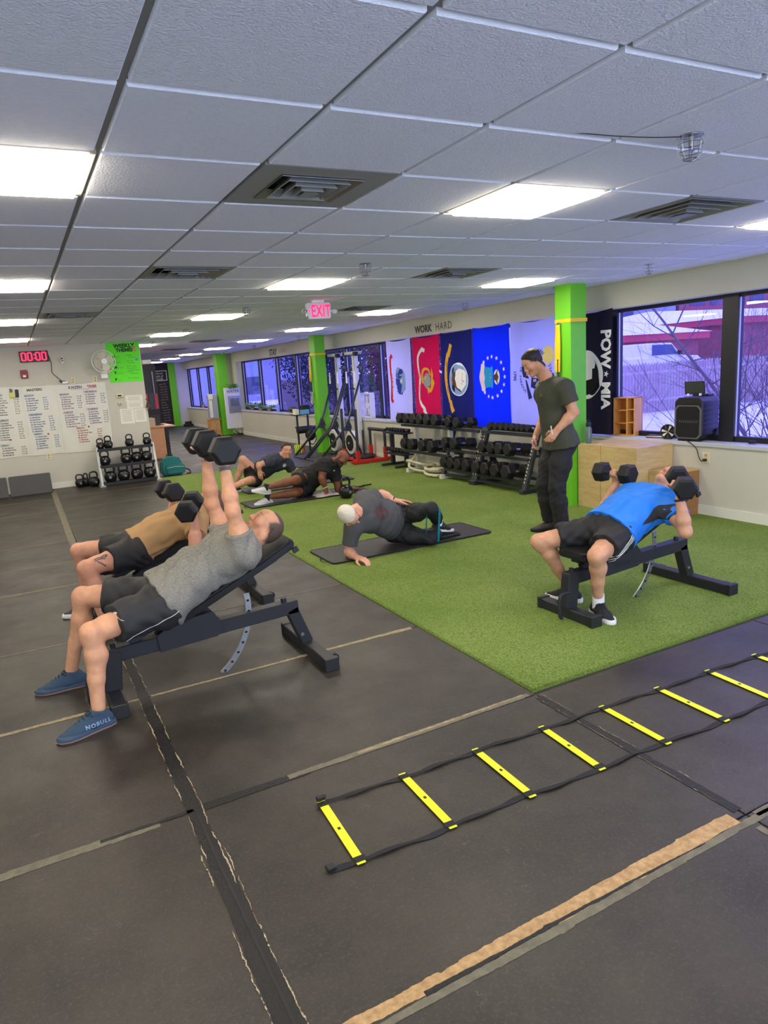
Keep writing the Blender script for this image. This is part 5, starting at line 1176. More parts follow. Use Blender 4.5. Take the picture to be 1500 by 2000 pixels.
for k,(x,w,h) in enumerate(((2.70,.20,.10),(2.98,.16,.13),(3.22,.22,.11))): solo('white_carton', G().box((x,19.3,2.30),(x+w,19.6,2.30+h)).box((x+w*.4,19.298,2.31),(x+w*.6,19.301,2.29+h)), m_paper, f'white carton on the tall black cabinet, {OR[k]} from the left','box','cartons on the cabinet', bevel=.003)
m_ch0 = M('chalk_soft',(196,192,184),.8)
t = thing('chalk_sign','white chalk framed lettering on the black far wall','sign',(5.5,29.24,2.0)); build('chalk_frame', G().box((5.25,29.235,2.26),(5.76,29.245,2.28)).box((5.25,29.235,1.88),(5.76,29.245,1.90)).box((5.25,29.235,1.88),(5.27,29.245,2.28)).box((5.74,29.235,1.88),(5.76,29.245,2.28)), m_paper, t)
for k in range(3): wtext(('mirror','wall of','CLUB')[k], .12, 5.29, 2.14-.11*k, m_ch0, t, y=29.24)
m_ch = M('chalk_dim',(150,140,120),.8); names = G()
for k in range(15):
    for q in range(2): names.merge(text_g(rx.choice(('squat 405','row 6:58','clean 245','bench 315','run 5:40','press 185','pull 22')), .07, (4.95+.45*q+rx.uniform(0,.05),29.24,1.72-.105*k), (1,0,0), (0,0,1), 0, 'LEFT', .001))
build('chalk_lettering', names, m_ch, t)['kind'] = 'stuff'
solo('white_wall_clock', G().disc((5.29,29.24,2.40),(0,-1,0),.045,h=.02).disc((5.29,29.22,2.40),(0,-1,0),.036,h=.004), m_paper, 'small round white disc on the black far wall','clock')
t = thing('teal_backpack','teal backpack with side pocket sitting on the floor at the wall corner','backpack',(2.58,13.75,0))
m_teal = M('teal_canvas',(28,112,112),.7,var=.15,vscale=30,bump=.3,bscale=120)
g = G().prism([(2.40,.0),(2.76,.0),(2.80,.10),(2.77,.30),(2.70,.36),(2.48,.36),(2.40,.30),(2.37,.10)], -.10,.10,(0,13.78,0),(1,0,0),(0,0,1)); build('body', g, m_teal, t, bevel=.03, seg=3, smooth=True)
g = G().prism([(2.46,.02),(2.80,.02),(2.84,.08),(2.80,.22),(2.50,.23),(2.45,.14)], -.06,.04,(0,13.66,0),(1,0,0),(0,0,1)); build('front_pocket', g, m_teal, t, bevel=.025, seg=3, smooth=True)
build('carry_handle', G().tube(bez([(2.52,13.78,.355),(2.53,13.78,.40),(2.62,13.78,.40),(2.63,13.78,.355)],6),.01,6), m_black, t, smooth='all'); build('zip_line', G().tube([(2.47,13.595,.16),(2.60,13.59,.175),(2.80,13.595,.16)],.004,5), m_paper, t); build('strap', G().tube(bez([(2.80,13.75,.10),(2.90,13.72,.08),(2.92,13.65,.02),(2.84,13.6,.02)],6),.015,6), m_black, t, smooth='all')
solo('dark_shoe', G().ball((3.0,15.9,.04),(.13,.05,.04)).ball((3.08,15.92,.05),(.06,.045,.05)), m_black, 'dark shoe left on the hall floor near the desk','shoe', smooth='all')
# ---- ceiling fittings
def cage(x,y,label):
    t = thing('sprinkler_cage', label, 'sprinkler', (x,y,CEIL), group='caged ceiling sprinklers', world=False); g = G()
    for z,r in ((-.005,.045),(-.035,.047),(-.065,.042),(-.09,.028)): g.tube([(r*math.cos(a),r*math.sin(a),z) for a in [2*pi*k/18 for k in range(18)]],.0016,4,closed=True)
    for k in range(8): a = 2*pi*k/8; g.tube([(r*math.cos(a),r*math.sin(a),z) for z,r in ((0,.045),(-.035,.047),(-.065,.042),(-.09,.026),(-.098,.0))],.0018,4)
    build('cage', g, m_zinc, t, shift=False); build('escutcheon', G().lathe([(.038,0),(.036,-.006),(.012,-.01),(.010,-.045),(.0,-.05)],n=14), m_zinc, t, shift=False, smooth=True); build('deflector', G().cyl((0,0,-.058),(0,0,-.06),.016), m_chrome, t, shift=False)
    return t
CG = [(2.48,1.98,'wire caged sprinkler nearest the camera at upper right'),(2.58,4.97,'wire caged sprinkler over the middle of the turf'),(5.59,4.89,'wire caged sprinkler above the big window side'),(5.73,8.13,'wire caged sprinkler over the flags'),(2.59,8.07,'wire caged sprinkler left of the exit sign'),(2.585,11.2,'wire caged sprinkler above the turf end'),(2.55,13.95,'wire caged sprinkler at the whiteboard wall corner'),(5.7,14.3,'wire caged sprinkler by the middle green column'),(5.7,17.4,'wire caged sprinkler above the Stay Positive lettering'),(5.7,20.5,'wire caged sprinkler before the far green column')]
c0_ = cage(*CG[0])
for x,y,l in CG[1:]: dup(c0_, (x,y,CEIL), label=l)
t = thing('loose_wire','thin dark wire hanging along the ceiling by the near sprinkler','wire',(2.2,1.97,CEIL)); build('wire', G().tube(bez([(1.98,2.09,CEIL-.002),(2.15,2.05,CEIL-.012),(2.3,2.02,CEIL-.014),(2.44,1.99,CEIL-.01)],8),.0018,5), m_black, t)
t = thing('exit_sign','white exit sign with red EXIT letters hanging from the ceiling','exit sign',(3.235,7.46,2.46)); S = (3.235,7.45)
build('canopy', G().box((3.16,7.43,CEIL-.03),(3.31,7.49,CEIL)), m_white, t, bevel=.006)
m_ex = M('exit_housing',(206,206,204),.4)
build('housing', G().prism([(3.09,2.385),(3.10,2.37),(3.37,2.37),(3.385,2.385),(3.385,2.535),(3.37,2.55),(3.10,2.55),(3.09,2.535)],-.022,.022,(0,7.46,0),(1,0,0),(0,0,1)), m_ex, t, bevel=.004)
m_exr = M('exit_red',(255,20,90),.5,emit=2.2)
build('letters', text_g('EXIT', .185, (3.142,7.436,2.395), (1,0,0), (0,0,1), .004, depth=.001, sx=.60, space=1.05), m_exr, t); build('arrow', G().prism([(3.128,2.44),(3.105,2.46),(3.128,2.48),(3.128,2.472),(3.116,2.46),(3.128,2.448)],0,.002,(0,7.437,0),(1,0,0),(0,0,1)), m_exr, t)
build('lamp_head', G().ball((3.06,7.44,2.455),(.032,.03,.032)).cyl((3.09,7.45,2.455),(3.06,7.45,2.455),.01), m_ex, t, smooth=True); build('lamp_head', G().ball((3.43,7.44,2.445),(.038,.034,.03)).cyl((3.385,7.45,2.455),(3.42,7.45,2.45),.014), m_ex, t, smooth=True)
build('lamp_lens', G().disc((3.06,7.415,2.455),(0,-1,-.3),.024,h=.004), m_chrome, t); build('test_lens', G().ball((3.088,7.43,2.39),(.014,.014,.014)), m_chrome, t)
# ---- small things by the people
t = thing('towel','crumpled pale grey towel beside the bald man','towel',(3.86,9.16,.02))
rnd = random.Random(9); g = G(); n = 16; vs = []
for j in range(n+1):
    for i in range(n+1):
        u, v = i/n-.5, j/n-.5; h = .045*abs(math.sin(u*9+v*5))*abs(math.cos(v*7))+.02*rnd.random(); edge = max(abs(u),abs(v))*2; vs.append((3.86+u*.34+.03*math.sin(v*9), 9.12+v*.22+.02*math.cos(u*8), .022+h*(1-edge**3)+.004))
g.add(vs, [(j*(n+1)+i,j*(n+1)+i+1,(j+1)*(n+1)+i+1,(j+1)*(n+1)+i) for j in range(n) for i in range(n)]); build('cloth', g, M('towel_cloth',(176,164,158),.9,bump=.5,bscale=200), t, smooth='all')
kb(4.02,8.78,.006,.2,'black kettlebell on the turf in front of the bald man','kettlebells on the floor',1.05)
solo('pen_on_mat', G().cyl((4.45,9.35,.03),(4.75,9.42,.03),.012,n=8).ball((4.6,9.385,.032),(.03,.02,.018)), m_black, 'thin black strap handle lying past the bald man','strap')
# ================================================================= outside
m_snow = M('snow',(236,238,246),.8,bump=.3,bscale=2,var=.05,vscale=.6)
gnd = struct('ground_snow', G().box((6.9,-40,-.6),(140,160,-.49)).box((-60,-40,-.6),(6.9,-2.8,-.49)), m_snow)
m_fence = M('weathered_fence',(176,160,150),.8,var=.2,vscale=6,stretch=(6,6,.6))
t = thing('picket_fence','tall weathered wooden stockade fence across the snow','fence',(22,18.3,-.49))
g = G(); rnd = random.Random(4); x = 12.5
while x < 40:
    w = .14; h = 1.83+rnd.uniform(-.02,.02); y = 18.5-(x-19)*.10 if x > 19 else 18.5
    g.prism([(x,-.49),(x+w-.012,-.49),(x+w-.012,-.49+h-.08),(x+w/2,-.49+h),(x,-.49+h-.08)],-.01,.01+rnd.uniform(0,.006),(0,y,0),(1,0,0),(0,0,1)); x += w
o = build('pickets', g, m_fence, t); o['kind'] = 'stuff'
build('fence_rail', G().bar((12.5,18.56,.0),(40,16.5,.0),.05,.09), m_fence, t); build('fence_rail', G().bar((12.5,18.56,1.0),(40,16.5,1.0),.05,.09), m_fence, t)
m_brick = M('red_brick',(156,84,88),.85,var=.15,vscale=3); m_trimr = M('red_trim',(196,64,76),.6); m_grey = M('grey_siding',(150,156,186),.8,stretch=(1,1,8),var=.1,vscale=4); m_gl = M('far_glass',(54,62,96),.2); m_whs = M('white_siding',(206,208,224),.8)
def building(name,label,x0,x1,y0,y1,h,mat,roof=.35,wins=(),rmat=None,trim=None):
    t = thing(name,label,'building',((x0+x1)/2,(y0+y1)/2,-.5))
    build('wall', G().box((x0,y0,-.5),(x1,y1,h)), mat, t)
    if trim: build('roof_edge', G().box((x0-.4,y0-.4,h-.35),(x1+.4,y1+.4,h)), trim, t)
    cx = (x0+x1)/2; build('snowy_roof', G().add([(x0-.5,y0-.5,h),(x1+.5,y0-.5,h),(x1+.5,y1+.5,h),(x0-.5,y1+.5,h),(x0+3,(y0+y1)/2,h+roof),(x1-3,(y0+y1)/2,h+roof)],[(0,1,5,4),(1,2,5),(2,3,4,5),(3,0,4),(3,2,1,0)]), m_snow, t)
    for (a,b,c,d) in wins: build('window', G().box((a,y0-.05,b),(c,y0+.02,d)), m_gl, t)
    return t
def P_(u,v,dist):   # coarse aiming aid used only to report where far buildings stand
    pass
building('brick_building','long low red brick building with snowy roof and red eaves',37,62,26,44,3.3,m_brick,1.1,[],None,m_trimr)
building('brick_building','small red brick shed with snowy roof behind the fence',28.5,34.2,26.5,32,2.6,m_brick,.9,[(30,.6,31,1.8)],None,m_trimr)
building('grey_building','grey sided warehouse at the far left of the big window',42,61,50,60,11,m_grey,.6,[(46,2,48,4),(52,4,55,6)])
building('red_building','tall red building with dark window band behind the snowy roofs',61.5,98,50,64,11.5,m_brick,.8,[(63+3.2*k,6.0,65.4+3.2*k,7.8) for k in range(9)],None,m_trimr)
building('white_building','small white shed beside the parked truck',25.5,28.8,31,36,3.6,m_whs,.8,[(26.2,1.2,27,2.4)])
building('grey_building','pale house with peaked snowy roof beyond the farthest windows',14,24,52,62,3.2,m_grey,2.6,[(16,.5,17.4,1.8)])
# truck
struct('ground_bank', G().box((15,22,-.5),(60,60,-.03)), m_snow)
t = thing('white_truck','white pickup truck with dark windscreen parked behind the fence','truck',(27.6,24.0,-.49))
m_car = M('truck_white',(226,230,240),.35,coat=.4); m_cargl = M('car_glass',(50,66,110),.1)
prof = [(-2.6,.45),(2.6,.45),(2.65,1.0),(2.2,1.25),(1.05,1.32),(.35,1.92),(-1.1,1.95),(-1.35,1.32),(-2.6,1.32)]
build('body', G().prism(prof,-.95,.95,(27.6,24.0,.15),(1,0,0),(0,0,1)), m_car, t, bevel=.06)
build('side_window', G().prism([(-1.0,1.38),(.75,1.38),(.3,1.84),(-1.0,1.86)],.955,.965,(27.6,24.0,.15),(1,0,0),(0,0,1)), m_cargl, t); build('windscreen', G().bar((28.62,24.0,1.50),(27.99,24.0,2.05),1.6,.03,(0,0,1)), m_cargl, t)
for x in (26.0,29.3): build('wheel', G().cyl((x,23.0,.35),(x,23.25,.35),.38,n=18), m_black, t)
build('mirror', G().box((28.3,22.85,1.5),(28.4,23.05,1.7)), m_black, t)
t = thing('cargo_truck','white box truck with dark cab behind the pickup','truck',(28.6,33.5,-.49)); build('cargo_box', G().box((27.2,32.6,.5),(30.0,35,3.3)), m_whs, t, bevel=.05); build('cab', G().box((30.0,32.7,.2),(31.5,34.9,2.4)), M('cab_dark',(56,70,120),.4), t, bevel=.08); build('wheel', G().cyl((28,32.5,0),(28,32.8,0),.45,n=16).cyl((31,32.5,0),(31,32.8,0),.45,n=16), m_black, t)
# bare shrubs and trees
m_bark = M('bare_bark',(112,98,100),.9,var=.2,vscale=10)
def bush(g, rnd, p, d, L, r, depth, spread=.5):
    pts = [Vector(p)]; dd = Vector(d).normalized(); n = 4
    for k in range(n):
        dd = (dd+Vector((rnd.uniform(-1,1),rnd.uniform(-1,1),rnd.uniform(-.5,.8)))*.16).normalized(); pts.append(pts[-1]+dd*L/n)
    g.tube(pts, r, 4 if depth < 3 else 5, rs=[r*(1-.45*k/n) for k in range(n+1)])
    if depth <= 0: return
    for k in range(rnd.choice((2,3,3)) if depth > 1 else 3):
        q = pts[rnd.choice((2,3,4))]; e = (dd+Vector((rnd.uniform(-1,1),rnd.uniform(-1,1),rnd.uniform(-.6,1)))*spread*1.5).normalized()
        bush(g, rnd, q, e, L*rnd.uniform(.55,.8), r*.5, depth-1, spread)
def shrub(x,y,label,n,h,seed,depth=3,r=.014,lean=(0,0),name='bare_shrub'):
    rnd = random.Random(seed); t = thing(name,label,'tree' if name == 'bare_tree' else 'shrub',(x,y,-.49)); g = G()
    for k in range(n): bush(g, rnd, (x+rnd.uniform(-.3,.3)*(n>1),y+rnd.uniform(-.3,.3)*(n>1),-.5), (lean[0]+rnd.uniform(-.5,.5)*(n>1),lean[1]+rnd.uniform(-.5,.5)*(n>1),1.0), h*rnd.uniform(.4,.6), r*rnd.uniform(.6,1.3), depth)
    build('branches', g, m_bark, t, smooth='all'); return t
shrub(9.1,6.1,'dense bare shrub just outside the right end window',16,2.6,11,4,.013)
shrub(10.4,6.5,'second bare shrub farther out behind the dense one',12,2.8,12,4,.013)
shrub(8.6,6.9,'low arching bare twigs outside behind the loudspeaker',5,1.8,13,3,.008)
t = thing('bare_tree','bare tree with long slanting branch crossing the big window','tree',(10.6,8.2,-.49)); g = G(); rnd = random.Random(21)
main = bez([(10.9,7.0,-.5),(10.6,7.35,.4),(10.35,7.75,1.15),(10.1,8.1,1.75),(9.95,8.5,2.35),(9.7,9.0,3.0)],6); g.tube(main,.028,7,rs=[.036-.024*k/len(main) for k in range(len(main))])
for k in range(6,len(main),2): bush(g, rnd, main[k], (rnd.uniform(-.6,.6),rnd.uniform(-1,1),rnd.uniform(.1,1)), rnd.uniform(.5,1.0), .011, 3)
g.tube(bez([(10.05,8.3,2.0),(9.9,7.9,2.5),(9.9,7.6,2.95)],6),.013,5); build('branches', g, m_bark, t, smooth='all')
shrub(9.6,9.6,'thin bare sapling outside left of the loudspeaker',3,2.6,15,4,.009)
shrub(12.5,7.6,'bare tree standing farther out behind the right end window',2,5.2,16,4,.03,name='bare_tree')
m_ev = M('dark_foliage',(58,66,62),.9,var=.4,vscale=5); m_mar = M('maroon_foliage',(112,40,60),.8,var=.3,vscale=8)
def tree(x,y,h,r,label,seed,mat,n=9000):
    rnd = random.Random(seed); t = thing('leafy_tree',label,'tree',(x,y,-.5),group='trees outside the far windows'); build('trunk', G().cyl((x,y,-.5),(x,y,h*.6),.12,.05,8), m_bark, t); g = G()
    for k in range(n):
        a,b = rnd.uniform(0,2*pi), math.acos(rnd.uniform(-1,1)); q = rnd.random()**.4; p = Vector((x+r*q*math.sin(b)*math.cos(a), y+r*q*math.sin(b)*math.sin(a), h*.55+h*.5*q*math.cos(b))); s = rnd.uniform(.035,.075)
        d = Vector((rnd.uniform(-1,1),rnd.uniform(-1,1),rnd.uniform(-1,1))).normalized(); e = d.orthogonal().normalized(); f = d.cross(e); g.add([p+e*s,p+f*s*.6,p-e*s,p-f*s*.6],[(0,1,2,3)])
    o = build('foliage', g, mat, t); o['kind'] = 'stuff'
tree(9.6,16.2,4.6,1.3,'maroon leafed tree outside the ski machines window',1,m_mar,7000); tree(11.2,19.5,5.5,1.9,'dark leafy tree outside the far window bank, right one',2,m_ev); tree(10.6,23.5,5.5,1.8,'dark leafy tree outside the far window bank, middle one',3,m_ev); tree(11.6,27.5,5.8,2.0,'dark leafy tree outside the far window bank, left one',4,m_ev); tree(13.2,22.8,6.5,2.4,'tall dark tree farther out beyond the ski machines',5,m_ev); 
t = thing('board_fence','dark brown board fence behind the trees outside the far windows','fence',(14.2,27,-.49)); g = G()
for k in range(150): g.box((14.2,15.5+.16*k,-.49),(14.23,15.5+.16*k+.15,1.45+.02*(k%3)))
o = build('boards', g, M('dark_fence_wood',(104,92,92),.85,var=.2,vscale=5), t); o['kind'] = 'stuff'; build('rail', G().box((14.23,15.5,.9),(14.28,39.4,1.0)), MATS['dark_fence_wood'], t)
# ================================================================= people: smooth-blended surfaces meshed on a grid
def V3(*a): return np.array(a if len(a) == 3 else a[0], dtype=np.float64)
def nrm(v): v = np.asarray(v, float); return v/ (np.linalg.norm(v)+1e-12)
def lerp(a,b,t): return V3(a)*(1-t)+V3(b)*t
class Cone:
    def __init__(s,a,b,ra,rb,k=.02,n=None,fl=1.0,sub=False,clip=()): s.a,s.b,s.ra,s.rb,s.k,s.n,s.fl,s.sub,s.clip = V3(a),V3(b),ra,rb,k,(None if n is None else nrm(n)),fl,sub,clip
    def bb(s): r = max(s.ra,s.rb)*max(1,s.fl); return np.minimum(s.a,s.b)-r, np.maximum(s.a,s.b)+r
    def ev(s,X,Y,Z):
        ba = s.b-s.a; L = ba@ba+1e-12; px,py,pz = X-s.a[0],Y-s.a[1],Z-s.a[2]
        t = np.clip((px*ba[0]+py*ba[1]+pz*ba[2])/L,0,1); qx,qy,qz = px-t*ba[0],py-t*ba[1],pz-t*ba[2]
        if s.n is not None:
            e = (qx*s.n[0]+qy*s.n[1]+qz*s.n[2])*(1/s.fl-1); qx,qy,qz = qx+s.n[0]*e,qy+s.n[1]*e,qz+s.n[2]*e
        return (np.sqrt(qx*qx+qy*qy+qz*qz)-(s.ra+(s.rb-s.ra)*t))
class Ell:
    def __init__(s,c,r,ax=None,k=.03,sub=False,clip=()): s.c = V3(c); s.r = np.array(r,float); s.ax = np.eye(3) if ax is None else np.array([nrm(v) for v in ax]); s.k,s.sub,s.clip = k,sub,clip
    def bb(s): R = np.abs(s.ax.T)@s.r; return s.c-R, s.c+R
    def ev(s,X,Y,Z):
        px,py,pz = X-s.c[0],Y-s.c[1],Z-s.c[2]; k0 = 0; k1 = 0
        for i in range(3):
            q = px*s.ax[i,0]+py*s.ax[i,1]+pz*s.ax[i,2]; q = q/s.r[i]; k0 = k0+q*q; q = q/s.r[i]; k1 = k1+q*q
        k0 = np.sqrt(k0); k1 = np.sqrt(k1)+1e-9; return k0*(k0-1)/k1
def Ball(c,r,k=.03,**w): return Ell(c,(r,r,r),None,k,**w)
def polygonise(prims, h, gclip=()):
    lo = np.min([p.bb()[0] for p in prims if not p.sub],0)-3*h; hi = np.max([p.bb()[1] for p in prims if not p.sub],0)+3*h
    N = np.ceil((hi-lo)/h).astype(int)+1; ax = [(lo[i]+h*np.arange(N[i])).astype(np.float32) for i in range(3)]
    D = np.full(N, .5, np.float32)
    for p in prims:
        a,b = p.bb(); pad = p.k*1.2+2.5*h
        i0 = np.clip(np.floor((a-pad-lo)/h).astype(int),0,N-1); i1 = np.clip(np.ceil((b+pad-lo)/h).astype(int)+1,1,N)
        if np.any(i1 <= i0): continue
        sl = tuple(slice(i0[i],i1[i]) for i in range(3))
        X = ax[0][sl[0]][:,None,None]; Y = ax[1][sl[1]][None,:,None]; Z = ax[2][sl[2]][None,None,:]
        d = p.ev(X,Y,Z).astype(np.float32)
        for (cp,cn) in p.clip: d = np.maximum(d, (X-cp[0])*cn[0]+(Y-cp[1])*cn[1]+(Z-cp[2])*cn[2])
        o = D[sl]; k = p.k
        if p.sub:
            hh = np.clip(.5-.5*(o+d)/k,0,1); D[sl] = o*(1-hh)+(-d)*hh+k*hh*(1-hh)
        else:
            hh = np.clip(.5+.5*(o-d)/k,0,1); D[sl] = o*(1-hh)+d*hh-k*hh*(1-hh)
    for (cp,cn) in gclip:
        D = np.maximum(D, ((ax[0]-cp[0])*cn[0])[:,None,None]+((ax[1]-cp[1])*cn[1])[None,:,None]+((ax[2]-cp[2])*cn[2])[None,None,:])
    S = D < 0; cnt = np.zeros(N-1, np.uint8)
    for i in (0,1):
        for j in (0,1):
            for k in (0,1): cnt += S[i:N[0]-1+i, j:N[1]-1+j, k:N[2]-1+k]
    I,J,K = np.nonzero((cnt > 0) & (cnt < 8)); n = len(I); idx = np.full(N-1, -1, np.int32); idx[I,J,K] = np.arange(n)
    acc = np.zeros((n,3)); num = np.zeros(n); cor = {}
    for c in [(i,j,k) for i in (0,1) for j in (0,1) for k in (0,1)]: cor[c] = D[I+c[0],J+c[1],K+c[2]].astype(np.float64)
    for c in cor:
        for a in range(3):
            if c[a]: continue
            e = list(c); e[a] = 1; e = tuple(e); A,B = cor[c],cor[e]; m = (A < 0) != (B < 0); t = np.where(m, A/(A-B+1e-20), 0)
            for q in range(3): acc[:,q] += np.where(m, c[q]+(t if q == a else 0), 0)
            num += m
    P = lo+h*(np.stack([I,J,K],1)+acc/num[:,None]); F = []
    for a in range(3):
        b,c = (a+1)%3,(a+2)%3; s0 = [slice(None)]*3; s1 = [slice(None)]*3; s0[a] = slice(0,-1); s1[a] = slice(1,None)
        X0 = S[tuple(s0)]; X1 = S[tuple(s1)]; q = np.nonzero(X0 != X1); g = [np.array(v) for v in q]
        ok = (g[b] > 0)&(g[c] > 0)&(g[b] < N[b]-1)&(g[c] < N[c]-1); g = [v[ok] for v in g]; inside = X0[tuple(g)]
        def cell(db,dc):
            w = [v.copy() for v in g]; w[b] = w[b]-db; w[c] = w[c]-dc; return idx[tuple(w)]
        v0,v1,v2,v3 = cell(1,1),cell(0,1),cell(0,0),cell(1,0)
        F.append(np.stack([np.where(inside,v0,v3),np.where(inside,v1,v2),np.where(inside,v2,v1),np.where(inside,v3,v0)],1))
    return P, np.concatenate(F)
def vnormals(P,F):
    n = np.cross(P[F[:,2]]-P[F[:,0]], P[F[:,3]]-P[F[:,1]]); N = np.zeros_like(P)
    for i in range(4): np.add.at(N, F[:,i], n)
    return N/(np.linalg.norm(N,axis=1,keepdims=True)+1e-12)
def relax(P,F,it=1,w=.5):
    for _ in range(it):
        A = np.zeros_like(P); c = np.zeros(len(P))
        for i in range(4):
            for j in (1,3): np.add.at(A, F[:,i], P[F[:,(i+j)%4]]); np.add.at(c, F[:,i], 1)
        P = P*(1-w)+w*A/np.maximum(c,1)[:,None]
    return P
def folds(P, seed, amp, fr=1.0, dirs=None):
    rs = np.random.RandomState(seed); o = np.zeros(len(P))
    for i in range(3):
        k = rs.normal(size=3); k = k/np.linalg.norm(k)*rs.uniform(45,110)*fr; k2 = rs.normal(size=3)*9*fr; ph = rs.uniform(0,6.28)
        o += np.power(np.abs(np.sin(P@k*.5+1.6*np.sin(P@k2)+ph)),1.5)*rs.uniform(.5,1)
    return (o/3*2.6-.8)*amp
def skin_obj(name, P, F, mat, parent, col=None):
    L = np.array(ROOTLOC[parent.name]); me = bpy.data.meshes.new(name); n = len(P)
    me.vertices.add(n); me.vertices.foreach_set('co', (P-L).astype(np.float32).ravel()); m = len(F)
    me.loops.add(m*4); me.loops.foreach_set('vertex_index', F.astype(np.int32).ravel()); me.polygons.add(m)
    me.polygons.foreach_set('loop_start', np.arange(0,m*4,4,dtype=np.int32))
    me.polygons.foreach_set('use_smooth', np.ones(m,bool)); me.update(calc_edges=True); me.validate()
    if col is not None:
        at = me.color_attributes.new('Col','FLOAT_COLOR','POINT'); at.data.foreach_set('color', np.concatenate([col,np.ones((n,1))],1).astype(np.float32).ravel())
    me.materials.append(mat); o = bpy.data.objects.new(name, me); COL.objects.link(o); o.parent = parent; return o
def surf(name, prims, h, mat, parent, colf=None, fold=None, gclip=(), it=1):
    P,F = polygonise(prims, h, gclip); P = relax(P,F,it,.5)
    if fold: P = P+vnormals(P,F)*folds(P,*fold)[:,None]
    o = skin_obj(name, P, F, mat, parent, colf(P) if colf else None); o['_n'] = len(P); return o
def skin_mat():
    m = M('human_skin',(200,150,125),.52,bump=.12,bscale=260,spec=.4); nt = m.node_tree; p = nt.nodes['Principled BSDF']; a = nt.nodes.new('ShaderNodeAttribute'); a.attribute_name = 'Col'
    geo = nt.nodes.new('ShaderNodeNewGeometry'); n = nt.nodes.new('ShaderNodeTexNoise'); n.inputs['Scale'].default_value = 22; n.inputs['Detail'].default_value = 6; nt.links.new(geo.outputs['Position'], n.inputs[0])
    r = nt.nodes.new('ShaderNodeMapRange'); r.inputs[1].default_value = .3; r.inputs[2].default_value = .7; r.inputs[3].default_value = .86; r.inputs[4].default_value = 1.12; nt.links.new(n.outputs[0], r.inputs[0])
    v = nt.nodes.new('ShaderNodeVectorMath'); v.operation = 'SCALE'; nt.links.new(a.outputs['Color'], v.inputs[0]); nt.links.new(r.outputs[0], v.inputs['Scale']); nt.links.new(v.outputs[0], p.inputs['Base Color'])
    p.inputs['Subsurface Weight'].default_value = .0; return m
m_skin = skin_mat()
m_eyew = M('eye_white',(225,220,212),.2); m_iris = M('iris_dark',(50,38,30),.15)
def hairline(front=.068, temple=.040, low=-.06, recede=0.0):
    def fn(a,f,u):
        g = np.interp(u,[-.07,-.02,.0,.03,.055,.085,.12],[-.03,-.022,-.006,temple-.012,temple-recede,front-recede*1.5,.2-recede*3]); return np.minimum(g-f, u-low)
    return fn
def hand_prims(w, d, n, t, curl=(75,80,50), thumb=1.0, sc=1.0, spread=0.0):
    w = V3(w); d = nrm(d); n = nrm(V3(n)-d*(V3(n)@d)); t0 = V3(t); t = nrm(t0-d*(t0@d)-n*(t0@n)); P = []; k = .010
    for i,(o,lg) in enumerate(((.028,.95),(.0095,1.06),(-.0105,.99),(-.029,.80))):
        kn = w+(d*(.088-.004*abs(i-1))+t*o)*sc; P.append(Cone(w+(d*.012+t*o*.55)*sc, kn, .0150*sc, .0125*sc, .014)); a = 0; p = kn; dd = nrm(d+t*o*spread*12)
        for L,c,r0,r1 in ((.046,curl[0],.0105,.0095),(.029,curl[1],.0095,.0088),(.022,curl[2],.0088,.0075)):
            a += math.radians(c)*(1+.06*(i-1)); q = p+(dd*math.cos(a)+n*math.sin(a))*L*lg*sc; P.append(Cone(p,q,r0*sc,r1*sc,.004)); p = q
    P.append(Ball(w+(d*.032+t*.020+n*.012)*sc,.019*sc,.014)); P.append(Ball(w+(d*.035-t*.018+n*.008)*sc,.018*sc,.014)); P.append(Cone(w-d*.03*sc,w+d*.02*sc,.027*sc,.024*sc,.02,n=n,fl=.72))
    b = w+(d*.028+t*.026+n*.008)*sc; d1 = nrm(d*.55+t*(.75-.35*thumb)+n*(.25+.55*thumb)); p1 = b+d1*.040*sc; d2 = nrm(d*(.75-.2*thumb)+t*(.25-.65*thumb)+n*(.2+.7*thumb)); p2 = p1+d2*.033*sc; d3 = nrm(d2-t*.35*thumb); p3 = p2+d3*.024*sc
    P += [Cone(b,p1,.0135*sc,.0115*sc,.010),Cone(p1,p2,.0115*sc,.0105*sc,.004),Cone(p2,p3,.0105*sc,.0085*sc,.004)]; return P
def limb_arm(sh, el, wr, s=1.0, k=.03):
    sh,el,wr = V3(sh),V3(el),V3(wr); u = nrm(el-sh); f = nrm(wr-el); b = nrm(f-u*(f@u)+1e-6)
    return [Cone(sh,lerp(sh,el,.5),.056*s,.050*s,k),Cone(lerp(sh,el,.5),el,.050*s,.040*s,k),Ball(lerp(sh,el,.42)+b*.010,.046*s,.03),Ball(lerp(sh,el,.45)-b*.012,.045*s,.03),Ball(sh,.064*s,.035),
            Ball(el,.0405*s,.02),Cone(el,lerp(el,wr,.32),.040*s,.0445*s,.02),Cone(lerp(el,wr,.32),lerp(el,wr,.95),.0445*s,.0275*s,.02)]
def limb_leg(hp, kn, an, s=1.0, k=.04):
    hp,kn,an = V3(hp),V3(kn),V3(an); u = nrm(kn-hp); f = nrm(an-kn); fwd = nrm(u*(1)-f*(u@f)+1e-6) if abs(u@f) < .98 else V3(0,-1,0); bk = -fwd
    return [Cone(hp,lerp(hp,kn,.45),.092*s,.078*s,k),Cone(lerp(hp,kn,.45),kn,.078*s,.056*s,k),Ball(lerp(hp,kn,.78)+fwd*.012,.058*s,.03),Ball(kn+fwd*.010,.052*s,.022),Ball(kn+fwd*.004+f*.035,.046*s,.02),
            Cone(kn,lerp(kn,an,.30)+bk*.012,.050*s,.056*s,.025),Cone(lerp(kn,an,.30)+bk*.012,lerp(kn,an,.62)+bk*.004,.056*s,.043*s,.02),Cone(lerp(kn,an,.62),an,.042*s,.036*s,.02),Ball(lerp(kn,an,.33)+bk*.024,.042*s,.03)]
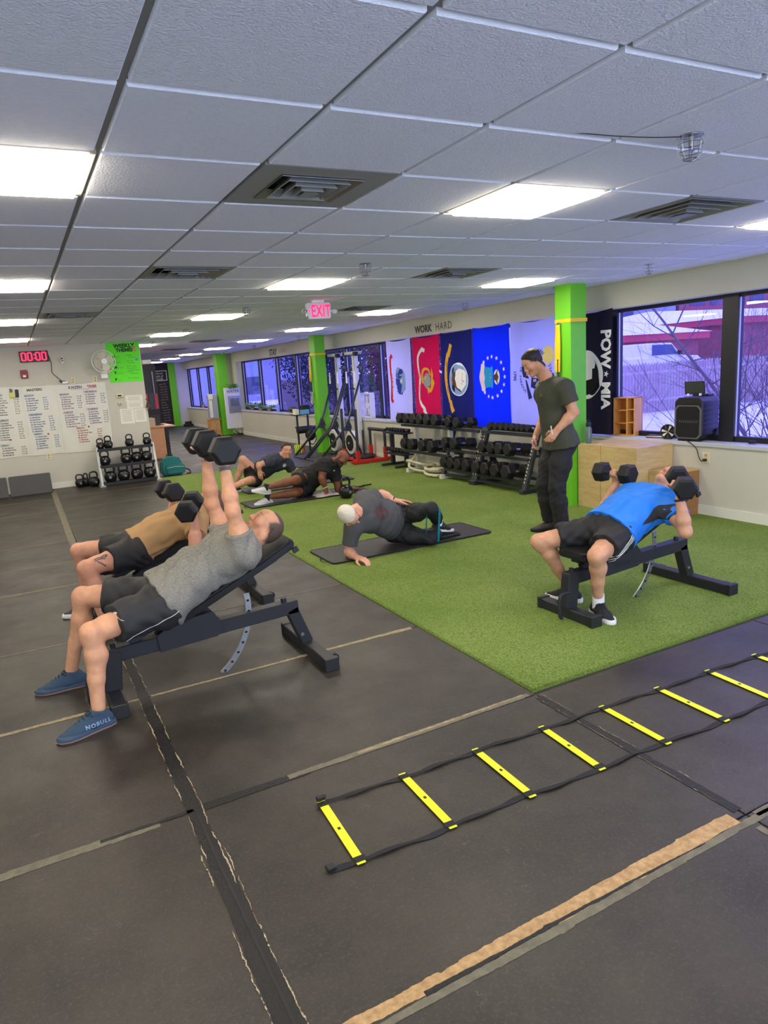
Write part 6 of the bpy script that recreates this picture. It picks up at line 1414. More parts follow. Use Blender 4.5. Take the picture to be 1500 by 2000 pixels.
class Fig:
    """joints: neck, pel, sl, sr, el, er, wl, wr, hl, hr, kl, kr, al, ar, head + head_f (face direction), head_u (crown direction)"""
    def __init__(s, label, root, J, h=.006, girth=1.0, belly=0.0, arm=1.0, leg=1.0, headsize=1.0):
        s.J = {k:V3(v) for k,v in J.items()}; s.h = h; s.g = girth; s.belly = belly; s.arm = arm; s.leg = leg; s.hs = headsize; J = s.J
        s.t = thing('person', label, 'person', root); s.S = nrm(J['sl']-J['sr']); s.U = nrm(J['neck']-J['pel']); s.Sp = nrm(J['hl']-J['hr'])
        s.F = nrm(np.cross(s.S, s.U)); s.S = nrm(np.cross(s.U, s.F)); s.Fp = nrm(np.cross(s.Sp, s.U)); s.Up = nrm(np.cross(s.Fp, s.Sp))
        s.hf = nrm(J['head_f']); s.hu = nrm(J['head_u']-s.hf*(J['head_u']@s.hf)); s.hsd = np.cross(s.hu, s.hf)   # left of the head
    def H(s, a, f, u): return s.J['head']+(s.hsd*a+s.hf*f+s.hu*u)*s.hs
    def torso(s, e=0.0, low=0):
        J,g = s.J,s.g; P = J['pel']; N = J['neck']; ax = (s.S,s.F,s.U); axp = (s.Sp,s.Fp,s.Up); b = s.belly
        o = [Ell(P,(.158*g+e,.112*g+e,.115+e),axp,.05),Ball(P+s.Sp*.072-s.Fp*.035-s.Up*.035,.092*g+e,.05),Ball(P-s.Sp*.072-s.Fp*.035-s.Up*.035,.092*g+e,.05),
             Ell(lerp(P,N,.36)+s.F*b*.55,(.142*g+e+b*.5,.102*g+e+b*.6,.17+e),ax,.07),Ell(lerp(P,N,.70),(.160*g+e,.112*g+e,.185+e),ax,.06),
             Ell(lerp(P,N,.80)+s.S*.072+s.F*.052*g,(.075*g+e,.052*g+e,.066+e),ax,.04),Ell(lerp(P,N,.80)-s.S*.072+s.F*.052*g,(.075*g+e,.052*g+e,.066+e),ax,.04)]
        for k in ('sl','sr'): o += [Cone(lerp(N,J[k],.12)-s.U*.01,J[k],.052+e,.056+e,.05),Cone(lerp(P,N,.78)+(J[k]-N)*.45,J[k]-s.U*.03,.085*g+e,.058+e,.06)]
        return o
    def headprims(s):
        H = s.H; q = s.hs; ax = (s.hsd,s.hf,s.hu); N = s.J['neck']
        o = [Ell(H(0,-.014,.032),(.0745*q,.095*q,.084*q),ax,.02),Ell(H(0,.026,-.042),(.056*q,.062*q,.078*q),ax,.03),Ell(H(0,.050,.030),(.055*q,.045*q,.055*q),ax,.03),
             Cone(H(.048,-.010,-.052),H(.012,.068,-.100),.020*q,.018*q,.025),Cone(H(-.048,-.010,-.052),H(-.012,.068,-.100),.020*q,.018*q,.025),Ball(H(0,.076,-.098),.0175*q,.02),
             Cone(H(-.030,.082,.026),H(.030,.082,.026),.011*q,.011*q,.014),Ball(H(.040,.060,-.022),.024*q,.02),Ball(H(-.040,.060,-.022),.024*q,.02),
             Cone(H(.052,-.02,-.062),N+s.S*.028-s.F*.008,.047*q,.056,.03),Cone(H(-.052*0-.02,-.018,-.062),N-s.S*.028-s.F*.008,.047*q,.056,.03),Cone(H(0,-.010,-.07),N+s.F*.01,.050*q,.056,.03)]
        for a in (-1,1): o.append(Ball(H(a*.032,.103,.006),.0140*q,.012,sub=True))
        o += [Cone(H(0,.090,.012),H(0,.107,-.026),.0085*q,.0125*q,.008),Ball(H(.011,.098,-.032),.0090*q,.006),Ball(H(-.011,.098,-.032),.0090*q,.006)]
        for a in (-1,1):
            o.append(Ell(H(a*.032,.079,.0065),(.0150*q,.0115*q,.0105*q),ax,.004,clip=((H(0,0,.0065+.0005),-s.hu),))); o.append(Ell(H(a*.032,.079,.0055),(.0150*q,.0112*q,.0095*q),ax,.004,clip=((H(0,0,-.0025),s.hu),)))
        o += [Cone(H(-.019,.086,-.0615),H(.019,.086,-.0615),.0050*q,.0050*q,.005),Ball(H(0,.092,-.0610),.0058*q,.006),Cone(H(-.016,.087,-.0725),H(.016,.087,-.0725),.0058*q,.0058*q,.005),Ball(H(0,.090,-.0725),.0062*q,.005)]
        for a in (-1,1):
            e1 = nrm(s.hsd*a*.9-s.hf*.45); e2 = nrm(np.cross(s.hu,e1)); o.append(Ell(H(a*.0785,-.012,.0),(.0065*q,.0185*q,.034*q),(e1,e2,nrm(s.hu-s.hf*.15)),.006)); o.append(Ell(H(a*.0865,-.008,.004),(.006*q,.010*q,.019*q),(e1,e2,s.hu),.004,sub=True))
        return o
    def headlocal(s, P): d = (P-s.J['head'])/s.hs; return d@s.hsd, d@s.hf, d@s.hu
    def body(s, skin, hands, hair=None, brow=(70,48,36), lipc=None, beard=None, bare=True):
        J = s.J; pr = s.torso()+s.headprims()
        for k in 'lr':
            pr += limb_arm(J['s'+k],J['e'+k],J['w'+k],s.arm)
            pr += limb_leg(J['h'+k],J['k'+k],J['a'+k],s.leg)
        for k,(d,n,t,curl,th) in hands.items(): pr += hand_prims(J['w'+k],d,n,t,curl,th)
        for k in 'lr':
            if 'f'+k in J: pr.append(Cone(J['a'+k],J['a'+k]+J['f'+k]*.10-nrm(J['a'+k]-J['k'+k])*(-.03),.034,.028,.02))
        sk = np.array(lin(skin)[:3]); br = np.array(lin(brow)[:3]); lp = np.array(lin(lipc)[:3]) if lipc else sk*np.array([.82,.58,.58])
        def colf(P):
            C = np.tile(sk,(len(P),1)); a,f,u = s.headlocal(P); inh = (np.abs(a) < .1)&(np.abs(f) < .13)&(np.abs(u) < .13)
            def mix(m,c,w): C[m] = C[m]*(1-w)+np.array(c)*w
            for k in 'lr':       # warmer knees and elbows
                for j,w in (('k',.06),('e',.05)):
                    d = np.linalg.norm(P-J[j+k],axis=1); ww = np.clip(1-d/.09,0,1)[:,None]*.35; C[:] = C*(1-ww)+(sk*np.array([.98,.80,.74]))*ww
            m = inh&(f > .03); ww = (np.exp(-(((np.abs(a)-.042)/.024)**2+((u+.026)/.028)**2))*.40)[:,None]; C[m] = C[m]*(1-ww[m])+(sk*np.array([1.0,.62,.58]))*ww[m]
            mix(inh&(f > .095)&(u < -.005)&(u > -.045)&(np.abs(a) < .02), sk*np.array([1.,.72,.68]), .4)
            mix(inh&(f > .070)&(np.abs(a) < .0245*(1-0))&(u < -.056)&(u > -.080), lp, .85); mix(inh&(f > .075)&(np.abs(a) < .022)&(np.abs(u+.0668) < .0020), sk*.25, .8)
            mix(inh&(f > .060)&(np.abs(np.abs(a)-.033) < .018)&(u > .0265)&(u < .0345), br, .62)
            if hair:
                hc = np.array(lin(hair[0])[:3]); sf = hair[3] if len(hair) > 3 else .008; w = np.clip((hair[1](np.abs(a),f,u)+sf)/(2*sf),0,1)*hair[2]; w = np.where(inh,w,0)[:,None]; C[:] = C*(1-w)+hc*w
            if beard:
                bc = np.array(lin(beard[0])[:3]); w = np.where(inh&(u < -.030)&(f > -.03)&~((np.abs(a) < .020)&(u < -.056)&(u > -.079)&(f > .07)),1,0)*np.clip((-.030-u)/.02,0,1)*beard[1]; w = w[:,None]; C[:] = C*(1-w)+bc*w
            return C
        o = surf('body', pr, s.h, m_skin, s.t, colf, it=1)
        for a in (-1,1):
            c = s.H(a*.032,.0765,.004); e = build('eye', G().ball(tuple(c),.0118*s.hs,12,8), m_eyew, s.t, smooth='all'); ii = c+s.hf*.0095*s.hs
            build('iris', G().ball(tuple(ii),.0046*s.hs,8,6), m_iris, e, shift=False, smooth='all').location = (0,0,0); 
            L = ROOTLOC[s.t.name]; e2 = children(e)[0]; me = e2.data
            for v in me.vertices: v.co = (v.co.x-L[0], v.co.y-L[1], v.co.z-L[2])
        return o
    def hair(s, col, line, t=.007, amp=.002, name='hair', fr=1.5, soft=.022, side=1.0):
        """a shell over the skull that sinks under the skin at the hairline"""
        mt = M('hair_%02x%02x%02x'%tuple(col), col, .6, var=.22, vscale=160, stretch=(1,1,.25), bump=.25, bscale=300); ax = (s.hsd,s.hf,s.hu); q = s.hs
        pr = [Ell(s.H(0,-.014,.032),tuple((v+t)*q for v in (.0745,.095,.084)),ax,.02),Ell(s.H(0,.044,.034),tuple((v+t)*q for v in (.055,.045,.052)),ax,.03),Ell(s.H(0,-.045,-.01),tuple((v+t)*q for v in (.059,.054,.064)),ax,.03)]
        P,F = polygonise(pr, s.h*.7); P = relax(P,F,1,.5); a,f,u = s.headlocal(P); N = vnormals(P,F); val = line(np.abs(a),f,u)+.006*np.sin(a*150+f*60)*np.sin(u*170+f*110); w = np.clip(val/soft,0,1); w = w*(side+(1-side)*np.clip((u-.02)/.05,0,1))
        P = P+N*(folds(P,5,amp,fr)*w-(t+.012)*(1-w))[:,None]; keep = (w > .02)[F].any(1); F = F[keep]
        used = np.unique(F); mp = -np.ones(len(P),int); mp[used] = np.arange(len(used)); return skin_obj(name, P[used], mp[F], mt, s.t)
    def shirt(s, col_mat, sleeve=.55, hem=.0, e=.014, amp=.005, seed=1, drop=0.0, flare=0.02, arms='lr', name='shirt', collar=True, esl=.020, hemtilt=None):
        J = s.J; pr = s.torso(e)
        P = J['pel']; pr.append(Cone(lerp(P,J['neck'],.25),P-s.U*.06,.15*s.g+e,.155*s.g+e+flare,.05,n=s.F,fl=.74))
        for k in arms:
            sh,el = J['s'+k],J['e'+k]; u = nrm(el-sh); c = sh+(el-sh)*sleeve
            pr.append(Cone(sh-u*.0,c+u*.05,.062*s.arm+e*.9,.058*s.arm+esl,.05,clip=((c,u),)))
        top = lerp(P,J['neck'],1.0); hd = -s.U if hemtilt is None else nrm(hemtilt)
        g = [(P-s.U*(-hem),hd)]; hu_ = nrm(J['head']-J['neck']); pr.append(Cone(J['neck']+hu_*.012-s.F*.0,J['neck']+hu_*.16,.066,.090,.006,sub=True))
        o = surf(name, pr, s.h, col_mat, s.t, fold=(seed,amp,1.0), gclip=g)
        if collar:
            up = nrm(J['head']-J['neck']); c = J['neck']+up*.018; x = nrm(np.cross(up,s.F)); y = nrm(np.cross(x,up)); 
            ring = [tuple(c+x*.066*math.cos(q)+y*.066*math.sin(q)+up*(.004-.012*math.sin(q))) for q in [2*pi*i/24 for i in range(24)]]
            cl = build('collar', G().tube(ring,.0075,6,closed=True), col_mat, o, smooth='all', shift=False); 
            L = ROOTLOC[s.t.name]
            for v in cl.data.vertices: v.co = (v.co.x-L[0], v.co.y-L[1], v.co.z-L[2])
        return o
    def shorts(s, mat, frac=.62, e=.014, wide=.022, amp=.005, seed=3, waist=.085, name='shorts'):
        J = s.J; P = J['pel']; pr = [Ell(P,(.162*s.g+e,.116*s.g+e,.115+e),(s.Sp,s.Fp,s.Up),.05),Ball(P+s.Sp*.072-s.Fp*.035-s.Up*.035,.095*s.g+e,.05),Ball(P-s.Sp*.072-s.Fp*.035-s.Up*.035,.095*s.g+e,.05),Cone(P,lerp(P,J['neck'],.3),.13*s.g+e,.13*s.g+e,.05,n=s.Fp,fl=.74)]
        for k in 'lr':
            hp,kn = J['h'+k],J['k'+k]; u = nrm(kn-hp); c = hp+(kn-hp)*frac
            pr.append(Cone(hp,lerp(hp,kn,min(1,frac+.12)),.096*s.leg+e,(.096-.038*frac)*s.leg+wide,.05,clip=((c,u),)))
        return surf(name, pr, s.h, mat, s.t, fold=(seed,amp,1.1), gclip=[(P+s.U*waist,s.U)])
    def pants(s, mat, e=.012, amp=.006, seed=4, waist=.10, ankle=.93, wide=.014, el=0.0):
        J = s.J; P = J['pel']; pr = [Ell(P,(.160*s.g+e,.114*s.g+e,.115+e),(s.Sp,s.Fp,s.Up),.05),Ball(P+s.Sp*.072-s.Fp*.035-s.Up*.035,.094*s.g+e,.05),Ball(P-s.Sp*.072-s.Fp*.035-s.Up*.035,.094*s.g+e,.05),Cone(P,lerp(P,J['neck'],.3),.13*s.g+e,.13*s.g+e,.05,n=s.Fp,fl=.76)]
        for k in 'lr':
            hp,kn,an = J['h'+k],J['k'+k],J['a'+k]; c = lerp(kn,an,ankle); u = nrm(an-kn)
            pr += [Cone(hp,lerp(hp,kn,.5),.094*s.leg+e,.080*s.leg+e+el,.05),Cone(lerp(hp,kn,.5),kn,.080*s.leg+e+el,.060*s.leg+e+el,.05),Cone(kn,lerp(kn,an,.4),.060*s.leg+e+el,.060*s.leg+e+el,.03),Cone(lerp(kn,an,.4),an+u*.03,.060*s.leg+e+el,.046*s.leg+wide,.03,clip=((c,u),))]
        return surf('pants', pr, s.h, mat, s.t, fold=(seed,amp,1.2), gclip=[(P+s.U*waist,s.U)])
    def shoe(s, an, fwd, up, m_up, m_sole, m_lace, size=1.0, sock=None, toe_flat=True, m_mid=None):
        an = V3(an); f = nrm(fwd); u = nrm(V3(up)-f*(V3(up)@f)); x = np.cross(f,u); q = size; L = lambda a,b,c: an+(f*a+x*b+u*c)*q     # a forward, b right, c up; sole at c=-.095
        pr = [Cone(L(-.045,0,-.055),L(.03,0,-.052),.036*q,.040*q,.02,n=u,fl=.95),Cone(L(.03,0,-.052),L(.105,.004,-.066),.042*q,.044*q,.02,n=u,fl=.70),Cone(L(.105,.004,-.066),L(.165,.002,-.072),.043*q,.030*q,.02,n=u,fl=.58),
              Cone(L(-.03,0,-.045),L(-.012,0,.0),.036*q,.038*q,.02),Cone(L(.0,0,-.01),L(.085,0,-.050),.030*q,.030*q,.02)]
        o = surf('shoe', pr, min(s.h,.005), m_up, s.t, gclip=[(L(0,0,-.084),-u),(L(-.01,0,.005),nrm(u-f*.25))])
        out = [(-.088,0),(-.080,-.026),(-.05,-.037),(.0,-.036),(.05,-.041),(.105,-.048),(.150,-.044),(.185,-.024),(.197,.0),(.188,.022),(.155,.040),(.105,.046),(.05,.036),(0,.033),(-.05,.035),(-.080,.026)]
        g = G().prism([(a*q,b*q) for a,b in out],0,.020*q,tuple(L(0,0,-.096)),tuple(f),tuple(x)) if False else G()
        vs = []; 
        for c,sc in ((-.098,.97),(-.094,1.03),(-.074,1.04),(-.064,1.0)): vs += [tuple(L(a*sc+.003*(1-sc),b*sc,c)) for a,b in out]
        n = len(out); fs = [tuple(range(n)),tuple(range(4*n-1,3*n-1,-1))]+[(r*n+i,r*n+(i+1)%n,(r+1)*n+(i+1)%n,(r+1)*n+i) for r in range(3) for i in range(n)]
        so = build('shoe_sole', G().add(vs,fs), m_sole, s.t, smooth=True)
        if m_mid:
            vs2 = [tuple(L(a*k_,b*k_,c)) for c,k_ in ((-.0995,1.0),(-.0860,1.055)) for a,b in out]; build('outsole', G().add(vs2,[tuple(range(n)),tuple(range(2*n-1,n-1,-1))]+[(i,(i+1)%n,n+(i+1)%n,n+i) for i in range(n)]), m_mid, s.t)
        g = G()
        for k in range(5):
            a = .030+.018*k; hgt = .022-.0105*k; g.tube([tuple(L(a,-.020,hgt-.018)),tuple(L(a+.004,0,hgt-.006)),tuple(L(a,.020,hgt-.018))],.0030,5); g.tube([tuple(L(a,-.018,hgt-.017)),tuple(L(a+.016,.018,hgt-.025))],.0026,5)
        for sgn in (-1,1): g.tube(bez([tuple(L(.03,0,-.001)),tuple(L(.045,sgn*.022,.006)),tuple(L(.03,sgn*.035,-.006)),tuple(L(.028,sgn*.008,-.002))],4),.0026,5)
        build('laces', g, m_lace, s.t, smooth='all')
        if sock: build('sock', G().cyl(tuple(an-u*.04),tuple(an+u*.040*sock[1]),.041*q,.041*q,18), sock[0], s.t, smooth=True)
        return L
def decal(g2, o, ux, uy, target, mat, name, par, lift=.0022, sub=4):
    """prints a flat 2D shape onto the surface of target, cast along the shape's normal"""
    me = target.data; L = Vector(ROOTLOC[par.name]); bv = BVHTree.FromPolygons([v.co+L for v in me.vertices], [tuple(p.vertices) for p in me.polygons])
    ux, uy, o = Vector(ux).normalized(), Vector(uy).normalized(), Vector(o); nz = ux.cross(uy)
    bm = bmesh.new(); vv = [bm.verts.new(v) for v in g2.v]
    for f in g2.f:
        try: bm.faces.new([vv[i] for i in f])
        except ValueError: pass
    bmesh.ops.triangulate(bm, faces=bm.faces)
    for _ in range(sub):
        e = [e for e in bm.edges if e.calc_length() > .011]
        if e: bmesh.ops.subdivide_edges(bm, edges=e, cuts=1)
    bmesh.ops.triangulate(bm, faces=bm.faces); bm.verts.index_update(); vs = []; hit = []
    for v in bm.verts:
        p = o+ux*v.co.x+uy*v.co.y; h = bv.ray_cast(p+nz*.35, -nz, .7)
        hit.append(h[0] is not None); vs.append(tuple((h[0]+nz*lift) if h[0] is not None else p))
    fs = [tuple(v.index for v in f.verts) for f in bm.faces if all(hit[v.index] for v in f.verts)]; bm.free()
    if fs: return build(name, G().add(vs, fs), mat, par)
def stripe(pts, n, target, mat, name, par, r=.004):
    me = target.data; L = Vector(ROOTLOC[par.name]); bv = BVHTree.FromPolygons([v.co+L for v in me.vertices], [tuple(p.vertices) for p in me.polygons]); n = Vector(n).normalized(); out = []
    for p in bez(pts,10):
        h = bv.ray_cast(p+n*.35, -n, .7)
        if h[0] is not None: out.append(h[0]+n*.001)
    if len(out) > 2: return build(name, G().tube(out, r, 6, flat=.5), mat, par, smooth='all')
m_bshort = M('black_sport_cloth',(24,24,26),.7,bump=.2,bscale=400)
m_lace = M('dark_lace',(22,26,34),.8); m_wsole = M('white_sole',(226,226,220),.5); m_bsole = M('black_sole',(24,24,24),.6); m_bshoe = M('black_mesh_shoe',(26,27,30),.75,bump=.4,bscale=500); m_wsock = M('white_sock',(232,230,224),.85,bump=.3,bscale=300)
GRIP = (78,82,52)
Z = (0,0,1)
# ---------- man in grey t-shirt on the nearest bench
m_heather = M('heather_grey_cloth',(152,148,134),.85,var=.30,vscale=70,col2=(92,91,84),stretch=(1,1,6),bump=.2,bscale=350)
J = dict(neck=(1.155,4.0,.795),pel=(.615,4.0,.555),sl=(1.075,3.825,.775),sr=(1.075,4.175,.775),el=(1.022,3.80,1.035),er=(.998,4.17,1.03),wl=(1.022,3.865,1.285),wr=(.985,4.13,1.318),
  hl=(.60,3.905,.535),hr=(.60,4.095,.535),kl=(.19,3.745,.515),kr=(.20,4.255,.575),al=(.165,3.705,.115),ar=(.078,4.345,.115),head=(1.262,4.0,.865),head_f=(-.50,0,.87),head_u=(.87,0,.50))
g_ = Fig('man in grey heather t-shirt pressing two dumbbells on the nearest bench',(.27,4.0,0),J,.005,1.04,.035,.98,1.0)
SK = (208,152,114)
hands = {'l':((0.10,0,1),(-1,0,.1),(0,1,0),GRIP,1.0),'r':((-.05,0,1),(-1,0,0),(0,-1,0),GRIP,1.0)}
buzz = lambda a,f,u: np.maximum(.042*0+(-.012-f), np.minimum(u-.062-.35*f,.02))*1.0
g_.body(SK,hands,hair=((50,38,30),hairline(.02,.038,-.07,.03),.9,.012),brow=(150,110,86))
g_.hair((84,68,54),hairline(.02,.036,-.066,.03),.0028,.0008,soft=.012)
gs = g_.shirt(m_heather,.50,-.01,.024,.009,11,flare=.050,hemtilt=(-.90,0,-.43)); gb = g_.shorts(M('charcoal_shorts',(38,38,37),.7,bump=.2,bscale=400),.70,.018,.034,.008,12,waist=.02)
m_blue_shoe = M('blue_knit_shoe',(50,74,94),.75,bump=.6,bscale=420,var=.12,vscale=200); m_gum = M('gum_sole',(168,120,96),.5); m_navsole = M('navy_midsole',(52,72,92),.5)
Ls = g_.shoe((.150,3.700,.100),(-.93,-.26,0),Z,m_blue_shoe,m_navsole,m_lace,1.06,m_mid=m_gum); Lf = g_.shoe((.075,4.345,.100),(-.98,.05,0),Z,m_blue_shoe,m_navsole,m_lace,1.06,m_mid=m_gum)
for o in [c for c in bpy.data.objects if c.parent == g_.t and c.name.startswith('shoe_sole')][:2]:
    pass
ts = [c for c in children(g_.t) if c.name.startswith('shoe') and not c.name.startswith('shoe_sole')]
f = V3(-.93,-.26,0); f = nrm(f); xr = -np.cross(f,V3(0,0,1)); out = -np.cross(V3(0,0,1),f)
side = nrm(np.cross(f,V3(0,0,1)));  # right of the left foot; outer side faces the camera
nout = side if side[1] < 0 else -side
uxs = -f if np.cross(-f,V3(0,0,1))@nout > 0 else f
decal(text_g('NOBULL',.030,(0,0,0),(1,0,0),(0,1,0),.0012,'CENTER',0,1.0,1.25), tuple(V3(.150,3.700,.100)+f*.012-V3(0,0,1)*.062), tuple(uxs), (0,0,1), ts[0], M('shoe_print_grey',(128,150,176),.6), 'shoe_lettering', g_.t)
decal(G().add([(x,y,0) for x,y in ((-.03,.006),(-.022,-.006),(-.010,-.010),(.036,.016),(-.008,-.001),(-.018,-.0005))],[(0,1,2,4,5),(2,3,4)]), (.30,3.70,.545), (1,0,0), (0,0,1), gb, M('logo_white',(220,220,220),.6), 'swoosh_mark', g_.t) if False else None
sw = [(-.018,.012),(-.024,.002),(-.018,-.008),(-.006,-.009),(.034,.014),(-.004,-.001),(-.012,.0)]
decal(G().add([(x*.9,y*1.2,0) for x,y in sw],[(0,1,2,3,5,6),(3,4,5)]), (.325,3.6,.575), (.5,0,-.86), (.86,0,.5), gb, M('logo_white',(222,222,222),.6), 'swoosh_mark', g_.t)
stripe([(.335,3.6,.44),(.42,3.6,.475),(.52,3.6,.50),(.62,3.6,.53),(.66,3.6,.55)], (0,-1,.15), gb, MATS['logo_white'], 'white_piping', g_.t, .0035)
def wristband(fig,k,mat,pos=.93,r=.033,w=.012,name='wristband',band=None):
    a,b = fig.J['e'+k],fig.J['w'+k]; c = lerp(a,b,pos); d = nrm(b-a); s_,u_,_ = frame(tuple(d)); 
    return build(name, G().tube([tuple(c+V3(*(s_*math.cos(q)+u_*math.sin(q)))*r) for q in [2*pi*i/20 for i in range(20)]],w,8,closed=True,flat=1), mat, fig.t, smooth='all')
def fix_ringname(): pass
build('wrist_wrap', G().cyl(tuple(lerp(J['el'],J['wl'],.90)),tuple(lerp(J['el'],J['wl'],.99)),.034,.034,18), M('wrap_grey',(96,98,94),.8), g_.t, smooth=True)
wristband(g_,'r',M('thin_cord',(150,90,70),.6),.95,.030,.0018,'bracelet')
place_db(DB,(1.0,3.875,1.385),(0,0,pi/2),'black hex dumbbell held up nearest, in the left hand of the man in grey','dumbbells in the hands')
place_db(DB,(.968,4.125,1.412),(0,0,pi/2),'black hex dumbbell held up farther back, in the right hand of the man in grey','dumbbells in the hands')
# ---------- man in tan t-shirt on the second bench
J = dict(neck=(1.20,5.44,.745),pel=(.70,5.44,.555),sl=(1.13,5.265,.71),sr=(1.13,5.615,.71),el=(1.055,5.08,.575),er=(1.03,5.80,.62),wl=(1.085,5.13,.755),wr=(1.065,5.79,.815),
  hl=(.68,5.345,.535),hr=(.68,5.535,.535),kl=(.295,5.21,.51),kr=(.29,5.68,.545),al=(.36,5.19,.115),ar=(.30,5.75,.115),head=(1.31,5.44,.80),head_f=(-.45,.05,.89),head_u=(.89,0,.45))
t_ = Fig('man in tan t-shirt and black shorts lying on the second bench with dumbbells',(.36,5.44,0),J,.006,1.05,.03,1.0,1.0)
t_.body((204,146,116),{'l':((0.05,.1,1),(-1,0,.1),(0,1,0),GRIP,1.0),'r':((0,-.1,1),(-1,0,0),(0,-1,0),GRIP,1.0)},hair=((96,70,52),hairline(),.9),brow=(110,76,56),beard=((130,92,68),.55))
t_.shirt(M('tan_cotton',(172,134,88),.85,bump=.2,bscale=350),.62,-.01,.016,.009,21,hemtilt=(-.90,0,-.43)); tb = t_.shorts(m_bshort,.58,.016,.03,.008,22,waist=.03)
t_.hair((96,70,52),hairline(.06,.035))
m_nshoe = M('dark_trainer',(40,42,46),.7)
t_.shoe((.36,5.19,.10),(-1,-.1,0),Z,m_nshoe,m_wsole,m_lace,1.0); t_.shoe((.30,5.75,.10),(-1,.1,0),Z,m_nshoe,m_wsole,m_lace,1.0)
# tattoo on the near thigh
tb_ = children(t_.t)[0]
tg = G()
for pts in ([(-.05,.012),(-.02,.022),(.01,.018),(.04,.026)],[(-.045,.0),(-.01,.008),(.03,.004)],[(-.03,-.006),(.0,-.030),(.025,-.05)],[(.0,.02),(.02,.034),(.045,.030),(.03,.012)]): 
    st = strip2(pts,.010); tg.merge(st)
bodyo = [c for c in children(t_.t) if c.name.startswith('body')][0]
decal(tg,(.40,5.15,.575),(1,0,.1),(-.0,.45,.9),bodyo,M('tattoo_ink',(96,84,80),.6),'tattoo',t_.t,.0008)
place_db(DB,(1.06,5.13,.86),(0,-.12,math.atan2(.9,.40)),'black hex dumbbell held low nearest, in the left hand of the man in tan','dumbbells in the hands',.97)
place_db(DB,(1.045,5.79,.90),(0,0,pi/2+.1),'black hex dumbbell held farther back, in the right hand of the man in tan','dumbbells in the hands',.97)
# ---------- man in blue on the turf bench
J = dict(neck=(4.06,3.45,.73),pel=(3.60,3.45,.565),sl=(3.975,3.27,.71),sr=(3.99,3.63,.72),el=(3.90,3.08,.56),er=(3.90,3.84,.545),wl=(3.885,3.12,.80),wr=(4.02,3.80,.795),
  hl=(3.56,3.355,.535),hr=(3.56,3.545,.535),kl=(3.275,3.26,.470),kr=(3.215,3.755,.48),al=(3.375,3.345,.130),ar=(3.42,3.68,.13),head=(4.185,3.45,.83),head_f=(-.30,-.10,.95),head_u=(.93,.0,.33))
b_ = Fig('man in bright blue t-shirt lying on the turf bench with dumbbells',(3.21,3.46,0),J,.005,1.06,.045,.98,.98)
b_.body((202,150,116),{'l':((.25,.1,1),(-.75,.62,.2),(.55,.80,0),GRIP,1.0),'r':((.1,0,1),(-1,0,0),(0,-1,0),GRIP,1.0)},hair=((150,140,132),hairline(.02,.030,-.055,.02),.5,.018),brow=(150,120,100))
bs = b_.shirt(M('bright_blue_sport_cloth',(14,118,222),.6,bump=.15,bscale=450),.50,-.02,.022,.008,31,flare=.03,hemtilt=(-.88,0,-.47)); bb_ = b_.shorts(m_bshort,.66,.018,.034,.008,32,waist=.03)
decal(G().add([(x,y,0) for x,y in ((-.17,.005),(-.08,.040),(.03,.065),(.09,.06),(.085,-.05),(-.02,-.03))],[(0,1,2,3,4,5)]), (3.84,3.1,.655),(.96,0,.28),(-.28,0,.96), bs, M('black_side_panel',(36,34,36),.7), 'side_panel', b_.t)
stripe([(3.74,3.1,.60),(3.86,3.1,.72),(3.95,3.1,.78)],(0,-1,.3),bs,M('seam_dark_blue',(10,60,130),.7),'shirt_seam',b_.t,.0022)
for k in range(3): stripe([(3.32+.022*k,3.1,.44-.006*k),(3.40+.02*k,3.1,.475-.006*k),(3.50+.014*k,3.1,.53-.008*k),(3.58+.01*k,3.1,.60-.01*k)],(0,-1,.25),bb_,MATS['logo_white'],'white_stripe',b_.t,.0048)
b_.shoe((3.375,3.345,.10),(-.28,-.96,0),Z,m_bshoe,m_wsole,m_lace,1.0,sock=(m_wsock,1.6)); b_.shoe((3.44,3.68,.10),(.25,.97,0) if False else (-.4,.9,0),Z,m_bshoe,m_wsole,m_lace,1.0,sock=(M('black_sock',(24,24,24),.8),.8))
nsh = [c for c in children(b_.t) if c.name.startswith('shoe') and not c.name.startswith('shoe_sole')][0]
ff = nrm(V3(-.28,-.96,0)); fs_ = nrm(np.cross(ff,V3(0,0,1)))
decal(text_g('N',.045,(0,0,0),(1,0,0),(0,1,0),.002,'CENTER',0), tuple(V3(3.375,3.345,.035)+ff*.05), tuple(-ff), (0,0,1), nsh, MATS['logo_white'], 'shoe_lettering', b_.t)
wristband(b_,'l',m_black,.90,.031,.009,'wrist_watch')
place_db(DB,(3.935,3.15,.885),(0,-.15,math.atan2(.75,.62)),'black hex dumbbell held nearest, in the left hand of the man in blue','dumbbells in the hands',.92)
place_db(DB,(4.00,3.80,.875),(0,0,pi/2+.12),'black hex dumbbell held farther back, in the right hand of the man in blue','dumbbells in the hands',.92)
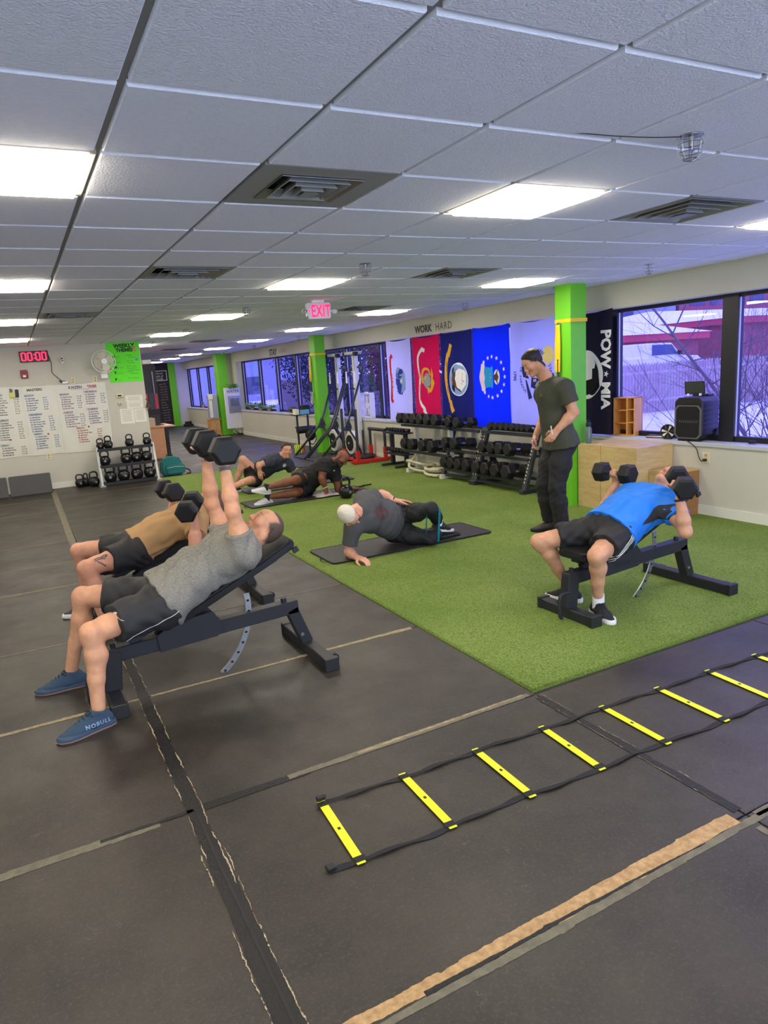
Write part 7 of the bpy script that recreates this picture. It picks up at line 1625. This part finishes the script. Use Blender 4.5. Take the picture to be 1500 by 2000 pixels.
# ---------- white-haired man in side plank
J = dict(neck=(2.80,5.82,.455),pel=(3.27,5.98,.235),sr=(2.70,5.80,.315),sl=(2.885,5.93,.535),er=(2.655,5.84,.065),wr=(2.66,5.66,.048),el=(3.14,6.00,.545),wl=(3.245,5.93,.475),
  hl=(3.33,5.93,.305),hr=(3.24,5.98,.13),kl=(3.47,5.62,.405),kr=(3.51,5.72,.085),al=(3.68,5.84,.215),ar=(3.75,5.93,.085),head=(2.665,5.78,.435),head_f=(.52,-.60,-.60),head_u=(-.72,-.12,.55))
w_ = Fig('white-haired man in grey t-shirt holding a side plank on the front mat',(3.1,5.95,0),J,.005,1.06,.05,.98,.86)
w_.body((218,160,132),{'r':((.25,-.95,0),(0,0,-1),(-.9,-.2,0),(18,22,14),.2),'l':((.95,-.15,-.15),(0,-.2,-1),(-.1,-.95,.1),(8,12,8),.1)},brow=(200,190,176))
ws = w_.shirt(M('dark_grey_cotton',(76,76,78),.85,bump=.2,bscale=350),.70,.06,.016,.006,41); wp = w_.pants(m_bshort,.014,.008,42,.09,.90,.02)
w_.hair((214,206,186),hairline(.072,.046,-.075),.012,.002,fr=1.0,soft=.03)
m_print = M('shirt_print_maroon',(96,48,46),.8); dg = G()
for r0 in (.085,.070):
    pts = [(r0*math.cos(q)*.8,r0*math.sin(q)) for q in [2*pi*i/28 for i in range(29)]]; vs = [(x*1.0,y,0) for x,y in pts]+[(x*.92,y*.92,0) for x,y in pts]; dg.add(vs,[(i,i+1,i+30,i+29) for i in range(28)])
dg.merge(strip2([(-.05,-.05),(0,.0),(.05,.05)],.014)).merge(strip2([(-.05,.05),(0,.0),(.05,-.05)],.014)).merge(strip2([(-.06,.0),(.06,.0)],.010))
Fw = w_.F; cw = lerp(w_.J['pel'],w_.J['neck'],.72)
decal(dg, tuple(cw), tuple(nrm(w_.S)), tuple(nrm(w_.U)), ws, m_print, 'shirt_print', w_.t) if np.cross(w_.S,w_.U)@Fw > 0 else decal(dg, tuple(cw), tuple(-w_.S), tuple(w_.U), ws, m_print, 'shirt_print', w_.t)
w_.shoe((3.695,5.85,.195),(.93,.10,-.18),(.15,.1,1),m_bshoe,m_wsole,m_lace,1.0,sock=(m_wsock,.8)); w_.shoe((3.765,5.93,.085),(.92,-.12,0),(.0,.55,.8),m_bshoe,m_bsole,m_lace,1.0,sock=(m_wsock,.8))
wristband(w_,'l',m_black,.86,.031,.006,'wristband')
g = G(); L_ = w_.J
for a,r in ((.35,.030),): pass
for sgn in (-1,1):
    c = w_.H(sgn*.032,.092,.004); g.tube([tuple(c+(w_.hsd*math.cos(q)*.021+w_.hu*math.sin(q)*.015)) for q in [2*pi*i/16 for i in range(16)]],.0016,5,closed=True); g.tube([tuple(w_.H(sgn*.053,.090,.006)),tuple(w_.H(sgn*.078,.0,.008))],.0016,5)
g.tube([tuple(w_.H(-.011,.096,.006)),tuple(w_.H(.011,.096,.006))],.0016,5); build('glasses', g, M('wire_glasses',(60,54,50),.4,metal=.5), w_.t, smooth='all')
# resistance band round the thighs
kl,kr = V3(3.47,5.62,.405),V3(3.51,5.72,.085); m_band = M('teal_band',(20,138,168),.5); bt = thing('resistance_band','teal resistance band stretched between the knees of the white-haired man','band',(3.50,5.70,.006))
p1,p2 = lerp(w_.J['kl'],w_.J['al'],.12),lerp(w_.J['kr'],w_.J['ar'],.12); path = [p1+V3(-.05,-.04,.06),p1+V3(-.075,-.02,-.04),p2+V3(-.075,-.02,.04),p2+V3(-.03,-.06,-.055),p2+V3(.03,-.075,-.03),p1+V3(.035,-.085,0),p1+V3(.0,-.06,.065)]
build('band_loop', G().tube([tuple(p) for p in path],.011,6,closed=True,flat=.22,up=(1,0,0)), m_band, bt)
# ---------- bald man in black
J = dict(neck=(4.03,9.22,.475),pel=(3.67,9.42,.215),sr=(3.885,9.17,.475),sl=(4.10,9.30,.335),er=(3.80,9.10,.275),wr=(3.845,9.09,.135),el=(4.10,9.22,.065),wl=(4.30,9.14,.055),
  hr=(3.65,9.37,.275),hl=(3.70,9.42,.135),kr=(3.375,9.12,.30),kl=(3.40,9.18,.115),ar=(3.005,9.22,.245),al=(3.01,9.22,.105),head=(4.165,9.15,.525),head_f=(.30,-.72,-.60),head_u=(.62,-.12,.65))
k_ = Fig('bald bearded man in black t-shirt and shorts holding a side plank',(3.7,9.3,0),J,.006,1.12,.03,1.18,1.1)
k_.body((126,76,50),{'r':((.15,-.1,-1),(-.3,.5,-.1),(.8,.2,0),(25,30,20),.3),'l':((1,-.3,0),(0,0,-1),(0,1,0),(18,22,14),.2)},brow=(30,20,16),lipc=(110,60,52),beard=((28,20,18),.85),hair=((90,56,40),lambda a,f,u: u*0-1,.0))
ks = k_.shirt(M('black_cotton',(27,27,28),.85,bump=.2,bscale=350),.60,.03,.014,.006,51); kb_ = k_.shorts(m_bshort,.72,.016,.03,.006,52)
for p,u_ in (((3.60,8.9,.18),0),): decal(G().add([(-.02,-.012,0),(0,.016,0),(.02,-.012,0)],[(0,1,2)]), (3.47,9.0,.13),(1,0,0),(0,0,1), kb_, MATS['logo_white'], 'logo_mark', k_.t)
decal(G().add([(-.02,-.010,0),(0,.016,0),(.02,-.012,0)],[(0,1,2)]), (4.03,9.0,.36),(1,0,0),(0,0,1), ks, MATS['logo_white'], 'logo_mark', k_.t)
k_.shoe((3.0,9.22,.245),(-.35,-.28,.89) if False else (-.80,-.10,.25),(.2,-.1,1),M('white_black_shoe',(206,204,200),.6,var=.1,vscale=20),m_wsole,m_lace,1.05,sock=(m_black,1.2)); k_.shoe((3.0,9.22,.100),(-.85,-.2,.05),(.1,-.1,1),MATS['white_black_shoe'],m_wsole,m_lace,1.05,sock=(m_black,1.2))
wristband(k_,'r',m_paper,.92,.033,.005,'bracelet')
# ---------- man in navy t-shirt
J = dict(neck=(3.66,10.40,.49),pel=(3.27,10.62,.245),sr=(3.50,10.34,.465),sl=(3.80,10.45,.375),er=(3.285,10.36,.425),wr=(3.285,10.36,.335),el=(3.89,10.45,.19),wl=(3.93,10.40,.075),
  hr=(3.25,10.56,.28),hl=(3.28,10.62,.15),kr=(3.075,10.48,.525),kl=(3.06,10.26,.215),ar=(2.95,10.62,.12),al=(2.72,10.30,.12),head=(3.77,10.38,.60),head_f=(-.10,-.97,-.10),head_u=(.12,-.08,1))
n_ = Fig('man in navy t-shirt with white snowflake logo lying on his side',(3.3,10.5,0),J,.006,1.03,.02,1.0,1.0)
n_.body((208,154,124),{'r':((.05,-.05,-1),(.3,.8,0),(.8,-.2,0),(20,25,15),.3),'l':((.6,-.5,-.2),(0,0,-1),(0,1,0),(20,25,15),.3)},brow=(58,40,32),beard=((120,84,66),.35))
ns_ = n_.shirt(M('navy_cotton',(50,54,66),.85,bump=.2,bscale=350),.62,.03,.014,.006,61); n_.shorts(m_bshort,.62,.016,.03,.006,62)
n_.hair((50,34,28),hairline(.066,.042),.011,.003)
dg = G()
for k in range(6): a = k*pi/3; dg.merge(strip2([(0,0),(.036*math.cos(a),.036*math.sin(a))],.010)); dg.merge(strip2([(.024*math.cos(a)-.012*math.sin(a),.024*math.sin(a)+.012*math.cos(a)),(.018*math.cos(a),.018*math.sin(a)),(.024*math.cos(a)+.012*math.sin(a),.024*math.sin(a)-.012*math.cos(a))],.006))
decal(dg,(3.70,10.1,.365),(1,0,0),(0,0,1),ns_,MATS['logo_white'],'snowflake_logo',n_.t)
n_.shoe((2.95,10.62,.10),(-1,0,0),Z,m_bshoe,m_wsole,m_lace,1.0); n_.shoe((2.72,10.30,.10),(-.9,-.3,0),(0,-.6,.7),m_bshoe,m_wsole,m_lace,1.0)
# ---------- coach standing
J = dict(neck=(4.735,5.36,1.545),pel=(4.83,5.31,.955),sl=(4.735,5.14,1.475),sr=(4.865,5.49,1.475),el=(4.795,5.07,1.235),wl=(4.635,5.13,1.075),er=(4.93,5.60,1.205),wr=(4.81,5.64,.985),
  hl=(4.80,5.22,.925),hr=(4.86,5.40,.925),kl=(4.69,5.20,.50),kr=(4.72,5.42,.50),al=(4.735,5.19,.105),ar=(4.78,5.41,.105),head=(4.60,5.42,1.735),head_f=(-.82,.20,-.54),head_u=(-.48,.16,.86))
c_ = Fig('standing young man in olive polo shirt and black trousers looking down',(4.74,5.3,0),J,.005,1.10,.015,1.16,1.0,1.02)
c_.body((208,152,118),{'l':((-.60,.25,-.76),(.45,.85,-.10),(-.70,.30,.65),(32,38,24),.6),'r':((-.35,0,-.93),(.3,-.8,0),(-.9,0,.2),(28,34,20),.4)},brow=(50,34,26),hair=((22,15,11),hairline(.080,.052,-.085),.96),beard=((150,112,92),.25))
m_polo = M('olive_polo_cloth',(64,66,50),.8,bump=.2,bscale=400)
cs = c_.shirt(m_polo,.62,-.065,.016,.006,71,collar=False,esl=.016,flare=.045); c_.pants(M('black_denim',(25,24,28),.75,bump=.2,bscale=400),.006,.007,72,-.02,.97,.026,.014)
c_.hair((36,25,20),hairline(.090,.054,-.066),.011,.003,side=.30,soft=.03)
# polo collar: band and two points
N = c_.J['neck']; up = nrm(c_.J['head']-N); xx = nrm(np.cross(up,c_.F)); yy = nrm(np.cross(xx,up)); vs = []
for i in range(25):
    q = -pi/2+.32+(2*pi-.64)*i/24; q = q+pi; r1,r2 = .072,.088; dx,dy = math.cos(q),math.sin(q)
    base = N+up*.035; vs += [tuple(base+xx*dx*.068+yy*dy*.068+up*(.020-.014*dy)),tuple(base+xx*dx*.092+yy*dy*.090-up*(.018+.020*max(0,dy)))]
cg = G().add(vs,[(2*i,2*i+1,2*i+3,2*i+2) for i in range(24)]); co = build('collar', cg, m_polo, c_.t, smooth='all'); md = co.modifiers.new('thick','SOLIDIFY'); md.thickness = .004
g = G()
for k in range(3): g.ball(tuple(N+c_.F*(.098+.012*k)-c_.U*(.03+.03*k)+V3(0,0,.01)),.0045,8,6)
build('buttons', g, m_paper, c_.t)
dgc = text_g('Y',.035,(0,0,0),(1,0,0),(0,1,0),.002,'CENTER',0); Fc = nrm(c_.F*.8+c_.S*.6)
decal(G().add([(-.02,-.004,0),(.02,-.004,0),(.02,.0,0),(-.02,.0,0)],[(0,1,2,3)]).add([(-.012,.008,0),(.012,.008,0),(.0,.026,0)],[(0,1,2)]), tuple(lerp(c_.J['pel'],N,.80)+Fc*.05), tuple(nrm(np.cross(c_.U,Fc))), tuple(c_.U), cs, M('logo_green',(96,150,96),.7), 'chest_logo', c_.t)
for a,fw in (((4.735,5.19,.10),(-.93,.10,0)),((4.78,5.41,.10),(-.85,.50,0))): c_.shoe(a,fw,Z,M('brown_leather_shoe',(60,46,40),.5),m_bsole,m_lace,1.0)
solo('marker_pen', G().cyl(tuple(c_.J['wl']+V3(-.075,-.02,-.03)),tuple(c_.J['wl']+V3(-.10,-.03,.045)),.006,n=10).ball(tuple(c_.J['wl']+V3(-.10,-.03,.048)),.007,8,6), m_paper, 'small pale pen held in the hand of the standing man','pen')
